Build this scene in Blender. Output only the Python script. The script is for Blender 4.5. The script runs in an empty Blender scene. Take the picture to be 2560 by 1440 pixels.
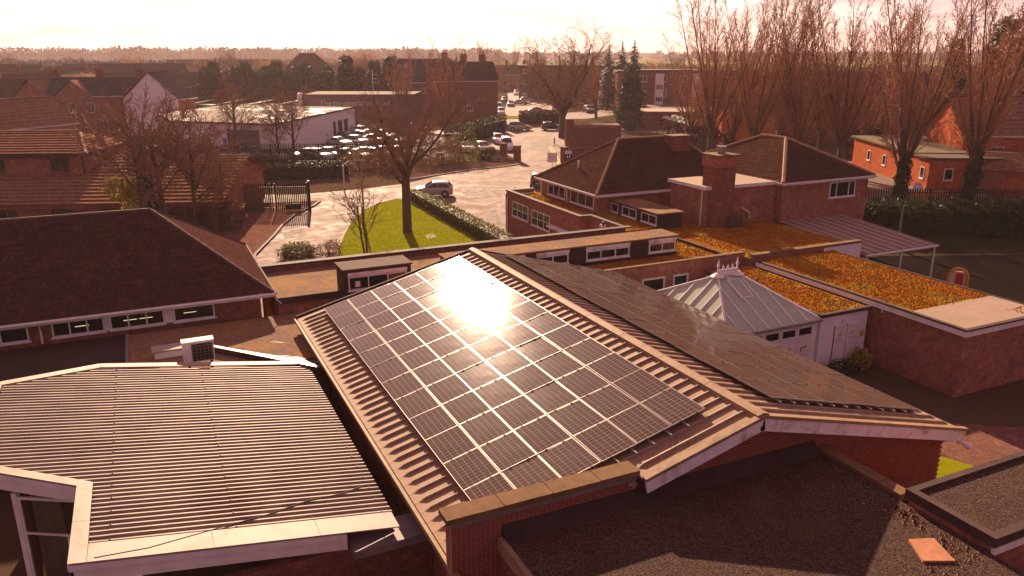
import bpy, math, random
import numpy as np
from mathutils import Vector, Matrix

# ------------------------------------------------------------------ camera, sky, sun, exposure
S = bpy.context.scene
COL = S.collection
YAW = math.radians(25.2)
PITCH = math.radians(16.807)
CAMH = 13.5
FPX, CX, CY = 1950.0, 1280.0, 720.0
cam_d = bpy.data.cameras.new('camera')
cam_d.sensor_width = 36.0
cam_d.lens = FPX / 2560.0 * 36.0
cam_d.clip_start = 0.1
cam_d.clip_end = 30000.0
cam = bpy.data.objects.new('camera', cam_d)
COL.objects.link(cam)
cam.location = (0, 0, CAMH)
cam.rotation_euler = (math.pi / 2 - PITCH, 0, -YAW)
S.camera = cam

SUN_AZ = math.radians(12.3)      # clockwise from +Y
SUN_EL = math.radians(22.2)
sun_dir = Vector((math.sin(SUN_AZ) * math.cos(SUN_EL), math.cos(SUN_AZ) * math.cos(SUN_EL), math.sin(SUN_EL)))
sun_d = bpy.data.lights.new('sun', 'SUN')
sun_d.energy = 5.0
sun_d.angle = math.radians(0.55)
sun_d.color = (1.0, 0.70, 0.46)
sun = bpy.data.objects.new('sun', sun_d)
COL.objects.link(sun)
sun.location = (40, 120, 60)
sun.rotation_euler = sun_dir.to_track_quat('Z', 'Y').to_euler()

W = bpy.data.worlds.new('World')
S.world = W
W.use_nodes = True
wn, wl = W.node_tree.nodes, W.node_tree.links
wn.clear()
sky = wn.new('ShaderNodeTexSky')
sky.sky_type = 'NISHITA'
sky.sun_disc = False
sky.sun_elevation = SUN_EL
sky.sun_rotation = SUN_AZ
sky.dust_density = 1.6
sky.air_density = 1.0
sky.ozone_density = 2.0
tint = wn.new('ShaderNodeMix'); tint.data_type = 'RGBA'; tint.blend_type = 'MULTIPLY'
tint.inputs[0].default_value = 1.0
tint.inputs[7].default_value = (1.20, 0.78, 0.84, 1)
wl.new(sky.outputs[0], tint.inputs[6])
# broken thin cloud: streaks in the direction of view, paler or greyer than the sky
tc = wn.new('ShaderNodeTexCoord')
sep = wn.new('ShaderNodeSeparateXYZ'); wl.new(tc.outputs['Generated'], sep.inputs[0])
den = wn.new('ShaderNodeMath'); den.operation = 'ADD'; den.inputs[1].default_value = 0.16
wl.new(sep.outputs[2], den.inputs[0])
dx = wn.new('ShaderNodeMath'); dx.operation = 'DIVIDE'; wl.new(sep.outputs[0], dx.inputs[0]); wl.new(den.outputs[0], dx.inputs[1])
dy = wn.new('ShaderNodeMath'); dy.operation = 'DIVIDE'; wl.new(sep.outputs[1], dy.inputs[0]); wl.new(den.outputs[0], dy.inputs[1])
cmb = wn.new('ShaderNodeCombineXYZ'); wl.new(dx.outputs[0], cmb.inputs[0]); wl.new(dy.outputs[0], cmb.inputs[1])
nz = wn.new('ShaderNodeTexNoise'); nz.inputs['Scale'].default_value = 1.7; nz.inputs['Detail'].default_value = 8.0
nz.inputs['Roughness'].default_value = 0.62
wl.new(cmb.outputs[0], nz.inputs['Vector'])
ramp = wn.new('ShaderNodeValToRGB')
ramp.color_ramp.elements[0].position = 0.44; ramp.color_ramp.elements[0].color = (0, 0, 0, 1)
ramp.color_ramp.elements[1].position = 0.62; ramp.color_ramp.elements[1].color = (1, 1, 1, 1)
wl.new(nz.outputs[0], ramp.inputs[0])
# thin back-lit cloud sheet: cream towards the sun, dim mauve away from it
dt = wn.new('ShaderNodeVectorMath'); dt.operation = 'DOT_PRODUCT'; dt.inputs[1].default_value = sun_dir
nrm_ = wn.new('ShaderNodeVectorMath'); nrm_.operation = 'NORMALIZE'; wl.new(tc.outputs['Generated'], nrm_.inputs[0]); wl.new(nrm_.outputs[0], dt.inputs[0])
mxd = wn.new('ShaderNodeMath'); mxd.operation = 'MAXIMUM'; mxd.inputs[1].default_value = 0.0; wl.new(dt.outputs['Value'], mxd.inputs[0])
pw = wn.new('ShaderNodeMath'); pw.operation = 'POWER'; pw.inputs[1].default_value = 3.2; wl.new(mxd.outputs[0], pw.inputs[0])
elv = wn.new('ShaderNodeMapRange'); elv.inputs[1].default_value = 0.0; elv.inputs[2].default_value = 0.45; elv.inputs[3].default_value = 1.0; elv.inputs[4].default_value = 0.14
elv.interpolation_type = 'SMOOTHSTEP'
sepn = wn.new('ShaderNodeSeparateXYZ'); wl.new(nrm_.outputs[0], sepn.inputs[0]); wl.new(sepn.outputs[2], elv.inputs[0])
pe = wn.new('ShaderNodeMath'); pe.operation = 'MULTIPLY'; wl.new(pw.outputs[0], pe.inputs[0]); wl.new(elv.outputs[0], pe.inputs[1])
cc = wn.new('ShaderNodeMix'); cc.data_type = 'RGBA'; wl.new(pe.outputs[0], cc.inputs[0])
cc.inputs[6].default_value = (4.4, 2.1, 2.65, 1); cc.inputs[7].default_value = (17.0, 15.8, 13.2, 1)
shade = wn.new('ShaderNodeMix'); shade.data_type = 'RGBA'; shade.blend_type = 'MULTIPLY'
shade.inputs[7].default_value = (0.66, 0.54, 0.56, 1)
wl.new(ramp.outputs[0], shade.inputs[0]); wl.new(cc.outputs[2], shade.inputs[6])
cl = wn.new('ShaderNodeMix'); cl.data_type = 'RGBA'; cl.inputs[0].default_value = 0.8
wl.new(tint.outputs[2], cl.inputs[6]); wl.new(shade.outputs[2], cl.inputs[7])
bg = wn.new('ShaderNodeBackground'); bg.inputs[1].default_value = 0.05
wl.new(cl.outputs[2], bg.inputs[0])
wo = wn.new('ShaderNodeOutputWorld'); wl.new(bg.outputs[0], wo.inputs[0])

S.view_settings.view_transform = 'Standard'
S.view_settings.look = 'None'
S.view_settings.gamma = 1.0
S.view_settings.exposure = 1.35
S.render.engine = 'CYCLES'
S.cycles.max_bounces = 6
S.cycles.transparent_max_bounces = 24

random.seed(7)
rng = np.random.default_rng(7)

# ------------------------------------------------------------------ survey helpers (photograph pixel -> point at a height)
_f = np.array([math.sin(YAW) * math.cos(PITCH), math.cos(YAW) * math.cos(PITCH), -math.sin(PITCH)])
_r = np.array([math.cos(YAW), -math.sin(YAW), 0.0])
_u = np.cross(_r, _f)
def ray(x, y):
    return _f * FPX + _r * (x - CX) - _u * (y - CY)
def at(x, y, z=0.0):
    d = ray(x, y); t = (z - CAMH) / d[2]
    return Vector((d[0] * t, d[1] * t, z))
def far(x, dist, z=0.0):            # a point at a horizontal distance in the bearing of column x
    d = ray(x, 131.0); h = math.hypot(d[0], d[1])
    return Vector((d[0] / h * dist, d[1] / h * dist, z))

# ------------------------------------------------------------------ mesh helpers
class MB:
    def __init__(s, o=(0, 0, 0)):
        s.v = []; s.f = []; s.m = []; s.o = Vector(o)
    def face(s, pts, m=0):
        i = len(s.v)
        for p in pts:
            s.v.append((p[0] - s.o[0], p[1] - s.o[1], p[2] - s.o[2]))
        s.f.append(tuple(range(i, i + len(pts)))); s.m.append(m)
    def box(s, x0, x1, y0, y1, z0, z1, m=0):
        p = [(x0, y0, z0), (x1, y0, z0), (x1, y1, z0), (x0, y1, z0), (x0, y0, z1), (x1, y0, z1), (x1, y1, z1), (x0, y1, z1)]
        for q in ((0, 3, 2, 1), (4, 5, 6, 7), (0, 1, 5, 4), (1, 2, 6, 5), (2, 3, 7, 6), (3, 0, 4, 7)):
            s.face([p[k] for k in q], m)
        return s
    def obox(s, P, u, n, a0, a1, b0, b1, c0, c1, w=(0, 0, 1), m=0):
        P, u, n, w = Vector(P), Vector(u), Vector(n), Vector(w)
        g = lambda a, b, c: P + u * a + w * b + n * c
        p = [g(a0, b0, c0), g(a1, b0, c0), g(a1, b0, c1), g(a0, b0, c1), g(a0, b1, c0), g(a1, b1, c0), g(a1, b1, c1), g(a0, b1, c1)]
        qs = ((0, 3, 2, 1), (4, 5, 6, 7), (0, 1, 5, 4), (1, 2, 6, 5), (2, 3, 7, 6), (3, 0, 4, 7))
        flip = u.cross(n).dot(w) < 0
        for q in qs:
            s.face([p[k] for k in (q[::-1] if flip else q)], m)
        return s
    def prism(s, pts, z0, z1, m=0, top=True, bottom=True):
        a = sum(pts[i][0] * pts[(i + 1) % len(pts)][1] - pts[(i + 1) % len(pts)][0] * pts[i][1] for i in range(len(pts)))
        if a < 0: pts = pts[::-1]
        n = len(pts)
        if bottom: s.face([(p[0], p[1], z0) for p in pts[::-1]], m)
        if top: s.face([(p[0], p[1], z1) for p in pts], m)
        for i in range(n):
            a, b = pts[i], pts[(i + 1) % n]
            s.face([(a[0], a[1], z0), (b[0], b[1], z0), (b[0], b[1], z1), (a[0], a[1], z1)], m)
        return s
    def sheet(s, pts, z, m=0):
        a = sum(pts[i][0] * pts[(i + 1) % len(pts)][1] - pts[(i + 1) % len(pts)][0] * pts[i][1] for i in range(len(pts)))
        if a < 0: pts = pts[::-1]
        s.face([(p[0], p[1], z) for p in pts], m); return s
    def beam(s, A, B, w, h, m=0):              # bar with a level-ish top from A to B (A, B at mid-bottom)
        A, B = Vector(A), Vector(B); u = (B - A); L = u.length
        if L < 1e-6: return s
        u /= L
        up = Vector((0, 0, 1)) if abs(u.z) < 0.95 else Vector((0, 1, 0))
        n = u.cross(up).normalized(); wv = n.cross(u)
        return s.obox(A, u, n, 0, L, 0, h, -w / 2, w / 2, wv, m)
    def tube(s, pts, rad, n=6, m=0, cap=True):
        pts = [Vector(p) for p in pts]
        if not hasattr(rad, '__len__'): rad = [rad] * len(pts)
        rings = []
        for i, p in enumerate(pts):
            t = (pts[min(i + 1, len(pts) - 1)] - pts[max(i - 1, 0)]).normalized()
            a = t.cross(Vector((0, 0, 1)) if abs(t.z) < 0.9 else Vector((1, 0, 0))).normalized(); b = t.cross(a)
            k0 = len(s.v)
            for k in range(n):
                q = p + (a * math.cos(2 * math.pi * k / n) + b * math.sin(2 * math.pi * k / n)) * rad[i]
                s.v.append((q[0] - s.o[0], q[1] - s.o[1], q[2] - s.o[2]))
            rings.append(k0)
        for i in range(len(pts) - 1):
            for k in range(n):
                s.f.append((rings[i] + k, rings[i + 1] + k, rings[i + 1] + (k + 1) % n, rings[i] + (k + 1) % n)); s.m.append(m)
        if cap:
            s.f.append(tuple(rings[0] + k for k in range(n))); s.m.append(m)
            s.f.append(tuple(rings[-1] + k for k in range(n))[::-1]); s.m.append(m)
        return s
    def mesh(s, name, mats, smooth=False):
        me = bpy.data.meshes.new(name)
        me.from_pydata(s.v, [], s.f)
        for m in (mats if isinstance(mats, (list, tuple)) else [mats]): me.materials.append(m)
        if any(s.m): me.polygons.foreach_set('material_index', s.m)
        nv = len(me.loops)
        co = np.empty(len(me.vertices) * 3); me.vertices.foreach_get('co', co); co = co.reshape(-1, 3)
        li = np.empty(nv, int); me.loops.foreach_get('vertex_index', li)
        no = np.empty(len(me.polygons) * 3); me.polygons.foreach_get('normal', no); no = no.reshape(-1, 3)
        lt = np.empty(len(me.polygons), int); me.polygons.foreach_get('loop_total', lt)
        nn = np.repeat(no, lt, axis=0)
        ux = np.stack([-nn[:, 1], nn[:, 0], np.zeros(nv)], 1)          # z cross n
        fl = np.hypot(ux[:, 0], ux[:, 1]) < 0.02
        ux[fl] = (1, 0, 0); ux /= np.linalg.norm(ux, axis=1)[:, None]
        vy = np.cross(nn, ux)
        c = co[li]
        uv = np.stack([(c * ux).sum(1), (c * vy).sum(1)], 1)
        lay = me.uv_layers.new(name='UVMap'); lay.data.foreach_set('uv', uv.astype(np.float32).ravel())
        if smooth: me.polygons.foreach_set('use_smooth', [True] * len(me.polygons))
        me.update()
        return me
    def build(s, name, mats, parent=None, smooth=False, loc=(0, 0, 0)):
        return link(name, s.mesh(name, mats, smooth), parent, loc)

def link(name, me, parent=None, loc=(0, 0, 0), rot=(0, 0, 0), scale=None):
    o = bpy.data.objects.new(name, me); COL.objects.link(o)
    o.location = loc; o.rotation_euler = rot
    if scale is not None: o.scale = scale if hasattr(scale, '__len__') else (scale,) * 3
    if parent is not None: o.parent = parent
    return o
def tag(o, label, cat, group=None):
    o['label'] = label; o['category'] = cat
    if group: o['group'] = group
    return o
def thing(name, label, cat, loc=(0, 0, 0), rz=0.0, group=None):
    e = bpy.data.objects.new(name, None); COL.objects.link(e)
    e.empty_display_size = 0.3; e.location = loc; e.rotation_euler = (0, 0, rz)
    return tag(e, label, cat, group)
def struct(name, mb, mat):
    o = mb.build(name, mat); o['kind'] = 'structure'; return o
def copy_tree(o, parent=None):
    c = o.copy(); COL.objects.link(c); c.parent = parent
    for ch in o.children: copy_tree(ch, c)
    return c
ORD = ['first', 'second', 'third', 'fourth', 'fifth', 'sixth', 'seventh', 'eighth', 'ninth', 'tenth', 'eleventh', 'twelfth', 'thirteenth', 'fourteenth', 'fifteenth', 'sixteenth', 'seventeenth', 'eighteenth']

# ------------------------------------------------------------------ materials
def newmat(name):
    m = bpy.data.materials.new(name); m.use_nodes = True
    nt = m.node_tree; b = nt.nodes['Principled BSDF']
    return m, nt.nodes, nt.links, b
def mixc(N, L, fac, a, b, bt='MIX'):
    x = N.new('ShaderNodeMix'); x.data_type = 'RGBA'; x.blend_type = bt
    for k, v in ((0, fac), (6, a), (7, b)):
        if hasattr(v, 'is_output') or hasattr(v, 'links'): L.new(v, x.inputs[k])
        elif k == 0: x.inputs[0].default_value = v
        else: x.inputs[k].default_value = (*v[:3], 1)
    return x.outputs[2]
def noise(N, L, scale, detail=4, rough=0.6, vec=None, dist=0.0):
    t = N.new('ShaderNodeTexNoise'); t.inputs['Scale'].default_value = scale; t.inputs['Detail'].default_value = detail
    t.inputs['Roughness'].default_value = rough; t.inputs['Distortion'].default_value = dist
    if vec is None:
        c = N.new('ShaderNodeTexCoord'); vec = c.outputs['Object']
    L.new(vec, t.inputs['Vector'])
    return t.outputs[0]
def stretch(N, L, fac, lo, hi):
    r = N.new('ShaderNodeMapRange'); r.inputs[1].default_value = lo; r.inputs[2].default_value = hi
    L.new(fac, r.inputs[0]); return r.outputs[0]
def bump(N, L, b, h, strength, dist=0.02):
    n = N.new('ShaderNodeBump'); n.inputs['Strength'].default_value = strength; n.inputs['Distance'].default_value = dist
    L.new(h, n.inputs['Height']); L.new(n.outputs[0], b.inputs['Normal'])
def basic(name, c1, c2=None, scale=3.0, rough=0.7, bmp=0.0, bscale=40.0, metal=0.0, fine=0.0, spec=0.2, bdist=0.02, dirt=None):
    m, N, L, b = newmat(name)
    b.inputs['Roughness'].default_value = rough; b.inputs['Metallic'].default_value = metal
    b.inputs['Specular IOR Level'].default_value = spec
    c2 = c2 or tuple(x * 0.75 for x in c1)
    f = stretch(N, L, noise(N, L, scale, 6, 0.65), 0.32, 0.68)
    col = mixc(N, L, f, c1, c2)
    if fine > 0:
        f2 = stretch(N, L, noise(N, L, bscale, 3, 0.7), 0.3, 0.7)
        col = mixc(N, L, f2, col, tuple(x * (1 - fine) for x in c1), 'MIX')
    if dirt:
        f3 = stretch(N, L, noise(N, L, scale * 0.37, 8, 0.7, dist=0.6), 0.5, 0.68)
        col = mixc(N, L, f3, col, dirt)
    L.new(col, b.inputs['Base Color'])
    if bmp > 0: bump(N, L, b, noise(N, L, bscale, 4, 0.7), bmp, bdist)
    return m
def brickmat(name, c1, c2, mortar, bw=0.225, rh=0.075, ms=0.008, offs=0.5, bmp=0.5, rough=0.85, stain=(0.1, 0.05, 0.04)):
    m, N, L, b = newmat(name)
    c = N.new('ShaderNodeTexCoord')
    t = N.new('ShaderNodeTexBrick'); t.offset = offs
    t.inputs['Scale'].default_value = 1.0; t.inputs['Brick Width'].default_value = bw; t.inputs['Row Height'].default_value = rh
    t.inputs['Mortar Size'].default_value = ms; t.inputs['Mortar Smooth'].default_value = 0.2; t.inputs['Bias'].default_value = -0.1
    t.inputs['Color1'].default_value = (*c1, 1); t.inputs['Color2'].default_value = (*c2, 1); t.inputs['Mortar'].default_value = (*mortar, 1)
    L.new(c.outputs['UV'], t.inputs['Vector'])
    f = stretch(N, L, noise(N, L, 0.9, 8, 0.7), 0.45, 0.75)
    col = mixc(N, L, f, t.outputs[0], stain, 'MIX')
    f2 = stretch(N, L, noise(N, L, 5.0, 6, 0.8), 0.42, 0.62)
    col = mixc(N, L, f2, col, tuple(x * 0.4 for x in c1), 'MIX')
    f4 = stretch(N, L, noise(N, L, 2.3, 6, 0.8), 0.5, 0.7)
    col = mixc(N, L, f4, col, tuple(min(1, x * 1.35) for x in c1), 'MIX')
    x = N.new('ShaderNodeMix'); x.data_type = 'RGBA'; x.inputs[0].default_value = 0.68
    L.new(t.outputs[0], x.inputs[6]); L.new(col, x.inputs[7])
    L.new(x.outputs[2], b.inputs['Base Color']); b.inputs['Roughness'].default_value = rough; b.inputs['Specular IOR Level'].default_value = 0.0
    inv = N.new('ShaderNodeMath'); inv.operation = 'SUBTRACT'; inv.inputs[0].default_value = 1.0; L.new(t.outputs[1], inv.inputs[1])
    bump(N, L, b, inv.outputs[0], bmp, 0.012)
    return m
def speckle(name, cols, scale, rough=0.85, bmp=0.6, big=0.5, patch=None, pscale=0.5, plo=0.5, phi=0.65, spec=0.05, bare=None):
    """loose stones or moss: voronoi grains in several colours, larger drifts of a second tone"""
    m, N, L, b = newmat(name)
    c = N.new('ShaderNodeTexCoord')
    v = N.new('ShaderNodeTexVoronoi'); v.inputs['Scale'].default_value = scale; L.new(c.outputs['Object'], v.inputs['Vector'])
    sp = N.new('ShaderNodeSeparateColor'); L.new(v.outputs['Color'], sp.inputs[0])
    r = N.new('ShaderNodeValToRGB'); L.new(sp.outputs[0], r.inputs[0])
    e = r.color_ramp.elements
    e[0].color = (*cols[0], 1); e[1].color = (*cols[-1], 1)
    for k, cc in enumerate(cols[1:-1]):
        q = e.new((k + 1) / (len(cols) - 1)); q.color = (*cc, 1)
    f = stretch(N, L, noise(N, L, big, 6, 0.65), 0.3, 0.7)
    col = mixc(N, L, f, r.outputs[0], tuple(x * 0.6 for x in cols[len(cols) // 2]))
    col2 = mixc(N, L, 0.5, r.outputs[0], col)
    if patch:
        f2 = stretch(N, L, noise(N, L, pscale, 8, 0.7, dist=0.4), plo, phi)
        col2 = mixc(N, L, f2, col2, patch)
    if bare:
        f5 = stretch(N, L, noise(N, L, 1.1, 9, 0.78, dist=0.7), 0.52, 0.62)
        col2 = mixc(N, L, f5, col2, bare)
    L.new(col2, b.inputs['Base Color']); b.inputs['Roughness'].default_value = rough
    b.inputs['Specular IOR Level'].default_value = spec
    bump(N, L, b, v.outputs['Distance'], bmp, 0.03)
    return m
M = {}
M['brick'] = brickmat('red_brick', (0.41, 0.155, 0.105), (0.28, 0.10, 0.07), (0.34, 0.23, 0.18))
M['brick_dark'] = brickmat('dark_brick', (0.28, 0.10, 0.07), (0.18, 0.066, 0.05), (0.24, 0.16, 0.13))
M['brick_sunlit'] = brickmat('sunlit_brick', (0.58, 0.15, 0.065), (0.46, 0.115, 0.055), (0.4, 0.2, 0.13))  # brick with the orange of low sunlight put into its colour
M['brick_piece'] = basic('brick_piece', (0.30, 0.075, 0.048), (0.17, 0.048, 0.036), 5.0, 0.85, 0.4, 60)
M['mortar'] = basic('mortar', (0.50, 0.33, 0.27), (0.38, 0.25, 0.2), 6.0, 0.9)
M['white'] = basic('white_paint', (0.78, 0.74, 0.72), (0.62, 0.57, 0.55), 2.0, 0.45)
M['white_old'] = basic('peeling_white_paint', (0.82, 0.78, 0.78), (0.7, 0.66, 0.66), 3.0, 0.6, 0.3, 30, dirt=(0.3, 0.22, 0.18))
M['white_wall'] = basic('white_wall', (0.80, 0.77, 0.80), (0.70, 0.67, 0.70), 1.2, 0.7, 0.3, 25)
M['upvc'] = basic('white_plastic', (0.8, 0.77, 0.77), (0.7, 0.67, 0.67), 2.0, 0.3)
M['felt'] = basic('roof_felt', (0.17, 0.11, 0.082), (0.085, 0.058, 0.046), 2.2, 0.95, 0.6, 14, fine=0.5)
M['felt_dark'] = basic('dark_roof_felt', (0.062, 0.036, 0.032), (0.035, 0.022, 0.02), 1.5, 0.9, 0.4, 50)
M['felt_tan'] = basic('tan_roof_felt', (0.40, 0.29, 0.21), (0.28, 0.20, 0.15), 0.9, 0.85, 0.3, 60, fine=0.25)
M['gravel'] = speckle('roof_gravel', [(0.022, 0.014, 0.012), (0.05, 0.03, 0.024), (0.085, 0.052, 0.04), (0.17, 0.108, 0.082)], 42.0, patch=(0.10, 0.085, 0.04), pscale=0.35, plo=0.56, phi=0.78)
def mossy_gravel(name):
    m, N, L, b = newmat(name)
    g1 = stretch(N, L, noise(N, L, 9.0, 6, 0.8), 0.35, 0.65); g2 = stretch(N, L, noise(N, L, 0.8, 8, 0.75, dist=0.5), 0.36, 0.64)
    col = mixc(N, L, g1, (0.09, 0.052, 0.036), (0.34, 0.21, 0.145))
    col = mixc(N, L, g2, col, (0.17, 0.105, 0.07))
    f = stretch(N, L, noise(N, L, 0.55, 10, 0.75, dist=0.8), 0.45, 0.58); f2 = stretch(N, L, noise(N, L, 6.0, 5, 0.8), 0.42, 0.6)
    mu = N.new('ShaderNodeMath'); mu.operation = 'MULTIPLY'; L.new(f, mu.inputs[0]); L.new(f2, mu.inputs[1])
    col = mixc(N, L, mu.outputs[0], col, (0.38, 0.19, 0.025))
    L.new(col, b.inputs['Base Color']); b.inputs['Roughness'].default_value = 1.0; b.inputs['Specular IOR Level'].default_value = 0.1
    bump(N, L, b, noise(N, L, 22, 4, 0.8), 0.7, 0.03)
    return m
M['gravel_moss'] = mossy_gravel('mossy_gravel')
M['moss'] = speckle('orange_moss', [(0.08, 0.035, 0.012), (0.29, 0.105, 0.012), (0.38, 0.145, 0.014), (0.20, 0.11, 0.02)], 14.0, bmp=0.8, patch=(0.38, 0.27, 0.025), pscale=0.5, plo=0.5, phi=0.7, rough=1.0, spec=0.0, bare=(0.10, 0.06, 0.04))
M['moss_clump'] = speckle('moss_clump', [(0.11, 0.042, 0.01), (0.34, 0.115, 0.012), (0.42, 0.155, 0.013), (0.24, 0.135, 0.02)], 6.0, bmp=0.5, patch=(0.42, 0.31, 0.025), pscale=0.5, plo=0.52, phi=0.7, rough=1.0, spec=0.0, bare=(0.15, 0.075, 0.03))
M['coping'] = basic('concrete_coping', (0.27, 0.15, 0.07), (0.14, 0.085, 0.045), 5.0, 0.95, 0.6, 26, fine=0.45, dirt=(0.09, 0.06, 0.035))
M['coping_dark'] = basic('dark_coping', (0.085, 0.048, 0.04), (0.05, 0.03, 0.026), 2.5, 0.8, 0.4, 30)
M['lead'] = basic('lead_flashing', (0.22, 0.175, 0.165), (0.15, 0.12, 0.12), 2.0, 0.6, 0.2, 12, spec=0.25)
M['sheet'] = basic('weathered_roof_sheet', (0.40, 0.26, 0.155), (0.22, 0.135, 0.08), 3.6, 0.7, 0.4, 9, fine=0.3, dirt=(0.17, 0.105, 0.06))
M['batten'] = basic('roof_batten', (0.30, 0.21, 0.15), (0.2, 0.14, 0.1), 3.0, 0.55, 0.3, 20)
M['metal'] = basic('galvanised_sheet', (0.29, 0.228, 0.192), (0.185, 0.14, 0.118), 0.9, 0.6, 0.1, 10, metal=0.1, dirt=(0.15, 0.095, 0.075))
M['flash'] = basic('pale_flashing', (0.42, 0.34, 0.28), (0.33, 0.26, 0.21), 1.6, 0.6, 0.2, 8, fine=0.15, dirt=(0.24, 0.155, 0.10))
M['tile_dark'] = brickmat('dark_roof_tile', (0.092, 0.042, 0.038), (0.064, 0.030, 0.028), (0.034, 0.017, 0.016), bw=0.25, rh=0.32, ms=0.012, rough=0.85, stain=(0.06, 0.03, 0.024))
M['tile_brown'] = brickmat('brown_roof_tile', (0.098, 0.043, 0.031), (0.062, 0.029, 0.023), (0.022, 0.011, 0.01), bw=0.25, rh=0.3, ms=0.016, rough=0.75, stain=(0.11, 0.08, 0.05))
M['tile_red'] = brickmat('red_roof_tile', (0.32, 0.17, 0.11), (0.24, 0.125, 0.085), (0.10, 0.055, 0.04), bw=0.25, rh=0.3, ms=0.016, rough=0.75, stain=(0.15, 0.09, 0.055))
M['slate'] = brickmat('slate', (0.085, 0.07, 0.08), (0.06, 0.05, 0.06), (0.03, 0.026, 0.03), bw=0.3, rh=0.25, ms=0.01, rough=0.7, stain=(0.07, 0.06, 0.06))
M['ridge'] = basic('ridge_tile', (0.34, 0.19, 0.11), (0.25, 0.14, 0.09), 3.0, 0.85, 0.3, 30)
M['ridge_dark'] = basic('dark_ridge_tile', (0.14, 0.075, 0.055), (0.1, 0.055, 0.04), 3.0, 0.85)
M['black'] = basic('black_metal', (0.022, 0.02, 0.022), (0.015, 0.014, 0.015), 3.0, 0.5)
M['steel'] = basic('grey_steel', (0.32, 0.30, 0.30), (0.24, 0.22, 0.22), 3.0, 0.4, metal=0.5)
M['alu'] = basic('aluminium', (0.36, 0.31, 0.28), (0.29, 0.25, 0.23), 3.0, 0.35, metal=0.4)
M['bark'] = basic('bark', (0.14, 0.09, 0.065), (0.075, 0.05, 0.04), 6.0, 0.9, 0.6, 20)
M['twig'] = basic('twig', (0.32, 0.185, 0.125), (0.22, 0.13, 0.09), 1.0, 0.85)
M['twig_red'] = basic('reddish_twig', (0.46, 0.215, 0.115), (0.32, 0.15, 0.09), 0.6, 0.85)
M['wood'] = basic('weathered_wood', (0.2, 0.13, 0.09), (0.13, 0.085, 0.06), 4.0, 0.85)
M['concrete'] = basic('concrete', (0.36, 0.31, 0.27), (0.27, 0.23, 0.2), 2.0, 0.85, 0.3, 30)
M['rubber'] = basic('tyre_rubber', (0.02, 0.02, 0.02), None, 5.0, 0.7)
M['rim'] = basic('wheel_rim', (0.5, 0.48, 0.47), None, 5.0, 0.3, metal=0.8)
M['orange'] = basic('orange_plastic', (0.8, 0.33, 0.02), None, 3.0, 0.4)
M['red'] = basic('red_plastic', (0.6, 0.03, 0.02), None, 3.0, 0.4)
M['yellow'] = basic('yellow_paint', (0.75, 0.5, 0.05), None, 3.0, 0.6)
M['blue'] = basic('blue_paint', (0.12, 0.2, 0.55), None, 3.0, 0.5)
M['curtain'] = basic('curtain_cloth', (0.42, 0.36, 0.26), (0.33, 0.28, 0.2), 3.0, 0.9)
M['terracotta'] = basic('terracotta_slab', (0.48, 0.22, 0.12), (0.36, 0.16, 0.09), 4.0, 0.85, 0.3, 30)

def leafmat(name, c1, c2, scale=0.7):
    m, N, L, b = newmat(name)
    f = stretch(N, L, noise(N, L, scale, 5, 0.7), 0.3, 0.7)
    L.new(mixc(N, L, f, c1, c2), b.inputs['Base Color'])
    b.inputs['Roughness'].default_value = 0.6; b.inputs['Specular IOR Level'].default_value = 0.3
    tr = N.new('ShaderNodeBsdfTranslucent'); tr.inputs[0].default_value = (*[min(1, x * 1.5) for x in c1], 1)
    mx = N.new('ShaderNodeMixShader'); mx.inputs[0].default_value = 0.25
    L.new(b.outputs[0], mx.inputs[1]); L.new(tr.outputs[0], mx.inputs[2])
    L.new(mx.outputs[0], N['Material Output'].inputs[0])
    return m
M['leaf_dark'] = leafmat('dark_evergreen_leaf', (0.035, 0.045, 0.018), (0.06, 0.06, 0.022))
M['leaf_olive'] = leafmat('olive_leaf', (0.11, 0.10, 0.03), (0.2, 0.16, 0.04))
M['leaf_yellow'] = leafmat('yellow_green_leaf', (0.26, 0.22, 0.04), (0.34, 0.24, 0.05))
M['leaf_brown'] = leafmat('brown_leaf', (0.155, 0.078, 0.042), (0.10, 0.055, 0.034))
M['wood_far'] = basic('far_winter_wood', (0.085, 0.046, 0.036), (0.055, 0.033, 0.028), 0.05, 1.0, spec=0.0)
M['leaf_bud'] = leafmat('reddish_bud', (0.30, 0.12, 0.06), (0.22, 0.09, 0.05))
M['leaf_green'] = leafmat('green_leaf', (0.08, 0.12, 0.025), (0.12, 0.15, 0.03))

def glassmat(name, base=(0.012, 0.012, 0.014), rough=0.04, alpha=1.0):
    m, N, L, b = newmat(name)
    b.inputs['Base Color'].default_value = (*base, 1); b.inputs['Roughness'].default_value = rough
    b.inputs['Specular IOR Level'].default_value = 0.6
    if alpha < 1: b.inputs['Alpha'].default_value = alpha
    return m
M['glass'] = glassmat('window_glass')
M['glass_clear'] = glassmat('clear_glass', (0.01, 0.01, 0.01), 0.02, 0.28)
M['glass_frost'] = basic('opal_polycarbonate', (0.72, 0.74, 0.66), (0.64, 0.66, 0.58), 1.5, 0.35)
_n = M['glass_frost'].node_tree; _t = _n.nodes.new('ShaderNodeBsdfTranslucent'); _t.inputs[0].default_value = (0.66, 0.78, 0.58, 1); _m = _n.nodes.new('ShaderNodeMixShader'); _m.inputs[0].default_value = 0.5
_n.links.new(_n.nodes['Principled BSDF'].outputs[0], _m.inputs[1]); _n.links.new(_t.outputs[0], _m.inputs[2]); _n.links.new(_m.outputs[0], _n.nodes['Material Output'].inputs[0])
M['glass_tint'] = glassmat('car_glass', (0.02, 0.02, 0.022), 0.03)
M['lampglow'] = newmat('strip_lamp')[0]
_b = M['lampglow'].node_tree.nodes['Principled BSDF']
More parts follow.
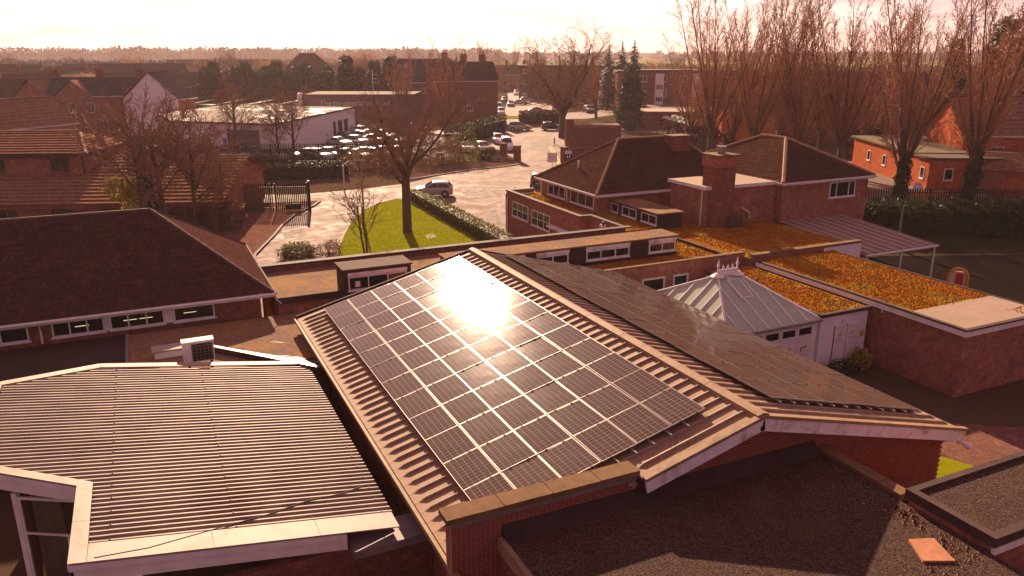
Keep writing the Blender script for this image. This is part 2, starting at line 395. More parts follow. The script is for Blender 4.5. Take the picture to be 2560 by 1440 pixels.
_b.inputs['Emission Color'].default_value = (1.0, 0.8, 0.35, 1); _b.inputs['Emission Strength'].default_value = 0.4

# solar glass: dark cells, pale grid lines, smooth cover glass
def solarmat():
    m, N, L, b = newmat('solar_cells')
    c = N.new('ShaderNodeTexCoord'); sp = N.new('ShaderNodeSeparateXYZ'); L.new(c.outputs['UV'], sp.inputs[0])
    def lines(src, size, w, o=0.0):
        a = N.new('ShaderNodeMath'); a.operation = 'ADD'; a.inputs[1].default_value = o; L.new(src, a.inputs[0])
        d = N.new('ShaderNodeMath'); d.operation = 'DIVIDE'; d.inputs[1].default_value = size; L.new(a.outputs[0], d.inputs[0])
        fr = N.new('ShaderNodeMath'); fr.operation = 'FRACT'; L.new(d.outputs[0], fr.inputs[0])
        lt = N.new('ShaderNodeMath'); lt.operation = 'LESS_THAN'; lt.inputs[1].default_value = w / size; L.new(fr.outputs[0], lt.inputs[0])
        return lt.outputs[0]
    g1 = lines(sp.outputs[0], 0.162, 0.009); g2 = lines(sp.outputs[1], 0.1335, 0.007)
    mx = N.new('ShaderNodeMath'); mx.operation = 'MAXIMUM'; L.new(g1, mx.inputs[0]); L.new(g2, mx.inputs[1])
    f = stretch(N, L, noise(N, L, 1.3, 4, 0.6), 0.3, 0.7)
    base = mixc(N, L, f, (0.062, 0.038, 0.031), (0.080, 0.050, 0.040))  # brown of the reflected mauve sky is put into the cell colour
    L.new(mixc(N, L, mx.outputs[0], base, (0.34, 0.245, 0.195)), b.inputs['Base Color'])
    b.inputs['Roughness'].default_value = 0.9
    b.inputs['Specular IOR Level'].default_value = 0.0
    b.inputs['Coat Weight'].default_value = 1.0; b.inputs['Coat IOR'].default_value = 1.38
    f3 = stretch(N, L, noise(N, L, 0.35, 5, 0.6), 0.3, 0.7)
    rr = N.new('ShaderNodeMapRange'); rr.inputs[3].default_value = 0.085; rr.inputs[4].default_value = 0.125; L.new(f3, rr.inputs[0])
    L.new(rr.outputs[0], b.inputs['Coat Roughness'])
    n = N.new('ShaderNodeBump'); n.inputs['Strength'].default_value = 0.06; n.inputs['Distance'].default_value = 0.05
    L.new(noise(N, L, 1.6, 2, 0.5), n.inputs['Height']); L.new(n.outputs[0], b.inputs['Coat Normal'])
    return m
M['solar'] = solarmat()

def asphalt(name, c1, c2, crack=(0.05, 0.04, 0.035), rough=(0.72, 0.95), scale=0.25, wlo=0.35, whi=0.65, spec=0.2):
    m, N, L, b = newmat(name)
    f = stretch(N, L, noise(N, L, scale, 8, 0.68, dist=0.5), 0.33, 0.67)
    col = mixc(N, L, f, c1, c2)
    v = N.new('ShaderNodeTexVoronoi'); v.feature = 'DISTANCE_TO_EDGE'; v.inputs['Scale'].default_value = 0.22
    c = N.new('ShaderNodeTexCoord')
    w = N.new('ShaderNodeTexNoise'); w.inputs['Scale'].default_value = 0.9; w.inputs['Detail'].default_value = 5; L.new(c.outputs['Object'], w.inputs['Vector'])
    ad = N.new('ShaderNodeVectorMath'); ad.operation = 'ADD'; L.new(c.outputs['Object'], ad.inputs[0]); L.new(w.outputs[1], ad.inputs[1]); L.new(ad.outputs[0], v.inputs['Vector'])
    lt = stretch(N, L, v.outputs[0], 0.012, 0.0)
    col = mixc(N, L, lt, col, crack)
    g = stretch(N, L, noise(N, L, 14, 3, 0.8), 0.3, 0.7)
    col = mixc(N, L, g, col, tuple(x * 0.72 for x in c1))
    L.new(col, b.inputs['Base Color']); b.inputs['Specular IOR Level'].default_value = spec
    rr = N.new('ShaderNodeMapRange'); rr.inputs[3].default_value = rough[0]; rr.inputs[4].default_value = rough[1]
    L.new(stretch(N, L, noise(N, L, scale * 1.7, 6, 0.7, dist=1.0), wlo, whi), rr.inputs[0]); L.new(rr.outputs[0], b.inputs['Roughness'])
    bump(N, L, b, noise(N, L, 30, 4, 0.8), 0.25, 0.02)
    return m
M['asphalt'] = asphalt('worn_asphalt', (0.215, 0.13, 0.098), (0.17, 0.105, 0.08))
M['asphalt_dark'] = asphalt('dark_asphalt', (0.06, 0.046, 0.042), (0.042, 0.034, 0.032))
M['play'] = asphalt('playground_asphalt', (0.022, 0.016, 0.015), (0.014, 0.011, 0.011), rough=(0.95, 1.0), spec=0.0)  # near-black: the shade of hedge and trees is put into the colour
M['paving'] = brickmat('block_paving', (0.24, 0.12, 0.085), (0.18, 0.09, 0.07), (0.11, 0.065, 0.05), bw=0.2, rh=0.1, ms=0.008, rough=0.7)
M['grass'] = basic('lawn_grass', (0.26, 0.27, 0.008), (0.19, 0.21, 0.008), 0.5, 1.0, 0.8, 9, fine=0.35, spec=0.0, dirt=(0.25, 0.24, 0.02))
M['grass_dark'] = basic('rough_grass', (0.05, 0.045, 0.016), (0.03, 0.03, 0.014), 0.4, 1.0, 0.5, 8, fine=0.3, spec=0.0)
M['soil'] = basic('bare_soil', (0.12, 0.065, 0.045), (0.075, 0.045, 0.032), 0.6, 1.0, 0.5, 10, spec=0.0)
def groundmat():
    m, N, L, b = newmat('town_ground')
    f = stretch(N, L, noise(N, L, 0.03, 6, 0.6), 0.42, 0.58)
    near = mixc(N, L, f, (0.095, 0.058, 0.04), (0.075, 0.06, 0.03))
    v = N.new('ShaderNodeTexVoronoi'); v.inputs['Scale'].default_value = 0.004
    c = N.new('ShaderNodeTexCoord'); L.new(c.outputs['Object'], v.inputs['Vector'])
    sp = N.new('ShaderNodeSeparateColor'); L.new(v.outputs['Color'], sp.inputs[0])
    r = N.new('ShaderNodeValToRGB'); L.new(sp.outputs[0], r.inputs[0])
    e = r.color_ramp.elements; e[0].color = (0.14, 0.19, 0.02, 1); e[1].color = (0.10, 0.075, 0.045, 1); q = e.new(0.5); q.color = (0.11, 0.15, 0.025, 1)
    ln = N.new('ShaderNodeVectorMath'); ln.operation = 'LENGTH'; L.new(c.outputs['Object'], ln.inputs[0])
    d = stretch(N, L, ln.outputs['Value'], 260, 330)
    L.new(mixc(N, L, d, near, r.outputs[0]), b.inputs['Base Color']); b.inputs['Roughness'].default_value = 1.0; b.inputs['Specular IOR Level'].default_value = 0.0
    return m
M['ground'] = groundmat()
M['asphalt_patch'] = asphalt('tarmac_repair', (0.15, 0.095, 0.075), (0.12, 0.078, 0.062), scale=0.6)
M['blade'] = leafmat('grass_blade', (0.26, 0.28, 0.01), (0.18, 0.2, 0.01), 0.4)
# ------------------------------------------------------------------ building helpers
OFF = {}
def block(name, label, cat, base, rz=0.0, world=True, group=None):
    e = thing(name, label, cat, base, rz, group)
    OFF[e.name] = Vector(base) if world else Vector((0, 0, 0))
    return e
def B_(e): return MB(OFF[e.name])

_cellid = [0]
def window(e, P, u, n, w, h, cols=1, rows=1, fr=0.055, mat=None, glass=None, sill=True, depth=0.05, splits=None, top=None, open_=False):
    """frame on a wall: bars all round and between panes, glass set back in it, sill below"""
    mat = mat or M['white']; glass = glass or M['glass']
    o = OFF[e.name]; P = Vector(P) - o; u = Vector(u); n = Vector(n)
    f = MB()
    f.obox(P, u, n, 0, fr, 0, h, 0, depth); f.obox(P, u, n, w - fr, w, 0, h, 0, depth)
    f.obox(P, u, n, fr, w - fr, 0, fr, 0, depth); f.obox(P, u, n, fr, w - fr, h - fr, h, 0, depth)
    xs = splits or [w * k / cols for k in range(cols + 1)]
    for k in range(1, len(xs) - 1): f.obox(P, u, n, xs[k] - fr * 0.45, xs[k] + fr * 0.45, fr, h - fr, 0, depth * 0.94)
    zs = [0, h] if rows == 1 else [h * k / rows for k in range(rows + 1)]
    if top: zs = [0, h - top, h]
    for k in range(1, len(zs) - 1): f.obox(P, u, n, fr, w - fr, zs[k] - fr * 0.4, zs[k] + fr * 0.4, 0, depth * 0.9)
    wo = f.build('window', mat, e)
    for i in range(len(xs) - 1):
        for j in range(len(zs) - 1):
            g = MB(); g.obox(P, u, n, xs[i] + 0.02, xs[i + 1] - 0.02, zs[j] + 0.02, zs[j + 1] - 0.02, 0.004 + 0.0006 * i + 0.0003 * j, depth * 0.4)
            g.build('pane', glass, wo)
    if sill:
        s_ = MB(); s_.obox(P, u, n, -0.05, w + 0.05, -0.06, -0.002, 0, depth + 0.05); s_.build('sill', mat, wo)
    return wo
def slope_mesh(A, Bp, C, D, o, course, th):
    A, Bp, C, D = [Vector(p) - o for p in (A, Bp, C, D)]
    nrm = (Bp - A).cross(D - A if (D - A).length > 1e-3 else C - A).normalized()
    L = ((C + D) / 2 - (A + Bp) / 2).length
    nc = max(1, round(L / course)); mb = MB()
    for i in range(nc):
        a, b = i / nc, (i + 1) / nc
        l0, r0 = A.lerp(D, a), Bp.lerp(C, a); l1, r1 = A.lerp(D, b), Bp.lerp(C, b)
        up = nrm * th; lo = nrm * 0.003
        mb.face([l0, r0, r0 + up, l0 + up])
        if (r1 - l1).length < 1e-3: mb.face([l0 + up, r0 + up, r1 + lo])
        else: mb.face([l0 + up, r0 + up, r1 + lo, l1 + lo])
    return mb
def slope(e, A, Bp, C, D, mat, course=0.3, th=0.03, name='roof_slope', parent=None):
    return slope_mesh(A, Bp, C, D, OFF[e.name], course, th).build(name, mat, parent or e)
def caps(e, lines, mat, r=0.11, name='ridge_tiles', seg=0.42):
    mb = B_(e)
    for A, Bp in lines:
        A, Bp = Vector(A), Vector(Bp); k = max(1, int((Bp - A).length / seg))
        for i in range(k):
            p, q = A.lerp(Bp, i / k), A.lerp(Bp, (i + 0.97) / k)
            mb.tube([p, q], [r * 1.06, r * 0.95], 6)
    return mb.build(name, mat, e)
def hip_roof(e, x0, x1, y0, y1, ze, zr, R0, R1, mat, ridge, course=0.3, th=0.03, axis='x', cap_r=0.11):
    R0 = (*R0, zr); R1 = (*R1, zr)
    a, b, c, d = (x0, y0, ze), (x1, y0, ze), (x1, y1, ze), (x0, y1, ze)
    if axis == 'x':
        sl = [(a, b, R1, R0), (b, c, R1, R1), (c, d, R0, R1), (d, a, R0, R0)]
        hp = [(a, R0), (b, R1), (c, R1), (d, R0)]
    else:
        sl = [(a, b, R0, R0), (b, c, R1, R0), (c, d, R1, R1), (d, a, R0, R1)]
        hp = [(a, R0), (b, R0), (c, R1), (d, R1)]
    for s_ in sl: slope(e, *s_, mat, course, th)
    caps(e, hp + ([(R0, R1)] if (Vector(R0) - Vector(R1)).length > 0.2 else []), ridge, cap_r)
def gutter(e, A, Bp, mat, r=0.06, name='gutter'):
    return B_(e).tube([A, Bp], r, 6).build(name, mat, e)
def pipe(e, pts, mat=None, r=0.045, name='drainpipe'):
    return B_(e).tube(pts, r, 6).build(name, mat or M['white'], e)
def part(e, name, mat, fn):
    mb = B_(e); fn(mb); return mb.build(name, mat, e)

UX, UY, NX, NY = Vector((1, 0, 0)), Vector((0, 1, 0)), Vector((-1, 0, 0)), Vector((0, -1, 0))

# ------------------------------------------------------------------ the setting
g = MB()
R_ = 9000.0
g.sheet([(R_ * math.cos(2 * math.pi * k / 48), R_ * math.sin(2 * math.pi * k / 48)) for k in range(48)], 0.0)
struct('ground', g, M['ground'])
def xy(*px): return [tuple(at(a, b)[:2]) for a, b in px]
# forecourt and drive of the school, up to the gate pillars and the road beyond
struct('forecourt', MB().sheet([(4.0, 38.0), (24.0, 38.5), (25.5, 38.5), (40, 55), (46, 80), (49.5, 88.0), (44.3, 92.0), (41.2, 88.0), (35.5, 86.8), (30.6, 84.5), (25.5, 80.5), (20, 79), (13.5, 78.5), (5.0, 82.0), (3.5, 60)], 0.004), M['asphalt'])
struct('road', MB().sheet([(44.2, 92.0), (49.4, 88.2), (66, 112), (78, 118), (120, 98), (124, 104), (82, 127), (70, 131), (55, 134), (47, 136), (46.5, 130), (50, 122)], 0.006), M['asphalt'])
struct('high_street', MB().sheet([(62, 133), (72, 131), (88, 160), (118, 225), (150, 300), (140, 304), (106, 228), (76, 166)], 0.008), M['asphalt'])
struct('cross_road', MB().sheet([(76, 150), (86, 146), (108, 160), (150, 176), (148, 184), (104, 168), (84, 160)], 0.012), M['asphalt'])
struct('store_car_park', MB().sheet([(-14, 126), (-6, 104), (12, 103.9), (24.7, 98.2), (32.3, 98.3), (43, 101), (46, 112), (45, 128), (40, 150), (24, 150), (10, 122)], 0.010), M['asphalt_dark'])
struct('playground', MB().sheet([(33.9, 2), (75, 2), (75, 25), (52.5, 33.5), (45.5, 36.5), (33.9, 36.5)], 0.004), M['play'])
struct('garden_path', MB().sheet([(20.9, 4), (33.0, 4), (29.0, 15.6), (26.6, 17.2), (24.6, 17.5)], 0.006), M['paving'])
# pavement left of the drive with a raised kerb
kerb_line = [(14.6, 73.6), (13.6, 71.5), (11.4, 68.3), (9.6, 64.2), (8.4, 60.7), (7.2, 57.6), (6.2, 55.0), (5.4, 50.0)]
struct('pavement', MB().prism(kerb_line + [(3.6, 50.0), (3.6, 75.5), (8.0, 75.0)], 0.0, 0.12), M['paving'])
kb = MB()
for i in range(len(kerb_line) - 1):
    kb.beam((*kerb_line[i], 0.0), (*kerb_line[i + 1], 0.0), 0.18, 0.145)
struct('kerb', kb, M['coping_dark'])
kb = MB(); kl2 = xy((1000, 452), (1050, 446), (1100, 438), (1180, 425), (1240, 420), (1285, 414), (1306, 408))
for i in range(len(kl2) - 1): kb.beam((*kl2[i], 0), (*kl2[i + 1], 0), 0.18, 0.13)
struct('kerb', kb, M['concrete'])
struct('planting_bed', MB().prism(kl2 + xy((1290, 398), (1180, 408), (1060, 415), (1000, 425)), 0.0, 0.10), M['soil'])
# lawn
lawn = [(11.9, 54.5), (13.4, 59.0), (15.3, 63.7), (17.2, 67.6), (19.2, 70.2), (21.6, 71.8), (22.6, 70.5), (22.6, 48.5), (12.0, 44.0), (10.4, 48.0)]
struct('lawn', MB().prism(lawn, 0.0, 0.05), M['grass'])
kb = MB()
for i in range(5): kb.beam((*lawn[i], 0), (*lawn[i + 1], 0), 0.12, 0.085)
struct('lawn_edging', kb, M['concrete'])
struct('manhole_cover', MB().prism(xy((1062, 590), (1083, 587), (1093, 595), (1070, 598)), 0.03, 0.062), M['concrete'])
struct('grass_strip', MB().prism([(20.9, 10), (24.3, 14.6), (24.0, 15.4), (23.0, 17.4), (20.9, 22)], 0.0, 0.03), M['grass'])
struct('back_field', MB().sheet([(45.5, 37.0), (52, 34), (75, 24), (85, 30), (70, 48), (48, 52)], 0.008), M['grass_dark'])
struct('verge', MB().prism(xy((1243, 297), (1300, 297), (1305, 290), (1240, 291)), 0, 0.1), M['grass'])
struct('builders_yard', MB().sheet([(58, 50), (70, 44), (92, 50), (100, 68), (82, 76)], 0.012), M['asphalt'])
# tarmac repairs and iron covers on the forecourt
for k, q in enumerate((((700, 560), (742, 556), (760, 590), (712, 598)), ((1150, 470), (1215, 462), (1240, 490), (1165, 500)), ((835, 500), (880, 497), (872, 515), (830, 518)), ((1210, 520), (1240, 518), (1255, 560), (1220, 562)), ((1325, 355), (1365, 352), (1372, 372), (1330, 374)))):
    struct('tarmac_patch', MB().sheet(xy(*q), 0.010), M['asphalt_patch'])
for px, py in ((682, 603), (1130, 512), (1345, 395)):
    p_ = at(px, py); struct('drain_cover', MB().box(p_.x - 0.35, p_.x + 0.35, p_.y - 0.3, p_.y + 0.3, 0.0, 0.016), M['concrete'])
# grass blades over the lawn
r_ = np.random.default_rng(5); bl_V, bl_F = [], []
lx = [p[0] for p in lawn]; ly = [p[1] for p in lawn]
def inside(x, y):
    c = False
    for i in range(len(lawn)):
        (x1, y1), (x2, y2) = lawn[i], lawn[i - 1]
        if (y1 > y) != (y2 > y) and x < (x2 - x1) * (y - y1) / (y2 - y1) + x1: c = not c
    return c
while len(bl_F) < 14000:
    x, y = r_.uniform(min(lx), max(lx)), r_.uniform(min(ly), max(ly))
    if not inside(x, y): continue
    a = r_.uniform(0, 6.28); h = r_.uniform(0.04, 0.11); w = r_.uniform(0.02, 0.05); i = len(bl_V)
    bl_V += [(x - w * math.cos(a), y - w * math.sin(a), 0.045), (x + w * math.cos(a), y + w * math.sin(a), 0.045), (x + r_.uniform(-0.05, 0.05), y + r_.uniform(-0.05, 0.05), 0.05 + h)]; bl_F.append((i, i + 1, i + 2))
me_ = bpy.data.meshes.new('grass_blades'); me_.from_pydata(bl_V, [], bl_F); me_.materials.append(M['blade'])
tag(link('grass_blades', me_), 'short bright green grass on the lawn', 'grass')['kind'] = 'stuff'
# yellow line pair by the right-hand pillar
yl = MB()
for k in (0, 1):
    p = [at(1372 + 6 * k, 362), at(1384 + 6 * k, 385), at(1398 + 7 * k, 412)]
    for i in range(2): yl.obox((p[i].x, p[i].y, 0.0), (p[i + 1] - p[i]).normalized(), (p[i + 1] - p[i]).normalized().cross(Vector((0, 0, 1))), 0, (p[i + 1] - p[i]).length, 0.004, 0.011, 0, 0.12)
struct('road_marking', yl, M['yellow'])

# ------------------------------------------------------------------ solar hall
XL, XR, XM, YN, YF, ZE, ZR = 4.93, 20.6, 12.80, 12.92, 31.40, 3.0, 5.05
SL = (ZR - ZE) / (XM - XL); TH = math.atan(SL); SLEN = math.hypot(XM - XL, ZR - ZE)
SLR = (ZR - ZE) / (XR - XM); THR = math.atan(SLR); SLENR = math.hypot(XR - XM, ZR - ZE)
hall = block('solar_hall', 'wide brick hall with low pitched roof carrying two banks of solar panels', 'hall', (12.8, 22, 0))
o = OFF[hall.name]
def hall_walls(mb):
    mb.box(5.35, 5.6, 13.45, 31.0, 0, 3.0)
part(hall, 'side_wall', M['brick'], hall_walls)
part(hall, 'side_wall', M['brick'], lambda mb: mb.box(19.95, 20.2, 13.45, 31.0, 0, 3.0))
def gable(y, yn):
    def f(mb):
        p = [(5.3, 0), (20.25, 0), (20.25, ZR - (20.25 - XM) * SLR - 0.12), (XM, ZR - 0.12), (5.3, ZR - (XM - 5.3) * SL - 0.12)]
        mb.face([(x, y, z) for x, z in p]); mb.face([(x, yn, z) for x, z in p[::-1]])
        for i in range(5):
            a, b = p[i], p[(i + 1) % 5]
            mb.face([(a[0], y, a[1]), (a[0], yn, a[1]), (b[0], yn, b[1]), (b[0], y, b[1])])
    return f
gw = part(hall, 'gable_wall', M['mortar'], gable(13.3, 13.45))
part(hall, 'gable_wall', M['brick'], gable(31.02, 31.2))
def bricks(parent, o, slots, nearest=300, stuffname='small_bricks'):
    """slots: (x, y, z, width) lower left corner of each brick on a wall that faces -Y"""
    cp = Vector((0, 0, CAMH))
    slots = sorted(slots, key=lambda s_: (Vector(s_[:3]) - cp).length)
    meshes = {}
    for k, (x, y, z, w) in enumerate(slots[:nearest]):
        key = round(w, 3)
        if key not in meshes: meshes[key] = MB().box(0, w, -0.012, 0.01, 0, 0.060).mesh('brick', M['brick_piece'])
        link('brick', meshes[key], parent, Vector((x, y + random.uniform(-0.003, 0.002), z)) - o)
    if slots[nearest:]:
        mb = MB(o)
        for x, y, z, w in slots[nearest:]: mb.box(x, x + w, y - 0.012 + random.uniform(-0.003, 0.002), y + 0.01, z, z + 0.060)
        s_ = mb.build('brickwork', M['brick_piece'], parent); s_['kind'] = 'stuff'
sl_ = []
row = 0; z = 0.02
while z < 4.9:
    x = 5.32 + (0.1125 if row % 2 else 0)
    while x < 20.1:
        zt = min(ZR - abs(x - XM) * SL, ZR - abs(x + 0.22 - XM) * SL) - 0.2
        if z + 0.07 < zt and (x > 9.3 and z > 3.45 or x > 15.3):
            sl_.append((x, 13.3, z, 0.208))
        x += 0.225
    z += 0.075; row += 1
bricks(gw, o, sl_)
# roof deck, sheets and battens
XP = 9.42
zP = ZR - (XM - XP) * SL
def deck(mb, xa, xb, ya):
    z_ = lambda x: (ZE + (x - XL) * SL if x <= XM else ZE + (XR - x) * SLR) - 0.03
    t = 0.16; p = [(xa, z_(xa)), (xb, z_(xb)), (xb, z_(xb) - t), (xa, z_(xa) - t)]
    mb.face([(a, ya, c) for a, c in p][::-1]); mb.face([(a, YF - 0.02, c) for a, c in p])
    for i in range(4):
        a, c = p[i], p[(i + 1) % 4]
        mb.face([(a[0], ya, a[1]), (c[0], ya, c[1]), (c[0], YF - 0.02, c[1]), (a[0], YF - 0.02, a[1])])
part(hall, 'roof_deck', M['felt_dark'], lambda mb: deck(mb, XL + 0.06, XP - 0.002, 13.62))
part(hall, 'roof_deck', M['felt_dark'], lambda mb: deck(mb, XP, XM, YN + 0.08))
part(hall, 'roof_deck', M['felt_dark'], lambda mb: deck(mb, XM + 0.001, XR - 0.06, YN + 0.08))
pitch = 0.435
nb = int((YF - YN - 0.1) / pitch)
sheetL = MB().box(0, SLEN, 0.005, pitch - 0.005, -0.02, 0.0).mesh('roof_sheet', M['sheet'])
sheetR = MB().box(0, SLENR, 0.005, pitch - 0.005, -0.02, 0.0).mesh('roof_sheet', M['sheet'])
def batten_mesh(L):
    mb = MB(); pr = [(-0.045, -0.005), (-0.032, 0.05), (0.0, 0.062), (0.032, 0.05), (0.045, -0.005)]
    for i in range(4):
        (a, b), (c, d) = pr[i], pr[i + 1]
        mb.face([(0.10, a, -0.005), (0.32, a, b), (0.32, c, d), (0.10, c, -0.005)][::-1])
        mb.face([(0.32, a, b), (L - 0.05, a, b), (L - 0.05, c, d), (0.32, c, d)][::-1])
    return mb.mesh('batten', M['batten'])
batL, batR = batten_mesh(SLEN), batten_mesh(SLENR)
SC = (XP - XL) / math.cos(TH)
sheetC = MB().box(SC, SLEN, 0.005, pitch - 0.005, -0.02, 0.0).mesh('roof_sheet', M['sheet']); batC = batten_mesh(SLEN - SC)
for k in range(nb):
    y = YN + 0.06 + k * pitch
    j = random.uniform(-0.003, 0.003)
    link('roof_sheet', sheetL if k > 1 else sheetC, hall, Vector((XL, y, ZE + j)) - o, (0, -TH, 0))
    link('roof_sheet', sheetR, hall, Vector((XR, y + pitch, ZE + j)) - o, (0, -THR, math.pi))
    if k > 1: link('batten', batL, hall, Vector((XL, y, ZE)) - o, (0, -TH, 0))
    else: link('batten', batC, hall, Vector((XP, y, zP)) - o, (0, -TH, 0))
    link('batten', batR, hall, Vector((XR, y, ZE)) - o, (0, -THR, math.pi))
def ridgecap(mb):
    for k in range(9):
        a, b = YN + (YF - YN) * k / 9, YN + (YF - YN) * (k + 1) / 9 - 0.02
        for s_ in (-1, 1):
            mb.face([(XM, a, ZR + 0.13), (XM, b, ZR + 0.13), (XM + s_ * 0.17, b, ZR + 0.075), (XM + s_ * 0.17, a, ZR + 0.075)][::s_])
            mb.face([(XM + s_ * 0.17, a, ZR + 0.075), (XM + s_ * 0.17, b, ZR + 0.075), (XM + s_ * 0.18, b, ZR - 0.06), (XM + s_ * 0.18, a, ZR - 0.06)][::s_])
        mb.face([(XM - 0.17, a, ZR + 0.075), (XM + 0.17, a, ZR + 0.075), (XM, a, ZR + 0.13)])
part(hall, 'ridge_capping', M['sheet'], ridgecap)
# verge: pale capping and peeling bargeboards on the near gable, dark verge on the far one
for A, Bq in (((XP, zP), (XM, ZR)), ((XM, ZR), (XR + 0.02, ZE))):
    def cap(mb, A=A, Bq=Bq):
        mb.obox((A[0], YN - 0.07, A[1]), Vector((Bq[0] - A[0], 0, Bq[1] - A[1])).normalized(), (0, 1, 0), 0, math.hypot(Bq[0] - A[0], Bq[1] - A[1]), 0.0, 0.085, 0.0, 0.17, Vector((-(Bq[1] - A[1]), 0, Bq[0] - A[0])).normalized())
    part(hall, 'verge_capping', M['sheet'], cap)
    def brd(mb, A=A, Bq=Bq):
        u = Vector((Bq[0] - A[0], 0, Bq[1] - A[1])).normalized(); w = Vector((-u.z, 0, u.x))
        L = math.hypot(Bq[0] - A[0], Bq[1] - A[1])
        mb.obox((A[0], YN - 0.035, A[1]), u, (0, 1, 0), 0, L, -0.17, -0.003, 0, 0.05, w)
        mb.obox((A[0], YN - 0.015, A[1]), u, (0, 1, 0), 0, L, -0.34, -0.174, 0, 0.045, w)
    part(hall, 'bargeboard', M['white_old'], brd)
def fverge(mb):
    for A, Bq in (((XL, ZE), (XM, ZR)), ((XM, ZR), (XR, ZE))):
        u = Vector((Bq[0] - A[0], 0, Bq[1] - A[1])).normalized(); w = Vector((-u.z, 0, u.x))
        mb.obox((A[0], YF - 0.015, A[1]), u, (0, 1, 0), 0, math.hypot(Bq[0] - A[0], Bq[1] - A[1]), -0.15, 0.07, 0, 0.07, w)
part(hall, 'far_verge', M['coping_dark'], fverge)
def guttL(mb):
    mb.box(XL - 0.10, XL + 0.03, 13.0, YF - 0.05, ZE - 0.13, ZE - 0.03)
    mb.box(XL - 0.115, XL - 0.095, 13.0, YF - 0.05, ZE - 0.125, ZE - 0.005)
part(hall, 'gutter', M['sheet'], guttL)
part(hall, 'gutter', M['black'], lambda mb: mb.box(XR - 0.02, XR + 0.1, YN + 0.2, YF - 0.05, ZE - 0.13, ZE - 0.03))
def soff(mb): mb.box(XL - 0.0, 5.34, 13.65, YF - 0.05, ZE - 0.22, ZE - 0.17); mb.box(20.21, XR, 13.0, YF - 0.05, ZE - 0.22, ZE - 0.17)
part(hall, 'soffit', M['wood'], soff)
fl = B_(hall); fl.tube([(20.32, 12.9, 2.72), (20.32, 12.75, 2.75)], 0.05, 6); fl.tube([(20.32, 12.78, 2.76), (20.55, 12.68, 2.6)], [0.05, 0.1], 8)
fl.build('floodlight', M['white'], hall)
# parapet wall at the left end of the near gable
par = block('parapet_wall', 'brick parapet wall with brown stone coping in front of the solar panels', 'wall', (7.1, 13.4, 0))
po = OFF[par.name]
pm = part(par, 'wall_core', M['mortar'], lambda mb: mb.box(4.84, 9.40, 13.27, 13.297, 0, 4.17))
part(par, 'wall_back', M['brick'], lambda mb: mb.box(4.84, 9.40, 13.4525, 13.60, 2.0, 4.17))
part(par, 'wall_end', M['brick'], lambda mb: mb.box(4.842, 5.29, 13.2975, 13.452, 0, 4.17))
sl_ = []; z = 0.6; row = 0
while z < 4.06:
    x = 4.845 + (0.0 if row % 2 else 0.1125)
    if row % 2 == 0: sl_.append((4.845, 13.27, z, 0.1025))
    while x < 9.2:
        if not (x > 5.95 and z < 3.52): sl_.append((x, 13.27, z, 0.208))
        x += 0.225
    z += 0.075; row += 1
bricks(pm, po, sl_)
for k, (a, b) in enumerate(((4.72, 6.02), (6.035, 7.2), (7.215, 8.4), (8.415, 9.46))):
    part(par, 'coping_stone', M['coping'], lambda mb, a=a, b=b, k=k: mb.box(a, b, 13.17 + 0.004 * (k % 2), 13.68, 4.175, 4.30 + 0.003 * (k % 2)))
part(par, 'drip_course', M['lead'], lambda mb: mb.box(4.80, 9.42, 13.20, 13.255, 4.06, 4.17))

# ------------------------------------------------------------------ solar panels (two banks of 6 x 12)
PW, PL = 1.0217, 1.3967
def panel_meshes():
    fr = MB()
    w, l, t = PW - 0.014, PL - 0.016, 0.04
    fr.box(0, w, 0, 0.012, 0, t); fr.box(0, w, l - 0.012, l, 0, t); fr.box(0, 0.012, 0.012, l - 0.012, 0, t); fr.box(w - 0.012, w, 0.012, l - 0.012, 0, t)
    gl = MB(); gl.box(0.012, w - 0.012, 0.012, l - 0.012, 0.008, t - 0.004)
    cl_ = MB().box(-0.03, 0.03, -0.018, 0.008, t - 0.01, t + 0.012)
    return fr.mesh('frame', M['alu']), gl.mesh('glass', M['solar']), cl_.mesh('clamp', M['black'])
pf, pg, pc = panel_meshes()
def bank(left):
    if left: ar = thing('solar_array', 'sunlit bank of dark solar panels glinting on the left slope of the hall', 'solar array', (6.03, 14.03, ZE + 1.1 * SL))
    else: ar = thing('solar_array', 'shadier bank of dark solar panels on the right slope of the hall', 'solar array', (19.97, 14.03, ZE + 0.63 * SLR))
    for c in range(6):
        for r in range(12):
            # columns counted from the eave, rows from the near gable
            extra = 0.018 * ((c + 1) // 2)
            if left:
                sx = (6.03 - XL) / math.cos(TH) + c * PW + extra - 0.03
                loc = Vector((XL + sx * math.cos(TH) - 0.13 * math.sin(TH), 14.03 + r * PL, ZE + sx * math.sin(TH) + 0.13 * math.cos(TH)))
                rot = (random.uniform(-0.012, 0.012), -TH + random.uniform(-0.012, 0.012), 0)
            else:
                sx = 0.66 + c * PW
                loc = Vector((XR - sx * math.cos(THR) + 0.13 * math.sin(THR), 14.03 + (r + 1) * PL - 0.022, ZE + sx * math.sin(THR) + 0.13 * math.cos(THR)))
                rot = (random.uniform(-0.012, 0.012), -THR + random.uniform(-0.012, 0.012), math.pi)
            f_ = link('solar_panel', pf, ar, loc - ar.location, rot)
            link('glass', pg, f_)
            for a in (0.25, 0.75): link('clamp', pc, f_, ((PW - 0.022) * a, 0, 0))
bank(True); bank(False)
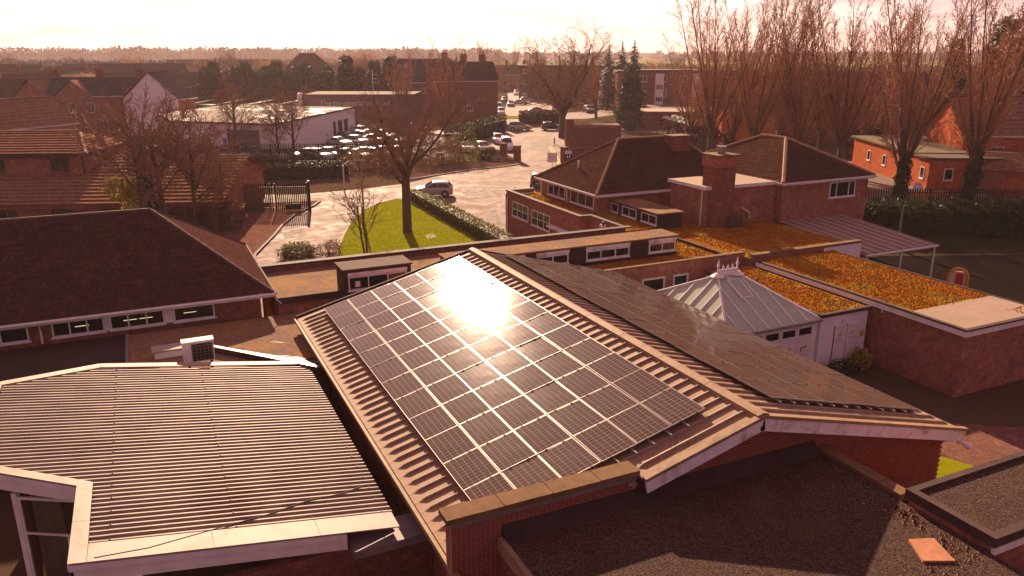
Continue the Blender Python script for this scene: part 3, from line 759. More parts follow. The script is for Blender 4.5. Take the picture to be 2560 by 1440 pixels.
# mounting rails under each bank belong to the hall roof
def rails(mb):
    for c in range(6):
        for a in (0.25, 0.75):
            sx = (6.03 - XL) / math.cos(TH) + c * PW + 0.018 * ((c + 1) // 2) + a * PW
            X, Z = XL + sx * math.cos(TH), ZE + sx * math.sin(TH)
            mb.box(X - 0.02, X + 0.02, 13.78, 30.9, Z + 0.085, Z + 0.12)
            sx = 0.66 + c * PW + a * PW; X, Z = XR - sx * math.cos(THR), ZE + sx * math.sin(THR)
            mb.box(X - 0.02, X + 0.02, 13.85, 30.9, Z + 0.085, Z + 0.12)
part(hall, 'mounting_rails', M['alu'], rails)

# ------------------------------------------------------------------ gravel roof in the foreground
gr = block('gravel_roof_wing', 'foreground flat roof of dark gravel in the shadow of the gable', 'flat roof', (10.5, 8, 0))
pl = [(5.95, 3.0), (15.0, 3.0), (15.0, 10.5), (15.35, 10.62), (15.35, 13.27), (5.95, 13.25)]
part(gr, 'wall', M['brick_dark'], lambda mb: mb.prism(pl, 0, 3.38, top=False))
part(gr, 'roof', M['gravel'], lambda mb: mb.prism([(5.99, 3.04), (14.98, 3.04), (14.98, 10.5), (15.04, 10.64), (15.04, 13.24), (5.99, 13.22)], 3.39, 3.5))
def edge(mb):
    mb.box(5.86, 5.985, 3.0, 13.2, 3.25, 3.56)
part(gr, 'edge_trim', M['sheet'], edge)
def ups(mb):
    mb.face([(6.0, 12.98, 3.502), (14.95, 12.98, 3.502), (14.95, 13.255, 3.80), (6.0, 13.255, 3.80)])
    mb.face([(6.0, 13.255, 3.80), (14.95, 13.255, 3.80), (14.95, 13.265, 3.80), (6.0, 13.265, 3.80)])
    mb.face([(6.0, 12.98, 3.40), (6.0, 12.98, 3.502), (6.0, 13.255, 3.80), (6.0, 13.255, 3.4)])
part(gr, 'upstand_flashing', M['felt_dark'], ups)
for k in range(4):
    part(gr, 'coping_stone', M['coping'], lambda mb, k=k: mb.box(15.05, 15.40, 10.66 + k * 0.645, 11.29 + k * 0.645, 3.40, 3.60 + 0.004 * (k % 2)))
sr = block('raised_roof_box', 'small raised flat roof of pale gravel with dark kerb at the right edge', 'flat roof', (17, 9.4, 0))
part(sr, 'wall', M['brick'], lambda mb: mb.box(15.06, 19.7, 8.46, 10.44, 0, 3.62))
part(sr, 'roof', M['gravel'], lambda mb: mb.box(15.2, 19.6, 8.55, 10.35, 3.63, 3.78))
def krb(mb):
    mb.box(15.0, 15.2, 8.35, 10.52, 3.63, 3.86); mb.box(15.2, 19.8, 10.35, 10.52, 3.63, 3.855); mb.box(15.2, 19.8, 8.35, 8.55, 3.63, 3.855); mb.box(19.6, 19.8, 8.55, 10.35, 3.63, 3.852)
part(sr, 'kerb', M['coping_dark'], krb)
part(sr, 'fascia', M['white'], lambda mb: mb.box(15.02, 19.79, 8.37, 8.42, 3.42, 3.625))
def lichen(rects, n):
    r = np.random.default_rng(19); mb = B_(gr)
    for _ in range(n):
        a, b, c, d = rects[int(r.integers(len(rects)))]
        x, y = r.normal((a + b) / 2, (b - a) / 3.5), r.normal((c + d) / 2, (d - c) / 3.5)
        if not (6.1 < x < 14.9 and y < 12.9): continue
        q = r.uniform(0.015, 0.05); mb.face([(x - q, y, 3.502), (x, y - q, 3.502), (x + q, y, 3.502), (x, y, 3.5 + q)]); mb.face([(x + q, y, 3.502), (x, y + q, 3.502), (x - q, y, 3.502), (x, y, 3.5 + q)])
    ob = mb.build('lichen_crumbs', M['terracotta'], gr); ob['kind'] = 'stuff'
lichen([(14.2, 14.9, 9.6, 10.6), (13.9, 14.9, 8.4, 9.4), (12.5, 13.8, 7.6, 8.6)], 260)
tag(MB((13.9, 9.0, 3.5)).prism([(13.8, 9.42), (14.32, 9.22), (14.02, 8.5), (13.42, 8.78)], 3.502, 3.55).build('paving_slab', M['terracotta'], loc=(13.9, 9.0, 3.5)), 'square terracotta slab lying on the lit gravel roof', 'slab')
# ------------------------------------------------------------------ corrugated hall (left foreground), roof falls towards the solar hall
cz = lambda x: 2.58 + 0.158 * (4.5 - x)
co_ = block('corrugated_hall', 'pale metal hall with ribbed corrugated roof and white edge flashings', 'hall', (0, 21.5, 0))
def xleft(y):
    if y < 19.15: return -2.02
    if y < 20.62: return -2.02 - (y - 19.15) / 1.47 * 2.55
    if y < 25.7: return -4.57
    return -4.57 + (y - 25.7) / 1.35 * 2.5
def corr(xa, xb, dz):
    mb = B_(co_); per = 0.2; prof = [(0.0, 0.0), (0.085, 0.0), (0.115, 0.062), (0.16, 0.062), (0.2, 0.0)]
    y0 = 16.42
    n = int((27.0 - y0) / per)
    for k in range(n):
        for i in range(4):
            ya, za = y0 + k * per + prof[i][0], prof[i][1]; yb, zb = y0 + k * per + prof[i + 1][0], prof[i + 1][1]
            la, lb = max(xa, xleft(ya)), max(xa, xleft(yb))
            if la >= xb or lb >= xb: continue
            mb.face([(la, ya, cz(la) + za + dz), (xb, ya, cz(xb) + za + dz), (xb, yb, cz(xb) + zb + dz), (lb, yb, cz(lb) + zb + dz)])
    return mb.build('corrugated_sheet', M['metal'], co_)
corr(-5, -1.6, 0.0); corr(-1.66, 0.92, 0.005); corr(0.86, 4.5, 0.010)
fx = B_(co_)
for x in (-1.63, 0.89, 4.25):
    for k in range(0, 52, 3):
        y = 16.42 + k * 0.2 + 0.137
        if x > xleft(y) + 0.1 and y < 26.9: fx.box(x - 0.014, x + 0.014, y - 0.014, y + 0.014, cz(x) + 0.06, cz(x) + 0.09)
fx.build('roof_fixings', M['black'], co_)['kind'] = 'stuff'
def flash(name, quad, lift=0.085):
    q = [(x, y, cz(x) + lift) for x, y in quad]
    mb = B_(co_); mb.face(q); mb.face([(x, y, z - 0.03) for x, y, z in q[::-1]])
    for i in range(4):
        a, b = q[i], q[(i + 1) % 4]; mb.face([(a[0], a[1], a[2] - 0.03), (b[0], b[1], b[2] - 0.03), b, a])
    return mb.build(name, M['flash'], co_)
for a, b in ((-2.02, 0.35), (0.36, 2.6), (2.61, 4.46)): flash('near_flashing', [(a, 15.78), (b, 15.78), (b, 16.46), (a, 16.46)])
for a, b in ((15.78, 17.4), (17.41, 19.15)): flash('side_flashing', [(-2.36, a), (-2.03, a), (-2.03, b), (-2.36, b - (0.12 if b > 19 else 0))])
flash('corner_flashing', [(-2.36, 19.03), (-2.03, 19.16), (-4.6, 20.66), (-4.72, 20.37)])
flash('far_flashing', [(-2.1, 26.98), (4.46, 26.98), (4.46, 27.32), (-2.1, 27.32)], 0.09)
flash('corner_flashing', [(-4.62, 25.6), (-2.06, 26.98), (-2.12, 27.32), (-4.8, 25.8)], 0.09)
flash('side_flashing', [(-4.8, 20.4), (-4.58, 20.6), (-4.6, 25.6), (-4.8, 25.8)])
for A, Bq in (((-2.34, 15.80), (3.2, 15.80)), ((-4.70, 20.40), (-2.36, 19.05)), ((-2.345, 19.05), (-2.345, 15.80))):
    def fas(mb, A=A, Bq=Bq):
        for k, (t, h) in enumerate(((0.03, 0.14), (0.0, 0.42))):
            u = Vector((Bq[0] - A[0], Bq[1] - A[1], 0)); n = u.normalized().cross(Vector((0, 0, 1))) * t
            a0, b0 = cz(A[0]) + 0.03, cz(Bq[0]) + 0.03
            q0, q1 = Vector((A[0], A[1], 0)) + n, Vector((Bq[0], Bq[1], 0)) + n
            i0, i1 = q0 - u.normalized().cross(Vector((0, 0, 1))) * 0.06, q1 - u.normalized().cross(Vector((0, 0, 1))) * 0.06
            tops = [(*q0[:2], a0), (*q1[:2], b0), (*i1[:2], b0), (*i0[:2], a0)]
            bots = [(x, y, z - h) for x, y, z in tops]
            mb.face(bots[::-1]); mb.face(tops)
            for i in range(4): mb.face([bots[i], bots[(i + 1) % 4], tops[(i + 1) % 4], tops[i]])
    part(co_, 'fascia', M['white'], fas)
def cwalls(mb):
    mb.box(-1.9, 4.3, 16.0, 16.2, 0, 2.3); mb.box(4.1, 4.3, 16.2, 26.9, 0, 2.4); mb.box(-2.0, 4.1, 26.9, 27.1, 0, 2.4); mb.box(-3.75, -3.6, 20.25, 26.0, 0, 3.3)
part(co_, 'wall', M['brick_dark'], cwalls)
part(co_, 'floor_slab', M['wood'], lambda mb: mb.prism([(-3.55, 20.3), (-2.1, 19.4), (-2.0, 16.3), (4.0, 16.3), (4.0, 26.8), (-3.55, 26.0)], 0.0, 0.15))
# tall window in the canted corner
A, Bq = Vector((-3.72, 20.02, 0)), Vector((-2.22, 19.13, 0)); u = (Bq - A).normalized(); n = u.cross(Vector((0, 0, 1)))
part(co_, 'post', M['white'], lambda mb: mb.obox(A, u, n, -0.14, -0.002, 0, 3.36, -0.06, 0.06))
window(co_, (A.x, A.y, 0.55), u, n, (Bq - A).length, 2.72, 1, 1, 0.06, M['white'], M['glass_clear'], top=1.0)
part(co_, 'sill_wall', M['brick_dark'], lambda mb: mb.obox(A, u, n, 0, (Bq - A).length, 0, 0.48, -0.1, 0.0))
cu = MB()
for k in range(26):
    a, b = k * 0.03, (k + 1) * 0.03
    pa = A + u * (0.1 + a) - n * (0.25 + 0.03 * math.sin(k * 1.9)); pb = A + u * (0.1 + b) - n * (0.25 + 0.03 * math.sin((k + 1) * 1.9))
    cu.face([(pa.x, pa.y, 0.4), (pb.x, pb.y, 0.4), (pb.x, pb.y, 3.25), (pa.x, pa.y, 3.25)])
co2 = MB((A.x, A.y, 0.15)); co2.v = [(x - A.x, y - A.y, z - 0.15) for x, y, z in cu.v]; co2.f = cu.f; co2.m = cu.m
tag(co2.build('curtain', M['curtain'], loc=(A.x, A.y, 0.15)), 'beige pleated curtain behind the corner window of the corrugated hall', 'curtain')
# loose black cable lying along the near flashing
cb = [(-1.9, 15.9), (-0.9, 16.05), (0.4, 16.5), (1.6, 16.9), (2.7, 17.4), (3.5, 17.55), (4.2, 17.9)]
tag(MB((0, 16, 3)).tube([(x, y, cz(x) + 0.085) for x, y in cb], 0.012, 5).build('cable', M['black'], loc=(0, 16, 3)), 'thin black cable lying across the corrugated roof near its front edge', 'cable')
# grey link slab between corrugated hall and solar hall
lk = block('link_roof', 'narrow grey lead roof between corrugated hall and solar hall', 'flat roof', (4.8, 16, 0))
part(lk, 'wall', M['brick_dark'], lambda mb: mb.box(3.3, 5.33, 15.95, 16.18, 0, 2.2))
part(lk, 'roof', M['lead'], lambda mb: mb.box(3.3, 5.33, 15.6, 16.6, 2.2, 2.42))
lb = block('lean_to_roof', 'small lit lean-to roof corner at the bottom edge', 'flat roof', (3.4, 13.8, 0))
part(lb, 'wall', M['brick_dark'], lambda mb: mb.box(1.5, 3.55, 12.6, 14.2, 0, 1.9))
part(lb, 'roof', M['sheet'], lambda mb: mb.box(1.4, 3.72, 12.5, 14.35, 1.9, 2.05))
part(lb, 'flashing', M['flash'], lambda mb: mb.box(2.9, 3.35, 12.9, 14.0, 2.052, 2.075))

# ------------------------------------------------------------------ hipped hall on the left
hh = block('hipped_hall', 'long hall on the left with dark tiled hipped roof and clerestory windows', 'hall', (-3, 38.7, 0))
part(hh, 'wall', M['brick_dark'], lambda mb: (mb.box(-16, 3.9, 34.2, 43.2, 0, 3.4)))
hip_roof(hh, -16.5, 4.42, 33.85, 43.55, 3.5, 6.65, (-11.5, 38.7), (0.0, 38.7), M['tile_dark'], M['ridge_dark'], 0.32, 0.014, 'x', 0.09)
part(hh, 'fascia', M['white'], lambda mb: (mb.box(-16.5, 4.42, 33.84, 33.88, 3.28, 3.47), mb.box(4.40, 4.44, 33.9, 43.5, 3.3, 3.47)))
part(hh, 'soffit', M['white'], lambda mb: mb.box(-16.4, 4.38, 33.89, 34.19, 3.30, 3.34))
gutter(hh, (-16.5, 33.76, 3.42), (4.5, 33.76, 3.42), M['white'], 0.065)
gutter(hh, (4.5, 33.76, 3.44), (4.5, 43.6, 3.44), M['ridge_dark'], 0.06)
for (x, w, c) in ((-5.9, 0.98, 1), (-4.12, 1.87, 3), (-2.05, 2.05, 3), (0.35, 1.62, 1)):
    window(hh, (x, 34.2, 2.62), UX, NY, w, 0.62, c, 1, 0.06)
part(hh, 'window_panel', M['white'], lambda mb: (mb.box(-2.24, -2.06, 34.16, 34.199, 2.62, 3.24), mb.box(0.01, 0.34, 34.16, 34.199, 2.62, 3.24), mb.box(-4.12, 1.97, 34.17, 34.1995, 3.243, 3.29)))
pipe(hh, [(-4.55, 33.78, 3.38), (-4.5, 33.98, 3.25), (-4.5, 34.12, 2.95), (-4.5, 34.12, 2.45)])
pipe(hh, [(4.46, 33.8, 3.4), (4.5, 33.7, 3.2), (4.7, 33.6, 3.0)], r=0.02, name='wire')
for k, x in enumerate((-3.3, -1.55, -0.95, 0.75)):
    tag(MB((x, 34.19, 2.9)).obox((x, 34.19, 2.95), UX, NY, 0, 0.5, 0, 0.022, 0.022, 0.034).build('strip_lamp', M['lampglow'], loc=(x, 34.19, 2.9)),
        'lit yellow strip lamp seen in the clerestory windows, %s from the left' % ORD[k], 'lamp', 'strip lamps behind the clerestory windows')

# low flat roofs between the halls
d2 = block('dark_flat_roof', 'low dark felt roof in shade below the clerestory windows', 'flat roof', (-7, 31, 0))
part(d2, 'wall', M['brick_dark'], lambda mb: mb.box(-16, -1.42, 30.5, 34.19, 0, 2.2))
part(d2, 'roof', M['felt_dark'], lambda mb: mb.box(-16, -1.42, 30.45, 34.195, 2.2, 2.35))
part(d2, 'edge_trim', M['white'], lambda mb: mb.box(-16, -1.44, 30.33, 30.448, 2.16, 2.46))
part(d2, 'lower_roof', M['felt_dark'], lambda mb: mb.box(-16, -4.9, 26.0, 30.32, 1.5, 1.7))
d1 = block('gravel_link_roof', 'flat gravel roof with wet patches between the halls', 'flat roof', (1.5, 30.5, 0))
part(d1, 'wall', M['brick_dark'], lambda mb: mb.box(-1.40, 5.30, 27.35, 33.85, 0, 2.35))
def d1roof(mb):
    mb.box(-1.40, 5.30, 27.34, 33.6, 2.36, 2.5)
part(d1, 'roof', M['gravel_moss'], d1roof)
part(d1, 'side_trim', M['lead'], lambda mb: mb.box(-1.52, -1.405, 27.34, 33.6, 2.3, 2.56))
def upst(mb):   # diagonal upstand with a wide metal cap running down to the solar hall
    A, Bq = Vector((0.62, 31.2, 2.502)), Vector((4.75, 26.4, 2.502))
    mb.beam(A, Bq, 0.10, 0.22)
part(d1, 'diagonal_upstand', M['felt_dark'], upst)
def upst2(mb):
    A, Bq = Vector((0.55, 31.3, 2.725)), Vector((4.8, 26.35, 2.725)); mb.beam(A, Bq, 0.16, 0.03)
    u = (Bq - A).normalized(); n = u.cross(Vector((0, 0, 1)))
    mb.face([A + u * 0.9 - n * 0.12, A + u * 0.9 - n * 0.45 + Vector((0, 0, -0.2)), Bq - u * 0.5 - n * 0.75 + Vector((0, 0, -0.2)), Bq - u * 0.5 - n * 0.12][::-1])
part(d1, 'metal_cap', M['alu'], upst2)
m_, N_, L_, b_ = newmat('standing_water'); b_.inputs['Base Color'].default_value = (0.08, 0.06, 0.05, 1); b_.inputs['Roughness'].default_value = 0.12
M['water'] = m_
for k, (x, y, sx, sy) in enumerate(((4.3, 28.1, 0.8, 0.25), (3.3, 28.9, 0.7, 0.22), (3.9, 30.2, 0.25, 0.12), (3.2, 31.0, 0.12, 0.3), (4.0, 33.3, 0.08, 0.35), (2.2, 30.2, 0.5, 0.16))):
    pts = [(x + sx * math.cos(t * 0.449) * (1 + 0.3 * math.sin(t * 2.3 + k)) - 0.6 * sy * math.sin(t * 0.449), y + sy * math.sin(t * 0.449) * (1 + 0.25 * math.cos(t * 1.7)) - 0.5 * sx * math.cos(t * 0.449)) for t in range(14)]
    w_ = MB().sheet(pts, 2.505).build('puddle', M['water']); w_['kind'] = 'structure'
ac = block('air_conditioner', 'white air conditioning unit with dark grille standing behind the corrugated roof', 'air conditioner', (0.95, 28.3, 2.5))
part(ac, 'casing', M['upvc'], lambda mb: mb.box(0.42, 1.46, 28.05, 28.45, 2.98, 3.72))
part(ac, 'grille', M['black'], lambda mb: mb.box(0.72, 1.42, 28.02, 28.049, 3.03, 3.66))
def gri(mb):
    for k in range(6): mb.box(0.74 + k * 0.13, 0.755 + k * 0.13, 28.008, 28.019, 3.04, 3.65)
    for k in range(5): mb.box(0.73, 1.41, 28.005, 28.0075, 3.1 + k * 0.12, 3.115 + k * 0.12)
part(ac, 'grille_wires', M['steel'], gri)
part(ac, 'top_cover', M['upvc'], lambda mb: mb.box(0.40, 1.48, 28.03, 28.47, 3.721, 3.76))
for x in (0.55, 1.3): part(ac, 'foot', M['black'], lambda mb, x=x: mb.box(x, x + 0.08, 28.0, 28.5, 2.5, 2.979))
sk = block('roof_light_box', 'pale box roof light lying on the gravel roof behind the air conditioner', 'roof light', (0, 30.6, 2.5))
part(sk, 'curb', M['upvc'], lambda mb: mb.box(-0.52, 0.50, 30.25, 30.75, 2.5, 2.76))
part(sk, 'lid', M['flash'], lambda mb: (mb.box(-0.6, -0.02, 30.18, 30.85, 2.762, 2.83), mb.box(-0.01, 0.58, 30.18, 30.85, 2.762, 2.83)))

# ------------------------------------------------------------------ long link block with parapet and dormers
lkb = block('link_block', 'long flat-roofed brick block with dark parapet across the middle', 'building', (15, 36.3, 0))
part(lkb, 'wall', M['brick'], lambda mb: mb.box(4.6, 25.5, 33.9, 38.45, 0, 3.0))
part(lkb, 'roof', M['gravel_moss'], lambda mb: mb.box(4.58, 26.0, 33.88, 38.46, 3.0, 3.16))
part(lkb, 'parapet', M['brick_dark'], lambda mb: mb.box(4.5, 25.6, 38.47, 38.75, 0, 3.42))
part(lkb, 'coping', M['coping_dark'], lambda mb: mb.box(4.45, 26.05, 38.40, 38.82, 3.422, 3.5))
part(lkb, 'edge_trim', M['felt_dark'], lambda mb: mb.box(4.6, 12.9, 33.78, 33.879, 2.9, 3.2))
dm = part(lkb, 'dormer', M['felt_dark'], lambda mb: mb.box(7.42, 10.55, 33.36, 34.75, 2.5, 4.2))
MB(OFF[lkb.name]).box(7.36, 10.62, 33.28, 34.8, 4.202, 4.27).build('dormer_roof', M['felt'], dm)
w_ = window(lkb, (7.62, 33.36, 3.28), UX, NY, 2.72, 0.62, 3, 1, 0.05)
part(lkb, 'window_head', M['white_old'], lambda mb: mb.box(7.6, 10.36, 33.325, 33.359, 3.92, 4.08))
fan = B_(lkb); fan.box(7.92, 8.14, 33.30, 33.338, 3.42, 3.68); fan.build('extractor_fan', M['white'], lkb)
sd = part(lkb, 'long_dormer', M['felt_dark'], lambda mb: mb.box(12.6, 25.68, 33.56, 35.05, 2.6, 3.98))
part(lkb, 'long_dormer_roof', M['gravel_moss'], lambda mb: mb.box(12.5, 25.76, 33.45, 35.12, 3.982, 4.06))
for x, w, c in ((14.9, 1.55, 2), (17.15, 1.8, 2), (20.0, 2.62, 3), (23.86, 1.72, 2)):
    window(lkb, (x, 33.56, 3.22), UX, NY, w, 0.52, c, 1, 0.07, M['white_old'])
    part(lkb, 'window_head', M['white_old'], lambda mb, x=x, w=w: mb.box(x - 0.04, x + w + 0.04, 33.50, 33.559, 3.76, 3.94))

# flat moss block in front of and beyond it
mo = block('mossy_flat_block', 'brick block with orange mossy flat roof behind the conservatory', 'building', (29, 35, 0))
part(mo, 'wall', M['brick'], lambda mb: (mb.box(19.6, 28.6, 31.4, 33.5, 0, 2.9), mb.box(28.6, 36.4, 30.75, 44, 0, 2.9), mb.box(25.75, 28.59, 33.51, 44, 0, 2.88)))
part(mo, 'roof', M['moss'], lambda mb: (mb.box(19.65, 25.7, 31.62, 33.5, 2.9, 2.98), mb.box(25.78, 28.58, 31.62, 41.0, 2.9, 2.985), mb.box(28.6, 36.35, 31.0, 44.0, 2.91, 2.99)))
part(mo, 'front_parapet', M['brick'], lambda mb: (mb.box(19.6, 28.58, 31.38, 31.6, 2.902, 3.2), mb.box(28.6, 36.4, 30.73, 30.98, 2.912, 3.18)))
part(mo, 'coping', M['coping'], lambda mb: (mb.box(19.5, 28.5, 31.33, 31.65, 3.202, 3.27), mb.box(28.52, 36.5, 30.67, 31.04, 3.182, 3.26)))
part(mo, 'roof_upstand', M['felt_dark'], lambda mb: (mb.box(27.6, 27.75, 31.65, 37.3, 2.99, 3.14)))
part(mo, 'white_end_wall', M['white_wall'], lambda mb: mb.box(33.6, 36.42, 30.66, 30.725, 1.6, 3.1))
for x, w in ((22.0, 1.4), (23.92, 0.95)): window(mo, (x, 31.38, 1.5), UX, NY, w, 1.05, 1, 1, 0.09)
d3 = part(mo, 'dormer', M['felt_dark'], lambda mb: mb.box(28.2, 30.0, 38.85, 45.2, 2.992, 3.95))
part(mo, 'dormer_roof', M['gravel_moss'], lambda mb: mb.box(28.1, 30.08, 38.75, 45.28, 3.952, 4.03))
for y in (43.3, 41.15, 38.95): window(mo, (28.2, y + 1.65, 3.25), -UY, NX, 1.65, 0.6, 2, 1, 0.06)
# moss clumps as real relief on the mossy roofs
def moss_clumps(rects, n, parent, o, seed=1, size=(0.035, 0.10)):
    r = np.random.default_rng(seed); tot = sum((b - a) * (d - c) for a, b, c, d, z in rects); V = []; F = []
    base = np.array([(1, 0, 0), (0.31, 0.95, 0), (-0.81, 0.59, 0), (-0.81, -0.59, 0), (0.31, -0.95, 0), (0.05, 0.03, 1.0)])
    fc = [(0, 1, 5), (1, 2, 5), (2, 3, 5), (3, 4, 5), (4, 0, 5)]
    for a, b, c, d, z in rects:
        k = int(n * (b - a) * (d - c) / tot)
        for _ in range(k):
            s_ = r.uniform(*size); h = s_ * r.uniform(0.4, 0.75); t = r.uniform(0, 6.28); ct, st = math.cos(t), math.sin(t)
            p = base * (s_ * r.uniform(0.7, 1.2), s_ * r.uniform(0.7, 1.2), h)
            x = p[:, 0] * ct - p[:, 1] * st + r.uniform(a, b); y = p[:, 0] * st + p[:, 1] * ct + r.uniform(c, d)
            i = len(V); V += list(zip(x - o[0], y - o[1], p[:, 2] + z - 0.005 - o[2])); F += [tuple(i + q for q in f) for f in fc]
    me = bpy.data.meshes.new('moss'); me.from_pydata(V, [], F); me.materials.append(M['moss_clump'])
    ob = link('moss', me, parent); ob['kind'] = 'stuff'
moss_clumps([(25.8, 28.1, 31.7, 41, 2.985), (28.7, 36.2, 31.1, 38, 2.99), (20, 25.6, 31.7, 33.4, 2.98)], 5200, mo, OFF[mo.name], 3)

# front block with parapet, the pyramid-roofed hall stands on it
fb = block('front_block', 'brick front block with white multi-pane windows and mossy flat roof', 'building', (27, 48, 0))
part(fb, 'wall', M['brick'], lambda mb: mb.prism([(24.75, 42.5), (25.55, 42.5), (25.55, 38.83), (26.8, 38.83), (26.8, 53.6), (24.75, 53.6)], 0, 3.1, top=False))
part(fb, 'roof', M['moss'], lambda mb: (mb.box(25.0, 28.0, 42.7, 53.3, 3.1, 3.16), mb.box(25.8, 28.05, 38.8, 42.69, 3.09, 3.155)))
def fpar(mb):
    mb.box(24.75, 24.98, 42.52, 53.6, 3.102, 3.42); mb.box(24.99, 27.0, 53.35, 53.59, 3.165, 3.42); mb.box(24.99, 25.57, 42.52, 42.72, 3.165, 3.42); mb.box(25.575, 25.78, 38.84, 42.72, 3.102, 3.42)
part(fb, 'parapet', M['brick'], fpar)
def fcop(mb):
    mb.box(24.70, 25.03, 42.46, 53.66, 3.422, 3.49); mb.box(25.031, 27.0, 53.3, 53.66, 3.422, 3.486); mb.box(25.031, 25.83, 42.45, 42.78, 3.422, 3.488); mb.box(25.53, 25.83, 38.83, 42.449, 3.422, 3.484)
part(fb, 'coping', M['coping_dark'], fcop)
window(fb, (24.75, 52.45, 1.72), -UY, NX, 2.65, 1.1, 3, 2, 0.06)
window(fb, (24.75, 49.2, 1.66), -UY, NX, 2.75, 1.1, 3, 2, 0.06)
part(fb, 'door_canopy', M['white_old'], lambda mb: mb.box(24.3, 24.745, 42.9, 46.2, 2.12, 2.24))
pipe(fb, [(24.68, 53.2, 3.05), (24.64, 53.25, 2.6), (24.66, 53.3, 0.1)], r=0.06)
pipe(fb, [(24.66, 53.45, 3.2), (24.68, 53.45, 0.05)], M['black'], 0.05)
moss_clumps([(25.1, 26.8, 42.8, 53.0, 3.16), (25.9, 28, 38.9, 42.6, 3.155)], 1500, fb, OFF[fb.name], 5)
se = block('security_light', 'small white security light on a pole above the parapet', 'light', (25.4, 40.6, 0))
part(se, 'pole', M['white'], lambda mb: mb.tube([(25.35, 40.6, 2.0), (25.35, 40.6, 3.1)], 0.03, 6))
part(se, 'housing', M['white'], lambda mb: mb.box(25.2, 25.5, 40.45, 40.75, 3.1, 3.28))
part(se, 'lens', M['black'], lambda mb: mb.tube([(25.3, 40.5, 3.28), (25.26, 40.45, 3.48)], [0.09, 0.13], 8))
ph = block('pyramid_hall', 'brick hall with steep brown hipped roof and high windows left of the chimney house', 'hall', (32, 48.3, 0))
part(ph, 'wall', M['brick'], lambda mb: mb.box(27.15, 38.5, 44.15, 52.5, 0, 4.4))
hip_roof(ph, 26.8, 39.2, 43.85, 52.75, 4.5, 7.53, (31.2, 48.3), (36.4, 48.3), M['tile_brown'], M['ridge'], 0.24, 0.02, 'x', 0.10)
part(ph, 'fascia', M['white'], lambda mb: (mb.box(26.78, 26.82, 43.85, 52.75, 4.28, 4.47), mb.box(26.825, 39.2, 43.83, 43.87, 4.28, 4.47), mb.box(26.83, 27.14, 43.9, 52.7, 4.30, 4.33)))
gutter(ph, (26.72, 43.8, 4.42), (26.72, 52.8, 4.42), M['white'], 0.06)
for y, w in ((51.3, 2.6), (47.9, 3.2)): window(ph, (27.15, y, 3.35), -UY, NX, w, 0.88, 3, 1, 0.07)
pipe(ph, [(26.75, 48.35, 4.35), (27.05, 48.3, 4.1), (27.08, 48.3, 3.2)], r=0.05)
pipe(ph, [(26.75, 52.3, 4.35), (27.05, 52.3, 4.1), (27.08, 52.3, 3.2)], r=0.05)
part(ph, 'vent_pipe', M['white'], lambda mb: mb.tube([(28.3, 48.9, 5.3), (28.3, 48.9, 6.05)], 0.07, 8))
st = part(ph, 'chimney_stack', M['brick_dark'], lambda mb: mb.box(35.0, 36.5, 46.9, 48.0, 4.0, 7.62))
part(ph, 'stack_cap', M['coping'], lambda mb: mb.box(34.93, 36.57, 46.83, 48.07, 7.622, 7.70))

# ------------------------------------------------------------------ house with chimney
ho = block('chimney_house', 'brick house with brown hipped roof, white fascia and tall chimney in front', 'house', (41, 43, 0))
part(ho, 'wall', M['brick'], lambda mb: (mb.box(37.1, 44.8, 37.85, 48.3, 0, 5.4)))
part(ho, 'annex_wall', M['brick'], lambda mb: mb.box(31.4, 37.09, 38.35, 42.0, 2.9, 5.4))
part(ho, 'annex_roof', M['felt_tan'], lambda mb: mb.box(31.25, 37.05, 38.22, 42.1, 5.42, 5.52))
part(ho, 'annex_fascia', M['white'], lambda mb: (mb.box(31.2, 37.0, 38.15, 38.215, 5.33, 5.55), mb.box(31.18, 31.245, 38.15, 42.1, 5.33, 5.55)))
hip_roof(ho, 36.85, 45.05, 37.55, 48.6, 5.5, 7.75, (40.95, 41.9), (40.95, 44.2), M['tile_brown'], M['ridge'], 0.24, 0.02, 'y', 0.13)
part(ho, 'fascia', M['white'], lambda mb: (mb.box(36.83, 36.87, 37.55, 48.6, 5.3, 5.48), mb.box(36.875, 45.05, 37.53, 37.57, 5.3, 5.48), mb.box(36.9, 45, 37.58, 37.84, 5.32, 5.35)))
gutter(ho, (36.77, 37.5, 5.44), (36.77, 48.6, 5.44), M['white'], 0.06)
gutter(ho, (36.77, 37.46, 5.44), (45.1, 37.46, 5.44), M['white'], 0.06)
window(ho, (41.25, 37.85, 4.15), UX, NY, 2.35, 1.05, 3, 1, 0.07, M['upvc'], splits=[0, 0.62, 1.75, 2.35])
window(ho, (37.1, 47.6, 4.5), -UY, NX, 1.4, 0.7, 3, 1, 0.06, M['upvc'])
pipe(ho, [(37.04, 38.4, 5.35), (37.04, 38.4, 3.0)]); pipe(ho, [(31.34, 38.7, 5.3), (31.34, 38.7, 3.05)])
pipe(ho, [(34.3, 38.3, 4.0), (34.9, 38.28, 3.6), (34.95, 38.26, 3.25)], r=0.05)
part(ho, 'chimney', M['brick_dark'], lambda mb: mb.box(31.62, 33.02, 37.7, 39.1, 2.95, 6.75))
part(ho, 'chimney_head', M['brick'], lambda mb: mb.box(31.54, 33.10, 37.62, 39.18, 6.752, 7.42))
part(ho, 'chimney_cap', M['coping'], lambda mb: mb.box(31.48, 33.16, 37.56, 39.24, 7.422, 7.52))
part(ho, 'chimney_pot', M['steel'], lambda mb: (mb.tube([(32.35, 38.4, 7.5), (32.35, 38.4, 7.72)], 0.22, 10), mb.tube([(32.35, 38.4, 7.6), (32.35, 38.4, 7.98)], 0.3, 12)))
part(ho, 'flue_pipe', M['steel'], lambda mb: mb.tube([(32.9, 39.0, 7.5), (32.9, 39.0, 8.1)], 0.06, 6))
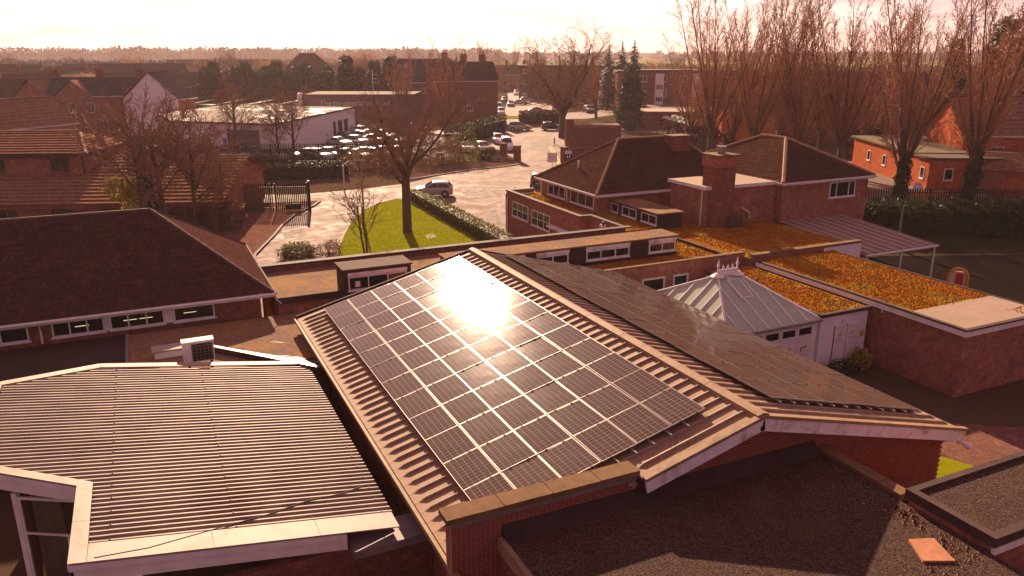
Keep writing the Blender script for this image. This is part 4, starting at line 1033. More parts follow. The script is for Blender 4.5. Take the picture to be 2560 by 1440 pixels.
for k, x in enumerate((32.55, 33.15)):
    tag(MB((x, 37.55, 2.99)).box(x, x + 0.5, 37.30 + 0.1 * k, 37.62, 2.99, 3.75 - 0.05 * k).build('felt_roll', M['felt'], loc=(x, 37.55, 2.99)), ['roll of grey roofing felt leaning on the chimney foot, left one', 'darker roll of roofing felt leaning on the chimney foot, right one'][k], 'felt roll')

# ------------------------------------------------------------------ canopy, mossy store, white store and conservatory
ca = block('canopy', 'lean-to canopy with grey ribbed plastic roof on white posts', 'canopy', (40, 34, 0))
def czc(y): return 2.42 + (y - 30.7) * 0.075
for k in range(8):
    a, b = 36.9 + k * 0.72, 36.9 + (k + 1) * 0.72
    def sheet_(mb, a=a, b=b, k=k):
        q = [(a + 0.03, 30.6, czc(30.6)), (b - 0.03, 30.6, czc(30.6)), (b - 0.03, 37.84, czc(37.84)), (a + 0.03, 37.84, czc(37.84))]
        mb.face(q); mb.face([(x, y, z - 0.02) for x, y, z in q[::-1]])
    part(ca, 'roof_panel', M['metal_roof'] if 'metal_roof' in M else M['felt_tan'], sheet_)
for k in range(9):
    a = 36.9 + k * 0.72
    part(ca, 'glazing_bar', M['lead'], lambda mb, a=a: mb.beam((a, 30.55, czc(30.55) - 0.03), (a, 37.84, czc(37.84) - 0.03), 0.05, 0.07))
part(ca, 'front_beam', M['white'], lambda mb: mb.box(36.8, 42.75, 30.52, 30.62, czc(30.6) - 0.17, czc(30.6) - 0.035))
gutter(ca, (36.8, 30.46, czc(30.6) - 0.06), (42.75, 30.46, czc(30.6) - 0.06), M['white'], 0.06)
for x in (36.9, 39.75, 42.6): part(ca, 'post', M['white'], lambda mb, x=x: mb.tube([(x, 30.57, 0), (x, 30.57, 2.28)], 0.06, 8))
ms = block('mossy_store', 'long brick store with orange moss roof, white fascia and felt patch at its near end', 'building', (31.3, 25, 0))
part(ms, 'wall', M['brick'], lambda mb: mb.box(28.75, 33.85, 18.75, 30.65, 0, 2.72))
part(ms, 'fascia', M['white'], lambda mb: (mb.box(28.55, 28.62, 18.55, 30.5, 2.70, 2.93), mb.box(28.625, 34.0, 18.55, 18.62, 2.70, 2.93)))
part(ms, 'edge_trim', M['coping_dark'], lambda mb: (mb.box(28.53, 28.72, 18.53, 30.5, 2.932, 3.01), mb.box(28.725, 34.02, 18.53, 18.72, 2.932, 3.008), mb.box(33.9, 34.02, 18.73, 30.5, 2.932, 3.01)))
part(ms, 'roof', M['moss'], lambda mb: mb.box(28.722, 33.898, 21.2, 30.5, 2.74, 2.97))
part(ms, 'felt_patch', M['felt_tan'], lambda mb: mb.box(28.722, 33.898, 18.722, 21.198, 2.74, 2.985))
moss_clumps([(28.9, 33.85, 21.35, 30.4, 2.97)], 7500, ms, OFF[ms.name], 8)
moss_clumps([(32.6, 33.8, 19.0, 19.7, 2.985)], 50, ms, OFF[ms.name], 9, (0.03, 0.08))
moss_clumps([(28.9, 33.8, 21.0, 21.4, 2.97)], 120, ms, OFF[ms.name], 10, (0.02, 0.07))
part(ms, 'drain_pipe', M['white'], lambda mb: mb.tube([(28.68, 22.6, 2.7), (28.7, 22.6, 2.5)], 0.05, 6))
ws = block('white_store', 'white painted store with yellow mossy roof beside the conservatory', 'building', (26.9, 27, 0))
part(ws, 'wall', M['white_wall'], lambda mb: mb.box(25.5, 28.3, 23.0, 30.7, 0, 2.6))
part(ws, 'roof', M['moss'], lambda mb: mb.box(25.5, 28.32, 23.05, 30.7, 2.602, 2.70))
part(ws, 'edge_trim', M['coping_dark'], lambda mb: (mb.box(25.38, 25.495, 22.9, 30.7, 2.6, 2.76), mb.box(25.5, 28.4, 22.9, 23.045, 2.602, 2.758)))
moss_clumps([(25.6, 28.2, 23.1, 30.6, 2.70)], 2600, ws, OFF[ws.name], 12)
# double doors and their printed marks
for k, x in enumerate((26.35, 27.1)):
    d_ = part(ws, 'door', M['white'], lambda mb, x=x: mb.box(x, x + 0.72, 22.955, 22.995, 0.1, 2.05))
    part(ws, 'door_seam', M['lead'], lambda mb, x=x: mb.box(x - 0.02, x - 0.008, 22.95, 22.994, 0.1, 2.1))
    def mark(mb, x=x):
        mb.obox((x + 0.25, 22.955, 1.55), UX, NY, 0.0, 0.03, 0, 0.12, 0.001, 0.004); mb.obox((x + 0.25, 22.955, 1.65), UX, NY, 0.0, 0.16, 0, 0.025, 0.001, 0.005); mb.obox((x + 0.39, 22.955, 1.65), UX, NY, 0.0, 0.03, 0, 0.07, 0.001, 0.006)
        mb.obox((x + 0.12, 22.955, 1.42), UX, NY, 0.0, 0.42, 0, 0.012, 0.001, 0.004)
    mb = B_(ws); mark(mb); mb.build('printed_mark', M['black'], ws)
sg = B_(ws); sg.obox((27.95, 23.0, 1.35), UX, NY, 0, 0.26, 0, 0.32, 0.001, 0.012); sg.build('warning_sign', M['yellow'], ws)
sg = B_(ws); sg.obox((27.99, 23.0, 1.5), UX, NY, 0, 0.18, 0, 0.02, 0.0125, 0.014); sg.obox((27.99, 23.0, 1.44), UX, NY, 0, 0.18, 0, 0.02, 0.0125, 0.014); sg.build('sign_lettering', M['black'], ws)
part(ws, 'lamp', M['white'], lambda mb: mb.box(26.75, 27.05, 22.9, 22.999, 2.22, 2.34))

cn = block('conservatory', 'white conservatory with opal glazed hipped roof and spiked ridge cresting', 'conservatory', (23, 26, 0))
ex0, ex1, ey0, ey1, ez, rz_ = 20.35, 25.42, 22.95, 29.0, 2.55, 4.12
Rn0, Rn1 = Vector((22.15, 25.9, rz_)), Vector((23.2, 25.9, rz_))
a_, b2, c_, d_ = Vector((ex0, ey0, ez)), Vector((ex1, ey0, ez)), Vector((ex1, ey1, ez)), Vector((ex0, ey1, ez))
def facepane(A, Bq, C, D, k, n, parent):
    # n panes between bars going up the slope; eave A->B, ridge D->C
    for i in range(n):
        s0, s1 = i / n, (i + 1) / n
        q = clip_face(A, Bq, C, D, s0, s1)
        if not q: continue
        nrm = (Bq - A).cross(D - A if (D - A).length > 1e-3 else C - A).normalized()
        mb = B_(cn); mb.face(q); mb.face([p - nrm * 0.02 for p in q[::-1]]); mb.build('roof_pane', M['glass_frost'], parent)
def clip_face(A, Bq, C, D, s0, s1):
    """part of a hip face between two lines at right angles to the eave"""
    u = (Bq - A); L = u.length; u = u / L
    poly = [A, Bq, C, D]; res = poly
    for sgn, lim in ((1, s0 * L), (-1, s1 * L)):
        out = []
        for i in range(len(res)):
            p, q = res[i], res[(i + 1) % len(res)]
            dp, dq = sgn * ((p - A).dot(u) - lim), sgn * ((q - A).dot(u) - lim)
            if dp >= -1e-6: out.append(p)
            if (dp > 1e-6 and dq < -1e-6) or (dp < -1e-6 and dq > 1e-6): out.append(p.lerp(q, dp / (dp - dq)))
        res = out
        if len(res) < 3: return None
    return res
def bars(A, Bq, C, D, n):
    u = (Bq - A); L = u.length; un = u / L
    for i in range(1, n):
        q = clip_face(A, Bq, C, D, i / n - 0.0005, i / n + 0.0005)
        if not q: continue
        lo = min(q, key=lambda p: p.z); hi = max(q, key=lambda p: p.z)
        if (hi - lo).length < 0.3: continue
        B_mb = B_(cn); B_mb.beam(lo, hi, 0.05, 0.05); B_mb.build('glazing_bar', M['upvc'], cn)
for A, Bq, C, D, n in ((a_, b2, Rn1, Rn0, 7), (b2, c_, Rn1, Rn1, 7), (c_, d_, Rn0, Rn1, 7), (d_, a_, Rn0, Rn0, 8)):
    facepane(A, Bq, C, D, 0, n, cn); bars(A, Bq, C, D, n)
for p, q in ((a_, Rn0), (b2, Rn1), (c_, Rn1), (d_, Rn0)):
    mb = B_(cn); mb.beam(p, q, 0.09, 0.07); mb.build('hip_bar', M['upvc'], cn)
part(cn, 'ridge_cap', M['upvc'], lambda mb: (mb.beam(Rn0 - Vector((0.12, 0, 0)), Rn1 + Vector((0.12, 0, 0)), 0.24, 0.12), mb.tube([Rn0 + Vector((0, 0, -0.02)), Rn0 + Vector((0, 0, 0.1))], [0.32, 0.14], 10), mb.tube([Rn1 + Vector((0, 0, -0.02)), Rn1 + Vector((0, 0, 0.1))], [0.32, 0.14], 10)))
def crest(mb):
    mb.box(22.1, 23.25, 25.88, 25.92, rz_ + 0.115, rz_ + 0.27)
    for x in (22.15, 23.2): mb.tube([(x, 25.9, rz_ + 0.11), (x, 25.9, rz_ + 0.42), (x, 25.9, rz_ + 0.46), (x, 25.9, rz_ + 0.52), (x, 25.9, rz_ + 0.78)], [0.05, 0.04, 0.08, 0.05, 0.005], 8)
    for x in (22.42, 22.68, 22.94):
        mb.tube([(x, 25.9, rz_ + 0.26), (x, 25.9, rz_ + 0.4), (x, 25.9, rz_ + 0.5)], [0.02, 0.045, 0.004], 6); mb.tube([(x - 0.07, 25.9, rz_ + 0.33), (x + 0.07, 25.9, rz_ + 0.33)], 0.022, 6)
part(cn, 'cresting', M['upvc'], crest)
u_ = (Rn0 + (b2 - a_) * 0); 
rl0, rl1 = Vector((22.38, 25.55, 0)), Vector((23.0, 24.55, 0))
def zs(y): return ez + (y - ey0) / (25.9 - ey0) * (rz_ - ez)
part(cn, 'roof_vent', M['upvc'], lambda mb: [mb.beam((x, rl1.y, zs(rl1.y) + 0.02), (x, rl0.y, zs(rl0.y) + 0.02), 0.06, 0.07) for x in (22.4, 23.0)] + [mb.beam((22.4, y, zs(y) + 0.02), (23.0, y, zs(y) + 0.02), 0.06, 0.07) for y in (rl0.y, rl1.y)])
part(cn, 'roof_vent_pane', M['leaf_olive'] if False else M['glass_frost'], lambda mb: mb.face([(22.42, rl1.y, zs(rl1.y) + 0.06), (22.98, rl1.y, zs(rl1.y) + 0.06), (22.98, rl0.y, zs(rl0.y) + 0.06), (22.42, rl0.y, zs(rl0.y) + 0.06)]))
part(cn, 'eave_beam', M['upvc'], lambda mb: (mb.box(ex0, ex1 + 0.02, 22.99, 23.08, 2.38, 2.54), mb.box(ex1 - 0.1, ex1, 23.09, 29, 2.38, 2.54), mb.box(ex0, ex0 + 0.1, 23.09, 29, 2.38, 2.54)))
gutter(cn, (ex0, 22.9, 2.5), (ex1 + 0.05, 22.9, 2.5), M['lead'], 0.05)
part(cn, 'frame_wall', M['upvc'], lambda mb: (mb.box(ex0 + 0.02, ex1 - 0.02, 23.1, 23.16, 0, 2.37), mb.box(ex0 + 0.02, ex0 + 0.08, 23.17, 29, 0, 2.37), mb.box(ex0 + 0.09, ex1 - 0.02, 28.94, 29, 0, 2.37)))
for k in range(5):
    window(cn, (20.6 + k * 0.92, 23.1, 1.86), UX, NY, 0.86, 0.46, 1, 1, 0.07, M['upvc'], sill=False)
window(cn, (22.4, 23.1, 0.2), UX, NY, 0.86, 1.6, 1, 1, 0.07, M['upvc'], sill=False)
for k in range(2):
    x = 23.36 + k * 0.94
    part(cn, 'door_panel', M['white'], lambda mb, x=x: mb.box(x, x + 0.86, 23.07, 23.099, 0.1, 1.8))
    def mk(mb, x=x, k=k):
        mb.obox((x + 0.25, 23.07, 1.15), UX, NY, 0, 0.05, 0, 0.2, 0.001, 0.004); mb.obox((x + 0.25, 23.07, 1.32), UX, NY, 0, 0.32, 0, 0.04, 0.001, 0.005); mb.obox((x + 0.52, 23.07, 1.32), UX, NY, 0, 0.05, 0, 0.12, 0.001, 0.006)
        mb.obox((x + 0.1, 23.07, 0.98), UX, NY, 0, 0.6, 0, 0.02, 0.001, 0.004)
        if k:
            for dx_ in (0.12, 0.55): mb.obox((x + dx_, 23.07, 0.72), UX, NY, 0, 0.1, 0, 0.12, 0.001, 0.004)
    part(cn, 'printed_mark', M['black'], mk)
# ------------------------------------------------------------------ trees and plants
def perp(t):
    a = t.cross(Vector((0, 0, 1)) if abs(t.z) < 0.9 else Vector((1, 0, 0))).normalized()
    return a, t.cross(a)
class Tree:
    def __init__(s, seed):
        s.r = random.Random(seed); s.trunk = MB(); s.crown = MB(); s.tips = []
    def limb(s, p, d, L, r0, r1, lvl, nseg, wob, up, tr):
        pts = [p.copy()]; rr = [r0]; d = d.normalized()
        for k in range(nseg):
            d = (d + Vector((s.r.gauss(0, wob), s.r.gauss(0, wob), s.r.gauss(0, wob) + up))).normalized()
            p = p + d * (L / nseg); pts.append(p); rr.append(r0 + (r1 - r0) * (k + 1) / nseg)
        (s.trunk if tr else s.crown).tube(pts, rr, 8 if lvl == 0 else 5 if lvl == 1 else 3, cap=False)
        return pts, d
    def grow(s, p, d, L, r, lvl, P):
        nseg = P['seg'][lvl]
        last = lvl >= P['depth']
        r1 = r * P['taper'][lvl]
        pts, dd = s.limb(p, d, L, r, max(r1, P['rmin']), lvl, nseg, P['wob'][lvl], P['up'][lvl], lvl < 2)
        if last:
            s.tips += pts[1:]
            return
        n = P['n'][lvl]
        for k in range(n):
            t = P['start'][lvl] + (1 - P['start'][lvl]) * (k + s.r.random()) / n
            t = min(t, 0.999); i = int(t * nseg); q = pts[i].lerp(pts[i + 1], t * nseg - i)
            tan = (pts[i + 1] - pts[i]).normalized(); a, b = perp(tan)
            az = s.r.uniform(0, 6.283) if P.get('rand', True) else 2.399 * k
            ang = math.radians(s.r.gauss(P['ang'][lvl], P['ang'][lvl] * 0.25))
            dn = tan * math.cos(ang) + (a * math.cos(az) + b * math.sin(az)) * math.sin(ang)
            Lc = L * P['len'][lvl] * (1.0 - P['short'][lvl] * t) * s.r.uniform(0.7, 1.15)
            rc = max((r + (r1 - r) * t) * P['rat'][lvl], P['rmin'])
            s.grow(q, dn, Lc, rc, lvl + 1, P)
    def leaves(s, n, size, spread):
        if not s.tips: return
        for _ in range(n):
            p = s.r.choice(s.tips) + Vector((s.r.gauss(0, spread), s.r.gauss(0, spread), s.r.gauss(0, spread)))
            d1 = Vector((s.r.gauss(0, 1), s.r.gauss(0, 1), s.r.gauss(0, 1))).normalized(); a, b = perp(d1); z = size * s.r.uniform(0.6, 1.4)
            s.crown.face([p - a * z, p + b * z * 0.6, p + a * z, p - b * z * 0.6], 1)
    def meshes(s, crown_mats, bark=None):
        return s.trunk.mesh('trunk', bark or M['bark'], True), s.crown.mesh('crown', crown_mats)
def tree(meshes, name, label, loc, rz=0.0, sc=1.0, group=None, cat='tree'):
    e = thing(name, label, cat, loc, rz, group)
    e.scale = (sc, sc, sc) if not hasattr(sc, '__len__') else sc
    link('trunk', meshes[0], e); link('crown', meshes[1], e)
    return e
POP = dict(depth=3, seg=[3, 7, 4, 2], taper=[0.8, 0.12, 0.3, 0.5], wob=[0.03, 0.03, 0.07, 0.12], up=[0, 0.05, 0.09, 0.06], n=[13, 30, 8], start=[0.6, 0.06, 0.2],
           ang=[24, 36, 32], len=[3.5, 0.23, 0.38], short=[0.0, 0.6, 0.3], rat=[0.36, 0.30, 0.55], rmin=0.019)
OAK = dict(depth=4, seg=[3, 6, 5, 4, 2], taper=[0.75, 0.25, 0.3, 0.4, 0.6], wob=[0.05, 0.13, 0.2, 0.25, 0.25], up=[0, 0.05, 0.04, 0.02, 0.0], n=[6, 11, 8, 6], start=[0.7, 0.3, 0.25, 0.2],
           ang=[32, 42, 45, 40], len=[2.0, 0.55, 0.5, 0.45], short=[0.0, 0.35, 0.3, 0.2], rat=[0.6, 0.5, 0.5, 0.6], rmin=0.016)
LAWN = dict(depth=4, seg=[4, 5, 4, 3, 2], taper=[0.8, 0.2, 0.3, 0.4, 0.6], wob=[0.02, 0.08, 0.12, 0.16, 0.2], up=[0, 0.03, 0.04, 0.03, 0.0], n=[9, 13, 9, 5], start=[0.68, 0.12, 0.15, 0.2],
            ang=[44, 38, 36, 36], len=[1.35, 0.5, 0.5, 0.5], short=[0.15, 0.4, 0.3, 0.2], rat=[0.5, 0.42, 0.5, 0.6], rmin=0.010)
SMALL = dict(depth=3, seg=[3, 4, 3, 2], taper=[0.6, 0.2, 0.3, 0.5], wob=[0.04, 0.1, 0.16, 0.2], up=[0, 0.07, 0.05, 0.02], n=[12, 12, 8], start=[0.25, 0.15, 0.15],
             ang=[40, 38, 36], len=[0.85, 0.5, 0.5], short=[0.35, 0.3, 0.2], rat=[0.42, 0.5, 0.6], rmin=0.011)
def make(seed, P, L, r, mats, nleaf=0, lsize=0.1, stems=1, lean=0.0, bark=None, spread=0.08, depth=None):
    t = Tree(seed); P = dict(P)
    if depth: P['depth'] = depth
    for k in range(stems):
        d = Vector((t.r.uniform(-lean, lean), t.r.uniform(-lean, lean), 1))
        t.grow(Vector((t.r.uniform(-0.1, 0.1) * (stems > 1), t.r.uniform(-0.1, 0.1) * (stems > 1), 0)), d, L * (t.r.uniform(0.85, 1.1) if stems > 1 else 1), r, 0, P)
    if nleaf: t.leaves(nleaf, lsize, spread)
    return t.meshes(mats, bark)
TW, TR = [M['twig'], M['leaf_bud']], [M['twig_red'], M['leaf_bud']]
pop = [make(s_, POP, 5.2, 0.55, TR, 4200, 0.08) for s_ in (11, 12, 13)]
BIG = dict(OAK); BIG['len'] = [3.3, 0.55, 0.5, 0.45]; BIG['start'] = [0.6, 0.12, 0.2, 0.2]; BIG['n'] = [7, 12, 8, 6]
oak = make(21, BIG, 3.6, 0.55, TW, 0)
lawn_t = make(31, LAWN, 4.9, 0.34, [M['twig'], M['leaf_brown']], 900, 0.06)
small = [make(s_, SMALL, 4.2, 0.12, TW, 0) for s_ in (41, 42, 43)]
SAP = dict(SMALL); SAP['n'] = [7, 6, 4]
sapling = make(51, SAP, 3.4, 0.07, TW, 0, stems=2, lean=0.16)

# big trees in view: (photo column, row of the foot, kind, scale, label)
G = 'bare trees about the school'
tree(lawn_t, 'lawn_tree', 'bare spreading tree with thick trunk standing on the lawn by the hedge', at(1019, 582), 0.6, 1.08)
tree(sapling, 'sapling', 'slender twin-stemmed bare sapling at the near corner of the lawn', (13.25, 52.0, 0.04), 0.4, 1.15)
tree(oak, 'big_bare_tree', 'large bare tree with forked trunk beside the gateway', at(1405, 345), 2.6, 1.12)
pops = [(1792, 98, 0, 0.92, 0.2, 'bushy bare poplar rising behind the pyramid-roofed hall'),
        (1850, 104, 1, 0.88, 1.1, 'slim bare poplar just left of the chimney house ridge'),
        (1905, 96, 2, 0.90, 2.3, 'bare poplar directly behind the roof of the chimney house'),
        (1968, 102, 0, 0.86, 3.0, 'bare poplar before the sunlit orange gable'),
        (2022, 94, 1, 0.85, 4.1, 'bare poplar just right of the orange gable'),
        (2075, 101, 2, 0.86, 5.0, 'bare poplar in the middle of the right-hand row'),
        (2130, 96, 0, 0.84, 0.9, 'bare poplar left of the red bungalow'),
        (1740, 112, 2, 0.72, 2.9, 'lower bare poplar at the left end of the row'),
        (2245, 0, 1, 0.92, 2.0, 'tall bare pollard by the shed fence with dark forked trunk'),
        (2420, 0, 2, 0.94, 3.6, 'tall bare pollard with ivy foot nearest the right edge'),
        (2330, 118, 1, 0.85, 5.5, 'bare poplar behind the red bungalow roof'),
        (2190, 112, 2, 0.8, 3.3, 'bare poplar behind the left end of the red bungalow'),
        (2505, 112, 0, 0.9, 1.7, 'bare poplar at the far right behind the sheds')]
for px, D, k, sc, rz, lab in pops:
    tree(pop[k], 'poplar_tree', lab, far(px, D) if D else at(px, 522 if px < 2300 else 512), rz, (sc * 0.8, sc * 0.8, sc), 'bare poplars on the right')
# ivy on the two pollard trunks and the left garden tree
def leaf_cloud(seed, n, blobs, size, mat, name='crown', flat=0.0):
    """leaf-sized quads in lumpy shells: blobs are (x, y, z, rx, ry, rz)"""
    r = np.random.default_rng(seed)
    w = np.array([b[3] * b[4] + b[4] * b[5] + b[3] * b[5] for b in blobs]); w = w / w.sum()
    idx = r.choice(len(blobs), n, p=w); bl = np.array(blobs)[idx]
    d = r.normal(size=(n, 3)); d /= np.linalg.norm(d, axis=1)[:, None]
    lump = 1 + 0.16 * np.sin(d[:, 0] * 5 + idx) * np.cos(d[:, 1] * 6 + idx * 2) + 0.12 * np.sin(d[:, 2] * 9 + idx)
    rad = (1 - np.abs(r.normal(0, 0.16, n)).clip(0, 0.7)) * lump
    c = bl[:, :3] + d * bl[:, 3:] * rad[:, None]
    c[:, 2] = np.maximum(c[:, 2], 0.02)
    t = r.normal(size=(n, 3)); t /= np.linalg.norm(t, axis=1)[:, None]
    b = np.cross(t, r.normal(size=(n, 3))); b /= np.linalg.norm(b, axis=1)[:, None]
    s_ = size * r.uniform(0.6, 1.5, n)[:, None]
    V = np.stack([c - t * s_, c + b * s_ * 0.55, c + t * s_, c - b * s_ * 0.55], 1).reshape(-1, 3)
    me = bpy.data.meshes.new(name)
    me.vertices.add(4 * n); me.vertices.foreach_set('co', V.astype(np.float32).ravel())
    me.loops.add(4 * n); me.loops.foreach_set('vertex_index', np.arange(4 * n, dtype=np.int32))
    me.polygons.add(n); me.polygons.foreach_set('loop_start', np.arange(0, 4 * n, 4, dtype=np.int32))
    try: me.polygons.foreach_set('loop_total', np.full(n, 4, np.int32))
    except Exception: pass
    me.materials.append(mat); me.update(calc_edges=True)
    return me
def stemmesh(h, r=0.06, n=3, seed=1, lean=0.25):
    rr = random.Random(seed); mb = MB()
    for k in range(n):
        a = rr.uniform(0, 6.28); mb.tube([(0, 0, 0), (lean * 0.5 * h * math.cos(a), lean * 0.5 * h * math.sin(a), h * 0.5), (lean * h * math.cos(a), lean * h * math.sin(a), h)], [r, r * 0.7, r * 0.3], 5, cap=False)
    return mb.mesh('trunk', M['bark'])
def bush(name, label, loc, blobs, n, size, mat, seed, cat='shrub', rz=0.0, group=None, sh=None, base=None):
    e = thing(name, label, cat, loc, rz, group)
    hh_ = max(b[2] + b[5] for b in blobs)
    link('trunk', stemmesh(sh or hh_ * 0.7, 0.05, 4, seed), e)
    link('crown', base or leaf_cloud(seed, n, blobs, size, mat), e)
    return e
for px, py, lab, sd in ((2245, 522, 'dark ivy wrapped round the left pollard trunk', 61), (2420, 512, 'dark ivy wrapped round the right pollard trunk', 62)):
    me = leaf_cloud(sd, 2600, [(0, 0, 1.0, 0.75, 0.75, 1.2), (0, 0, 2.6, 0.7, 0.7, 1.3), (0.1, 0, 4.0, 0.6, 0.6, 1.2)], 0.11, M['leaf_dark'], 'ivy')
    tag(link('ivy', me, None, at(px, py)), lab, 'ivy')

# clipped hedge between lawn and forecourt
def hedge(name, label, pts, w, h, n, mat, seed, size=0.06, cat='hedge'):
    e = thing(name, label, cat, (*pts[0], 0)); r = np.random.default_rng(seed); V = []
    core = MB((*pts[0], 0)); tot = sum(math.dist(pts[i], pts[i + 1]) for i in range(len(pts) - 1))
    P0 = []; 
    for i in range(len(pts) - 1):
        a, b = Vector((*pts[i], 0)), Vector((*pts[i + 1], 0)); core.beam(a, b, w * 0.8, h * 0.82)
        k = int(n * (b - a).length / tot); t = r.random(k); u = (b - a).normalized(); nn = u.cross(Vector((0, 0, 1)))
        side = r.integers(0, 3, k); o_ = np.where(side == 0, -w / 2, np.where(side == 1, w / 2, r.uniform(-w / 2, w / 2, k))); z = np.where(side == 2, h, r.uniform(0.05, h, k))
        c = np.array(a - Vector((*pts[0], 0)))[None] + np.outer(t, np.array(b - a)) + np.outer(o_ + r.normal(0, 0.03, k), np.array(nn)); c[:, 2] = z * (1 + (0.05 if h < 1.3 else 0.13) * np.sin(t * 23 + i) * np.sin(t * 61 + 2 * i)) + r.normal(0, 0.03 * h + 0.01, k)
        P0.append(c)
    c = np.concatenate(P0); n = len(c)
    t = r.normal(size=(n, 3)); t /= np.linalg.norm(t, axis=1)[:, None]; b = np.cross(t, r.normal(size=(n, 3))); b /= np.linalg.norm(b, axis=1)[:, None]
    s_ = size * r.uniform(0.6, 1.5, n)[:, None]
    V = np.stack([c - t * s_, c + b * s_ * 0.6, c + t * s_, c - b * s_ * 0.6], 1).reshape(-1, 3)
    me = bpy.data.meshes.new('leaves'); me.from_pydata(V.tolist(), [], [(4 * k, 4 * k + 1, 4 * k + 2, 4 * k + 3) for k in range(n)]); me.materials.append(mat)
    core.build('hedge_core', M['leaf_dark'], e); link('leaves', me, e)
    return e
hedge('clipped_hedge', 'clipped olive hedge between the lawn and the forecourt', [(23.0, 70.6), (22.75, 60), (22.6, 49.0)], 1.15, 1.05, 9000, M['leaf_olive'], 71)
hedge('boundary_hedge', 'tall dark hedge along the right-hand playground boundary', [(46.5, 45.0), (53, 41.5), (62, 36.5), (74, 30)], 3.2, 2.2, 18000, M['leaf_dark'], 72, 0.14)
hedge('fence_hedge', 'dark hedge bank under the car park fence', [tuple(at(612, 452)[:2]), tuple(at(740, 447)[:2]), tuple(at(870, 440)[:2])], 1.6, 1.5, 7000, M['leaf_dark'], 73, 0.12)
hedge('gate_hedge', 'dense dark hedge left of the white van', [tuple(at(1130, 372)[:2]), tuple(at(1200, 345)[:2]), tuple(at(1250, 330)[:2])], 2.4, 2.6, 7000, M['leaf_dark'], 74, 0.14)
hedge('road_hedge', 'low dark hedge beyond the road behind the parked hatchbacks', [tuple(at(1300, 312)[:2]), tuple(at(1400, 308)[:2])], 1.6, 2.4, 4000, M['leaf_brown'], 75, 0.14)
# shrubs
bush('round_shrub', 'round clipped green shrub at the left end of the parapet', at(745, 642), [(0, 0, 0.4, 1.35, 0.8, 0.6), (0, 0, 0.3, 1.1, 0.6, 0.5)], 5000, 0.05, M['leaf_olive'], 81)
bush('pale_shrub', 'loose pale-flowered shrub beside the lawn corner', at(822, 634), [(0, 0, 0.3, 1.0, 0.7, 0.5), (0.3, 0, 0.6, 0.7, 0.5, 0.4)], 2200, 0.04, M['leaf_brown'], 82)
bush('yellow_shrub', 'yellow green leafy shrub against the ribbed tile roof', at(345, 602), [(0, 0, 1.2, 1.5, 1.2, 1.3), (0.5, 0.2, 2.6, 1.2, 1, 1.2), (-0.8, 0, 4.0, 0.9, 0.9, 0.9), (0.6, 0, 3.9, 0.8, 0.8, 0.9)], 4200, 0.12, M['leaf_yellow'], 83)
bush('brown_shrub', 'dense brown bramble thicket beside the gate', at(480, 590), [(0, 0, 1.0, 1.6, 1.2, 1.2), (1.6, 0.3, 1.4, 1.5, 1.2, 1.5), (3.0, 0.6, 1.2, 1.2, 1, 1.3), (-1.2, 0, 0.9, 1.3, 1, 1.0)], 5200, 0.09, M['leaf_brown'], 84)
bush('ivy_column', 'ivy covered dead trunk rising before the ribbed tile roof', at(388, 600), [(0, 0, 1.0, 0.5, 0.5, 1.2), (0, 0, 2.6, 0.5, 0.5, 1.3), (0, 0, 4.4, 0.4, 0.4, 1.5)], 2600, 0.1, M['leaf_dark'], 85, sh=6.0)
for k, (px, py, sc, rz, lab) in enumerate(((425, 600, 1.75, 0, 'bare tangled tree behind the left hipped roof'), (490, 595, 1.6, 1.4, 'bare reddish tree left of the gate'), (560, 580, 1.3, 2.6, 'bare thin tree close beside the gate'), (365, 605, 1.8, 4.0, 'bare tree with arching branches above the ribbed roof'),
        (590, 400, 1.7, 2, 'bare tree in the car park before the white shed door'), (735, 398, 1.6, 3, 'thin bare tree before the white store side wall'), (700, 402, 1.3, 0.4, 'bare tree by the car park fence'))):
    tree(small[k % 3], 'small_bare_tree', lab, at(px, py), rz, sc, 'small bare trees')
for k, (px, py, blobs, mt, lab) in enumerate((
        (900, 425, [(0, 0, 1.1, 2.2, 1.6, 1.3), (2, 0, 1.0, 1.8, 1.4, 1.2)], 'leaf_brown', 'brown scrub behind the lamp post'),
        (1075, 415, [(0, 0, 1.4, 2.4, 1.8, 1.6), (2.5, 0.5, 1.6, 2.2, 1.6, 1.8)], 'leaf_brown', 'reddish brown thicket right of the lawn tree'),
        (1160, 405, [(0, 0, 1.6, 2.6, 1.8, 2.0), (-2.2, 0, 1.3, 2, 1.5, 1.5)], 'leaf_olive', 'olive thicket left of the gate pillars'),
        (1220, 398, [(0, 0, 0.7, 1.5, 1, 0.8)], 'leaf_olive', 'low shrub at the foot of the left gate pillar'),
        (985, 428, [(0, 0, 1.2, 2.0, 1.6, 1.4)], 'leaf_brown', 'brown shrub behind the lawn tree trunk'))):
    bush('thicket', lab, at(px, py), blobs, 2600, 0.10, M[mt], 90 + k)
bush('conifer_bush', 'tall dark rounded conifer right of the big bare tree', at(1570, 325), [(0, 0, 2.5, 2.6, 2.4, 2.8), (0.3, 0, 6, 2.4, 2.2, 3), (0.2, 0, 9, 1.7, 1.6, 2.6)], 6500, 0.22, M['leaf_dark'], 101, 'tree', sh=8)
bush('white_flower_shrub', 'small shrub with pale flowers by the left gate pillar', at(1246, 404), [(0, 0, 0.4, 0.9, 0.6, 0.45)], 500, 0.07, M['curtain'], 102)
bush('leafy_plant', 'bright green leafy plant at the foot of the white store doors', (27.55, 22.4, 0), [(0, 0, 0.55, 0.5, 0.4, 0.45)], 260, 0.10, M['leaf_yellow'], 103, 'plant')
bush('dark_plant', 'low dark plant beside the bright one under the store wall', (26.2, 22.3, 0), [(0, 0, 0.35, 0.8, 0.4, 0.45)], 420, 0.08, M['leaf_dark'], 104, 'plant')

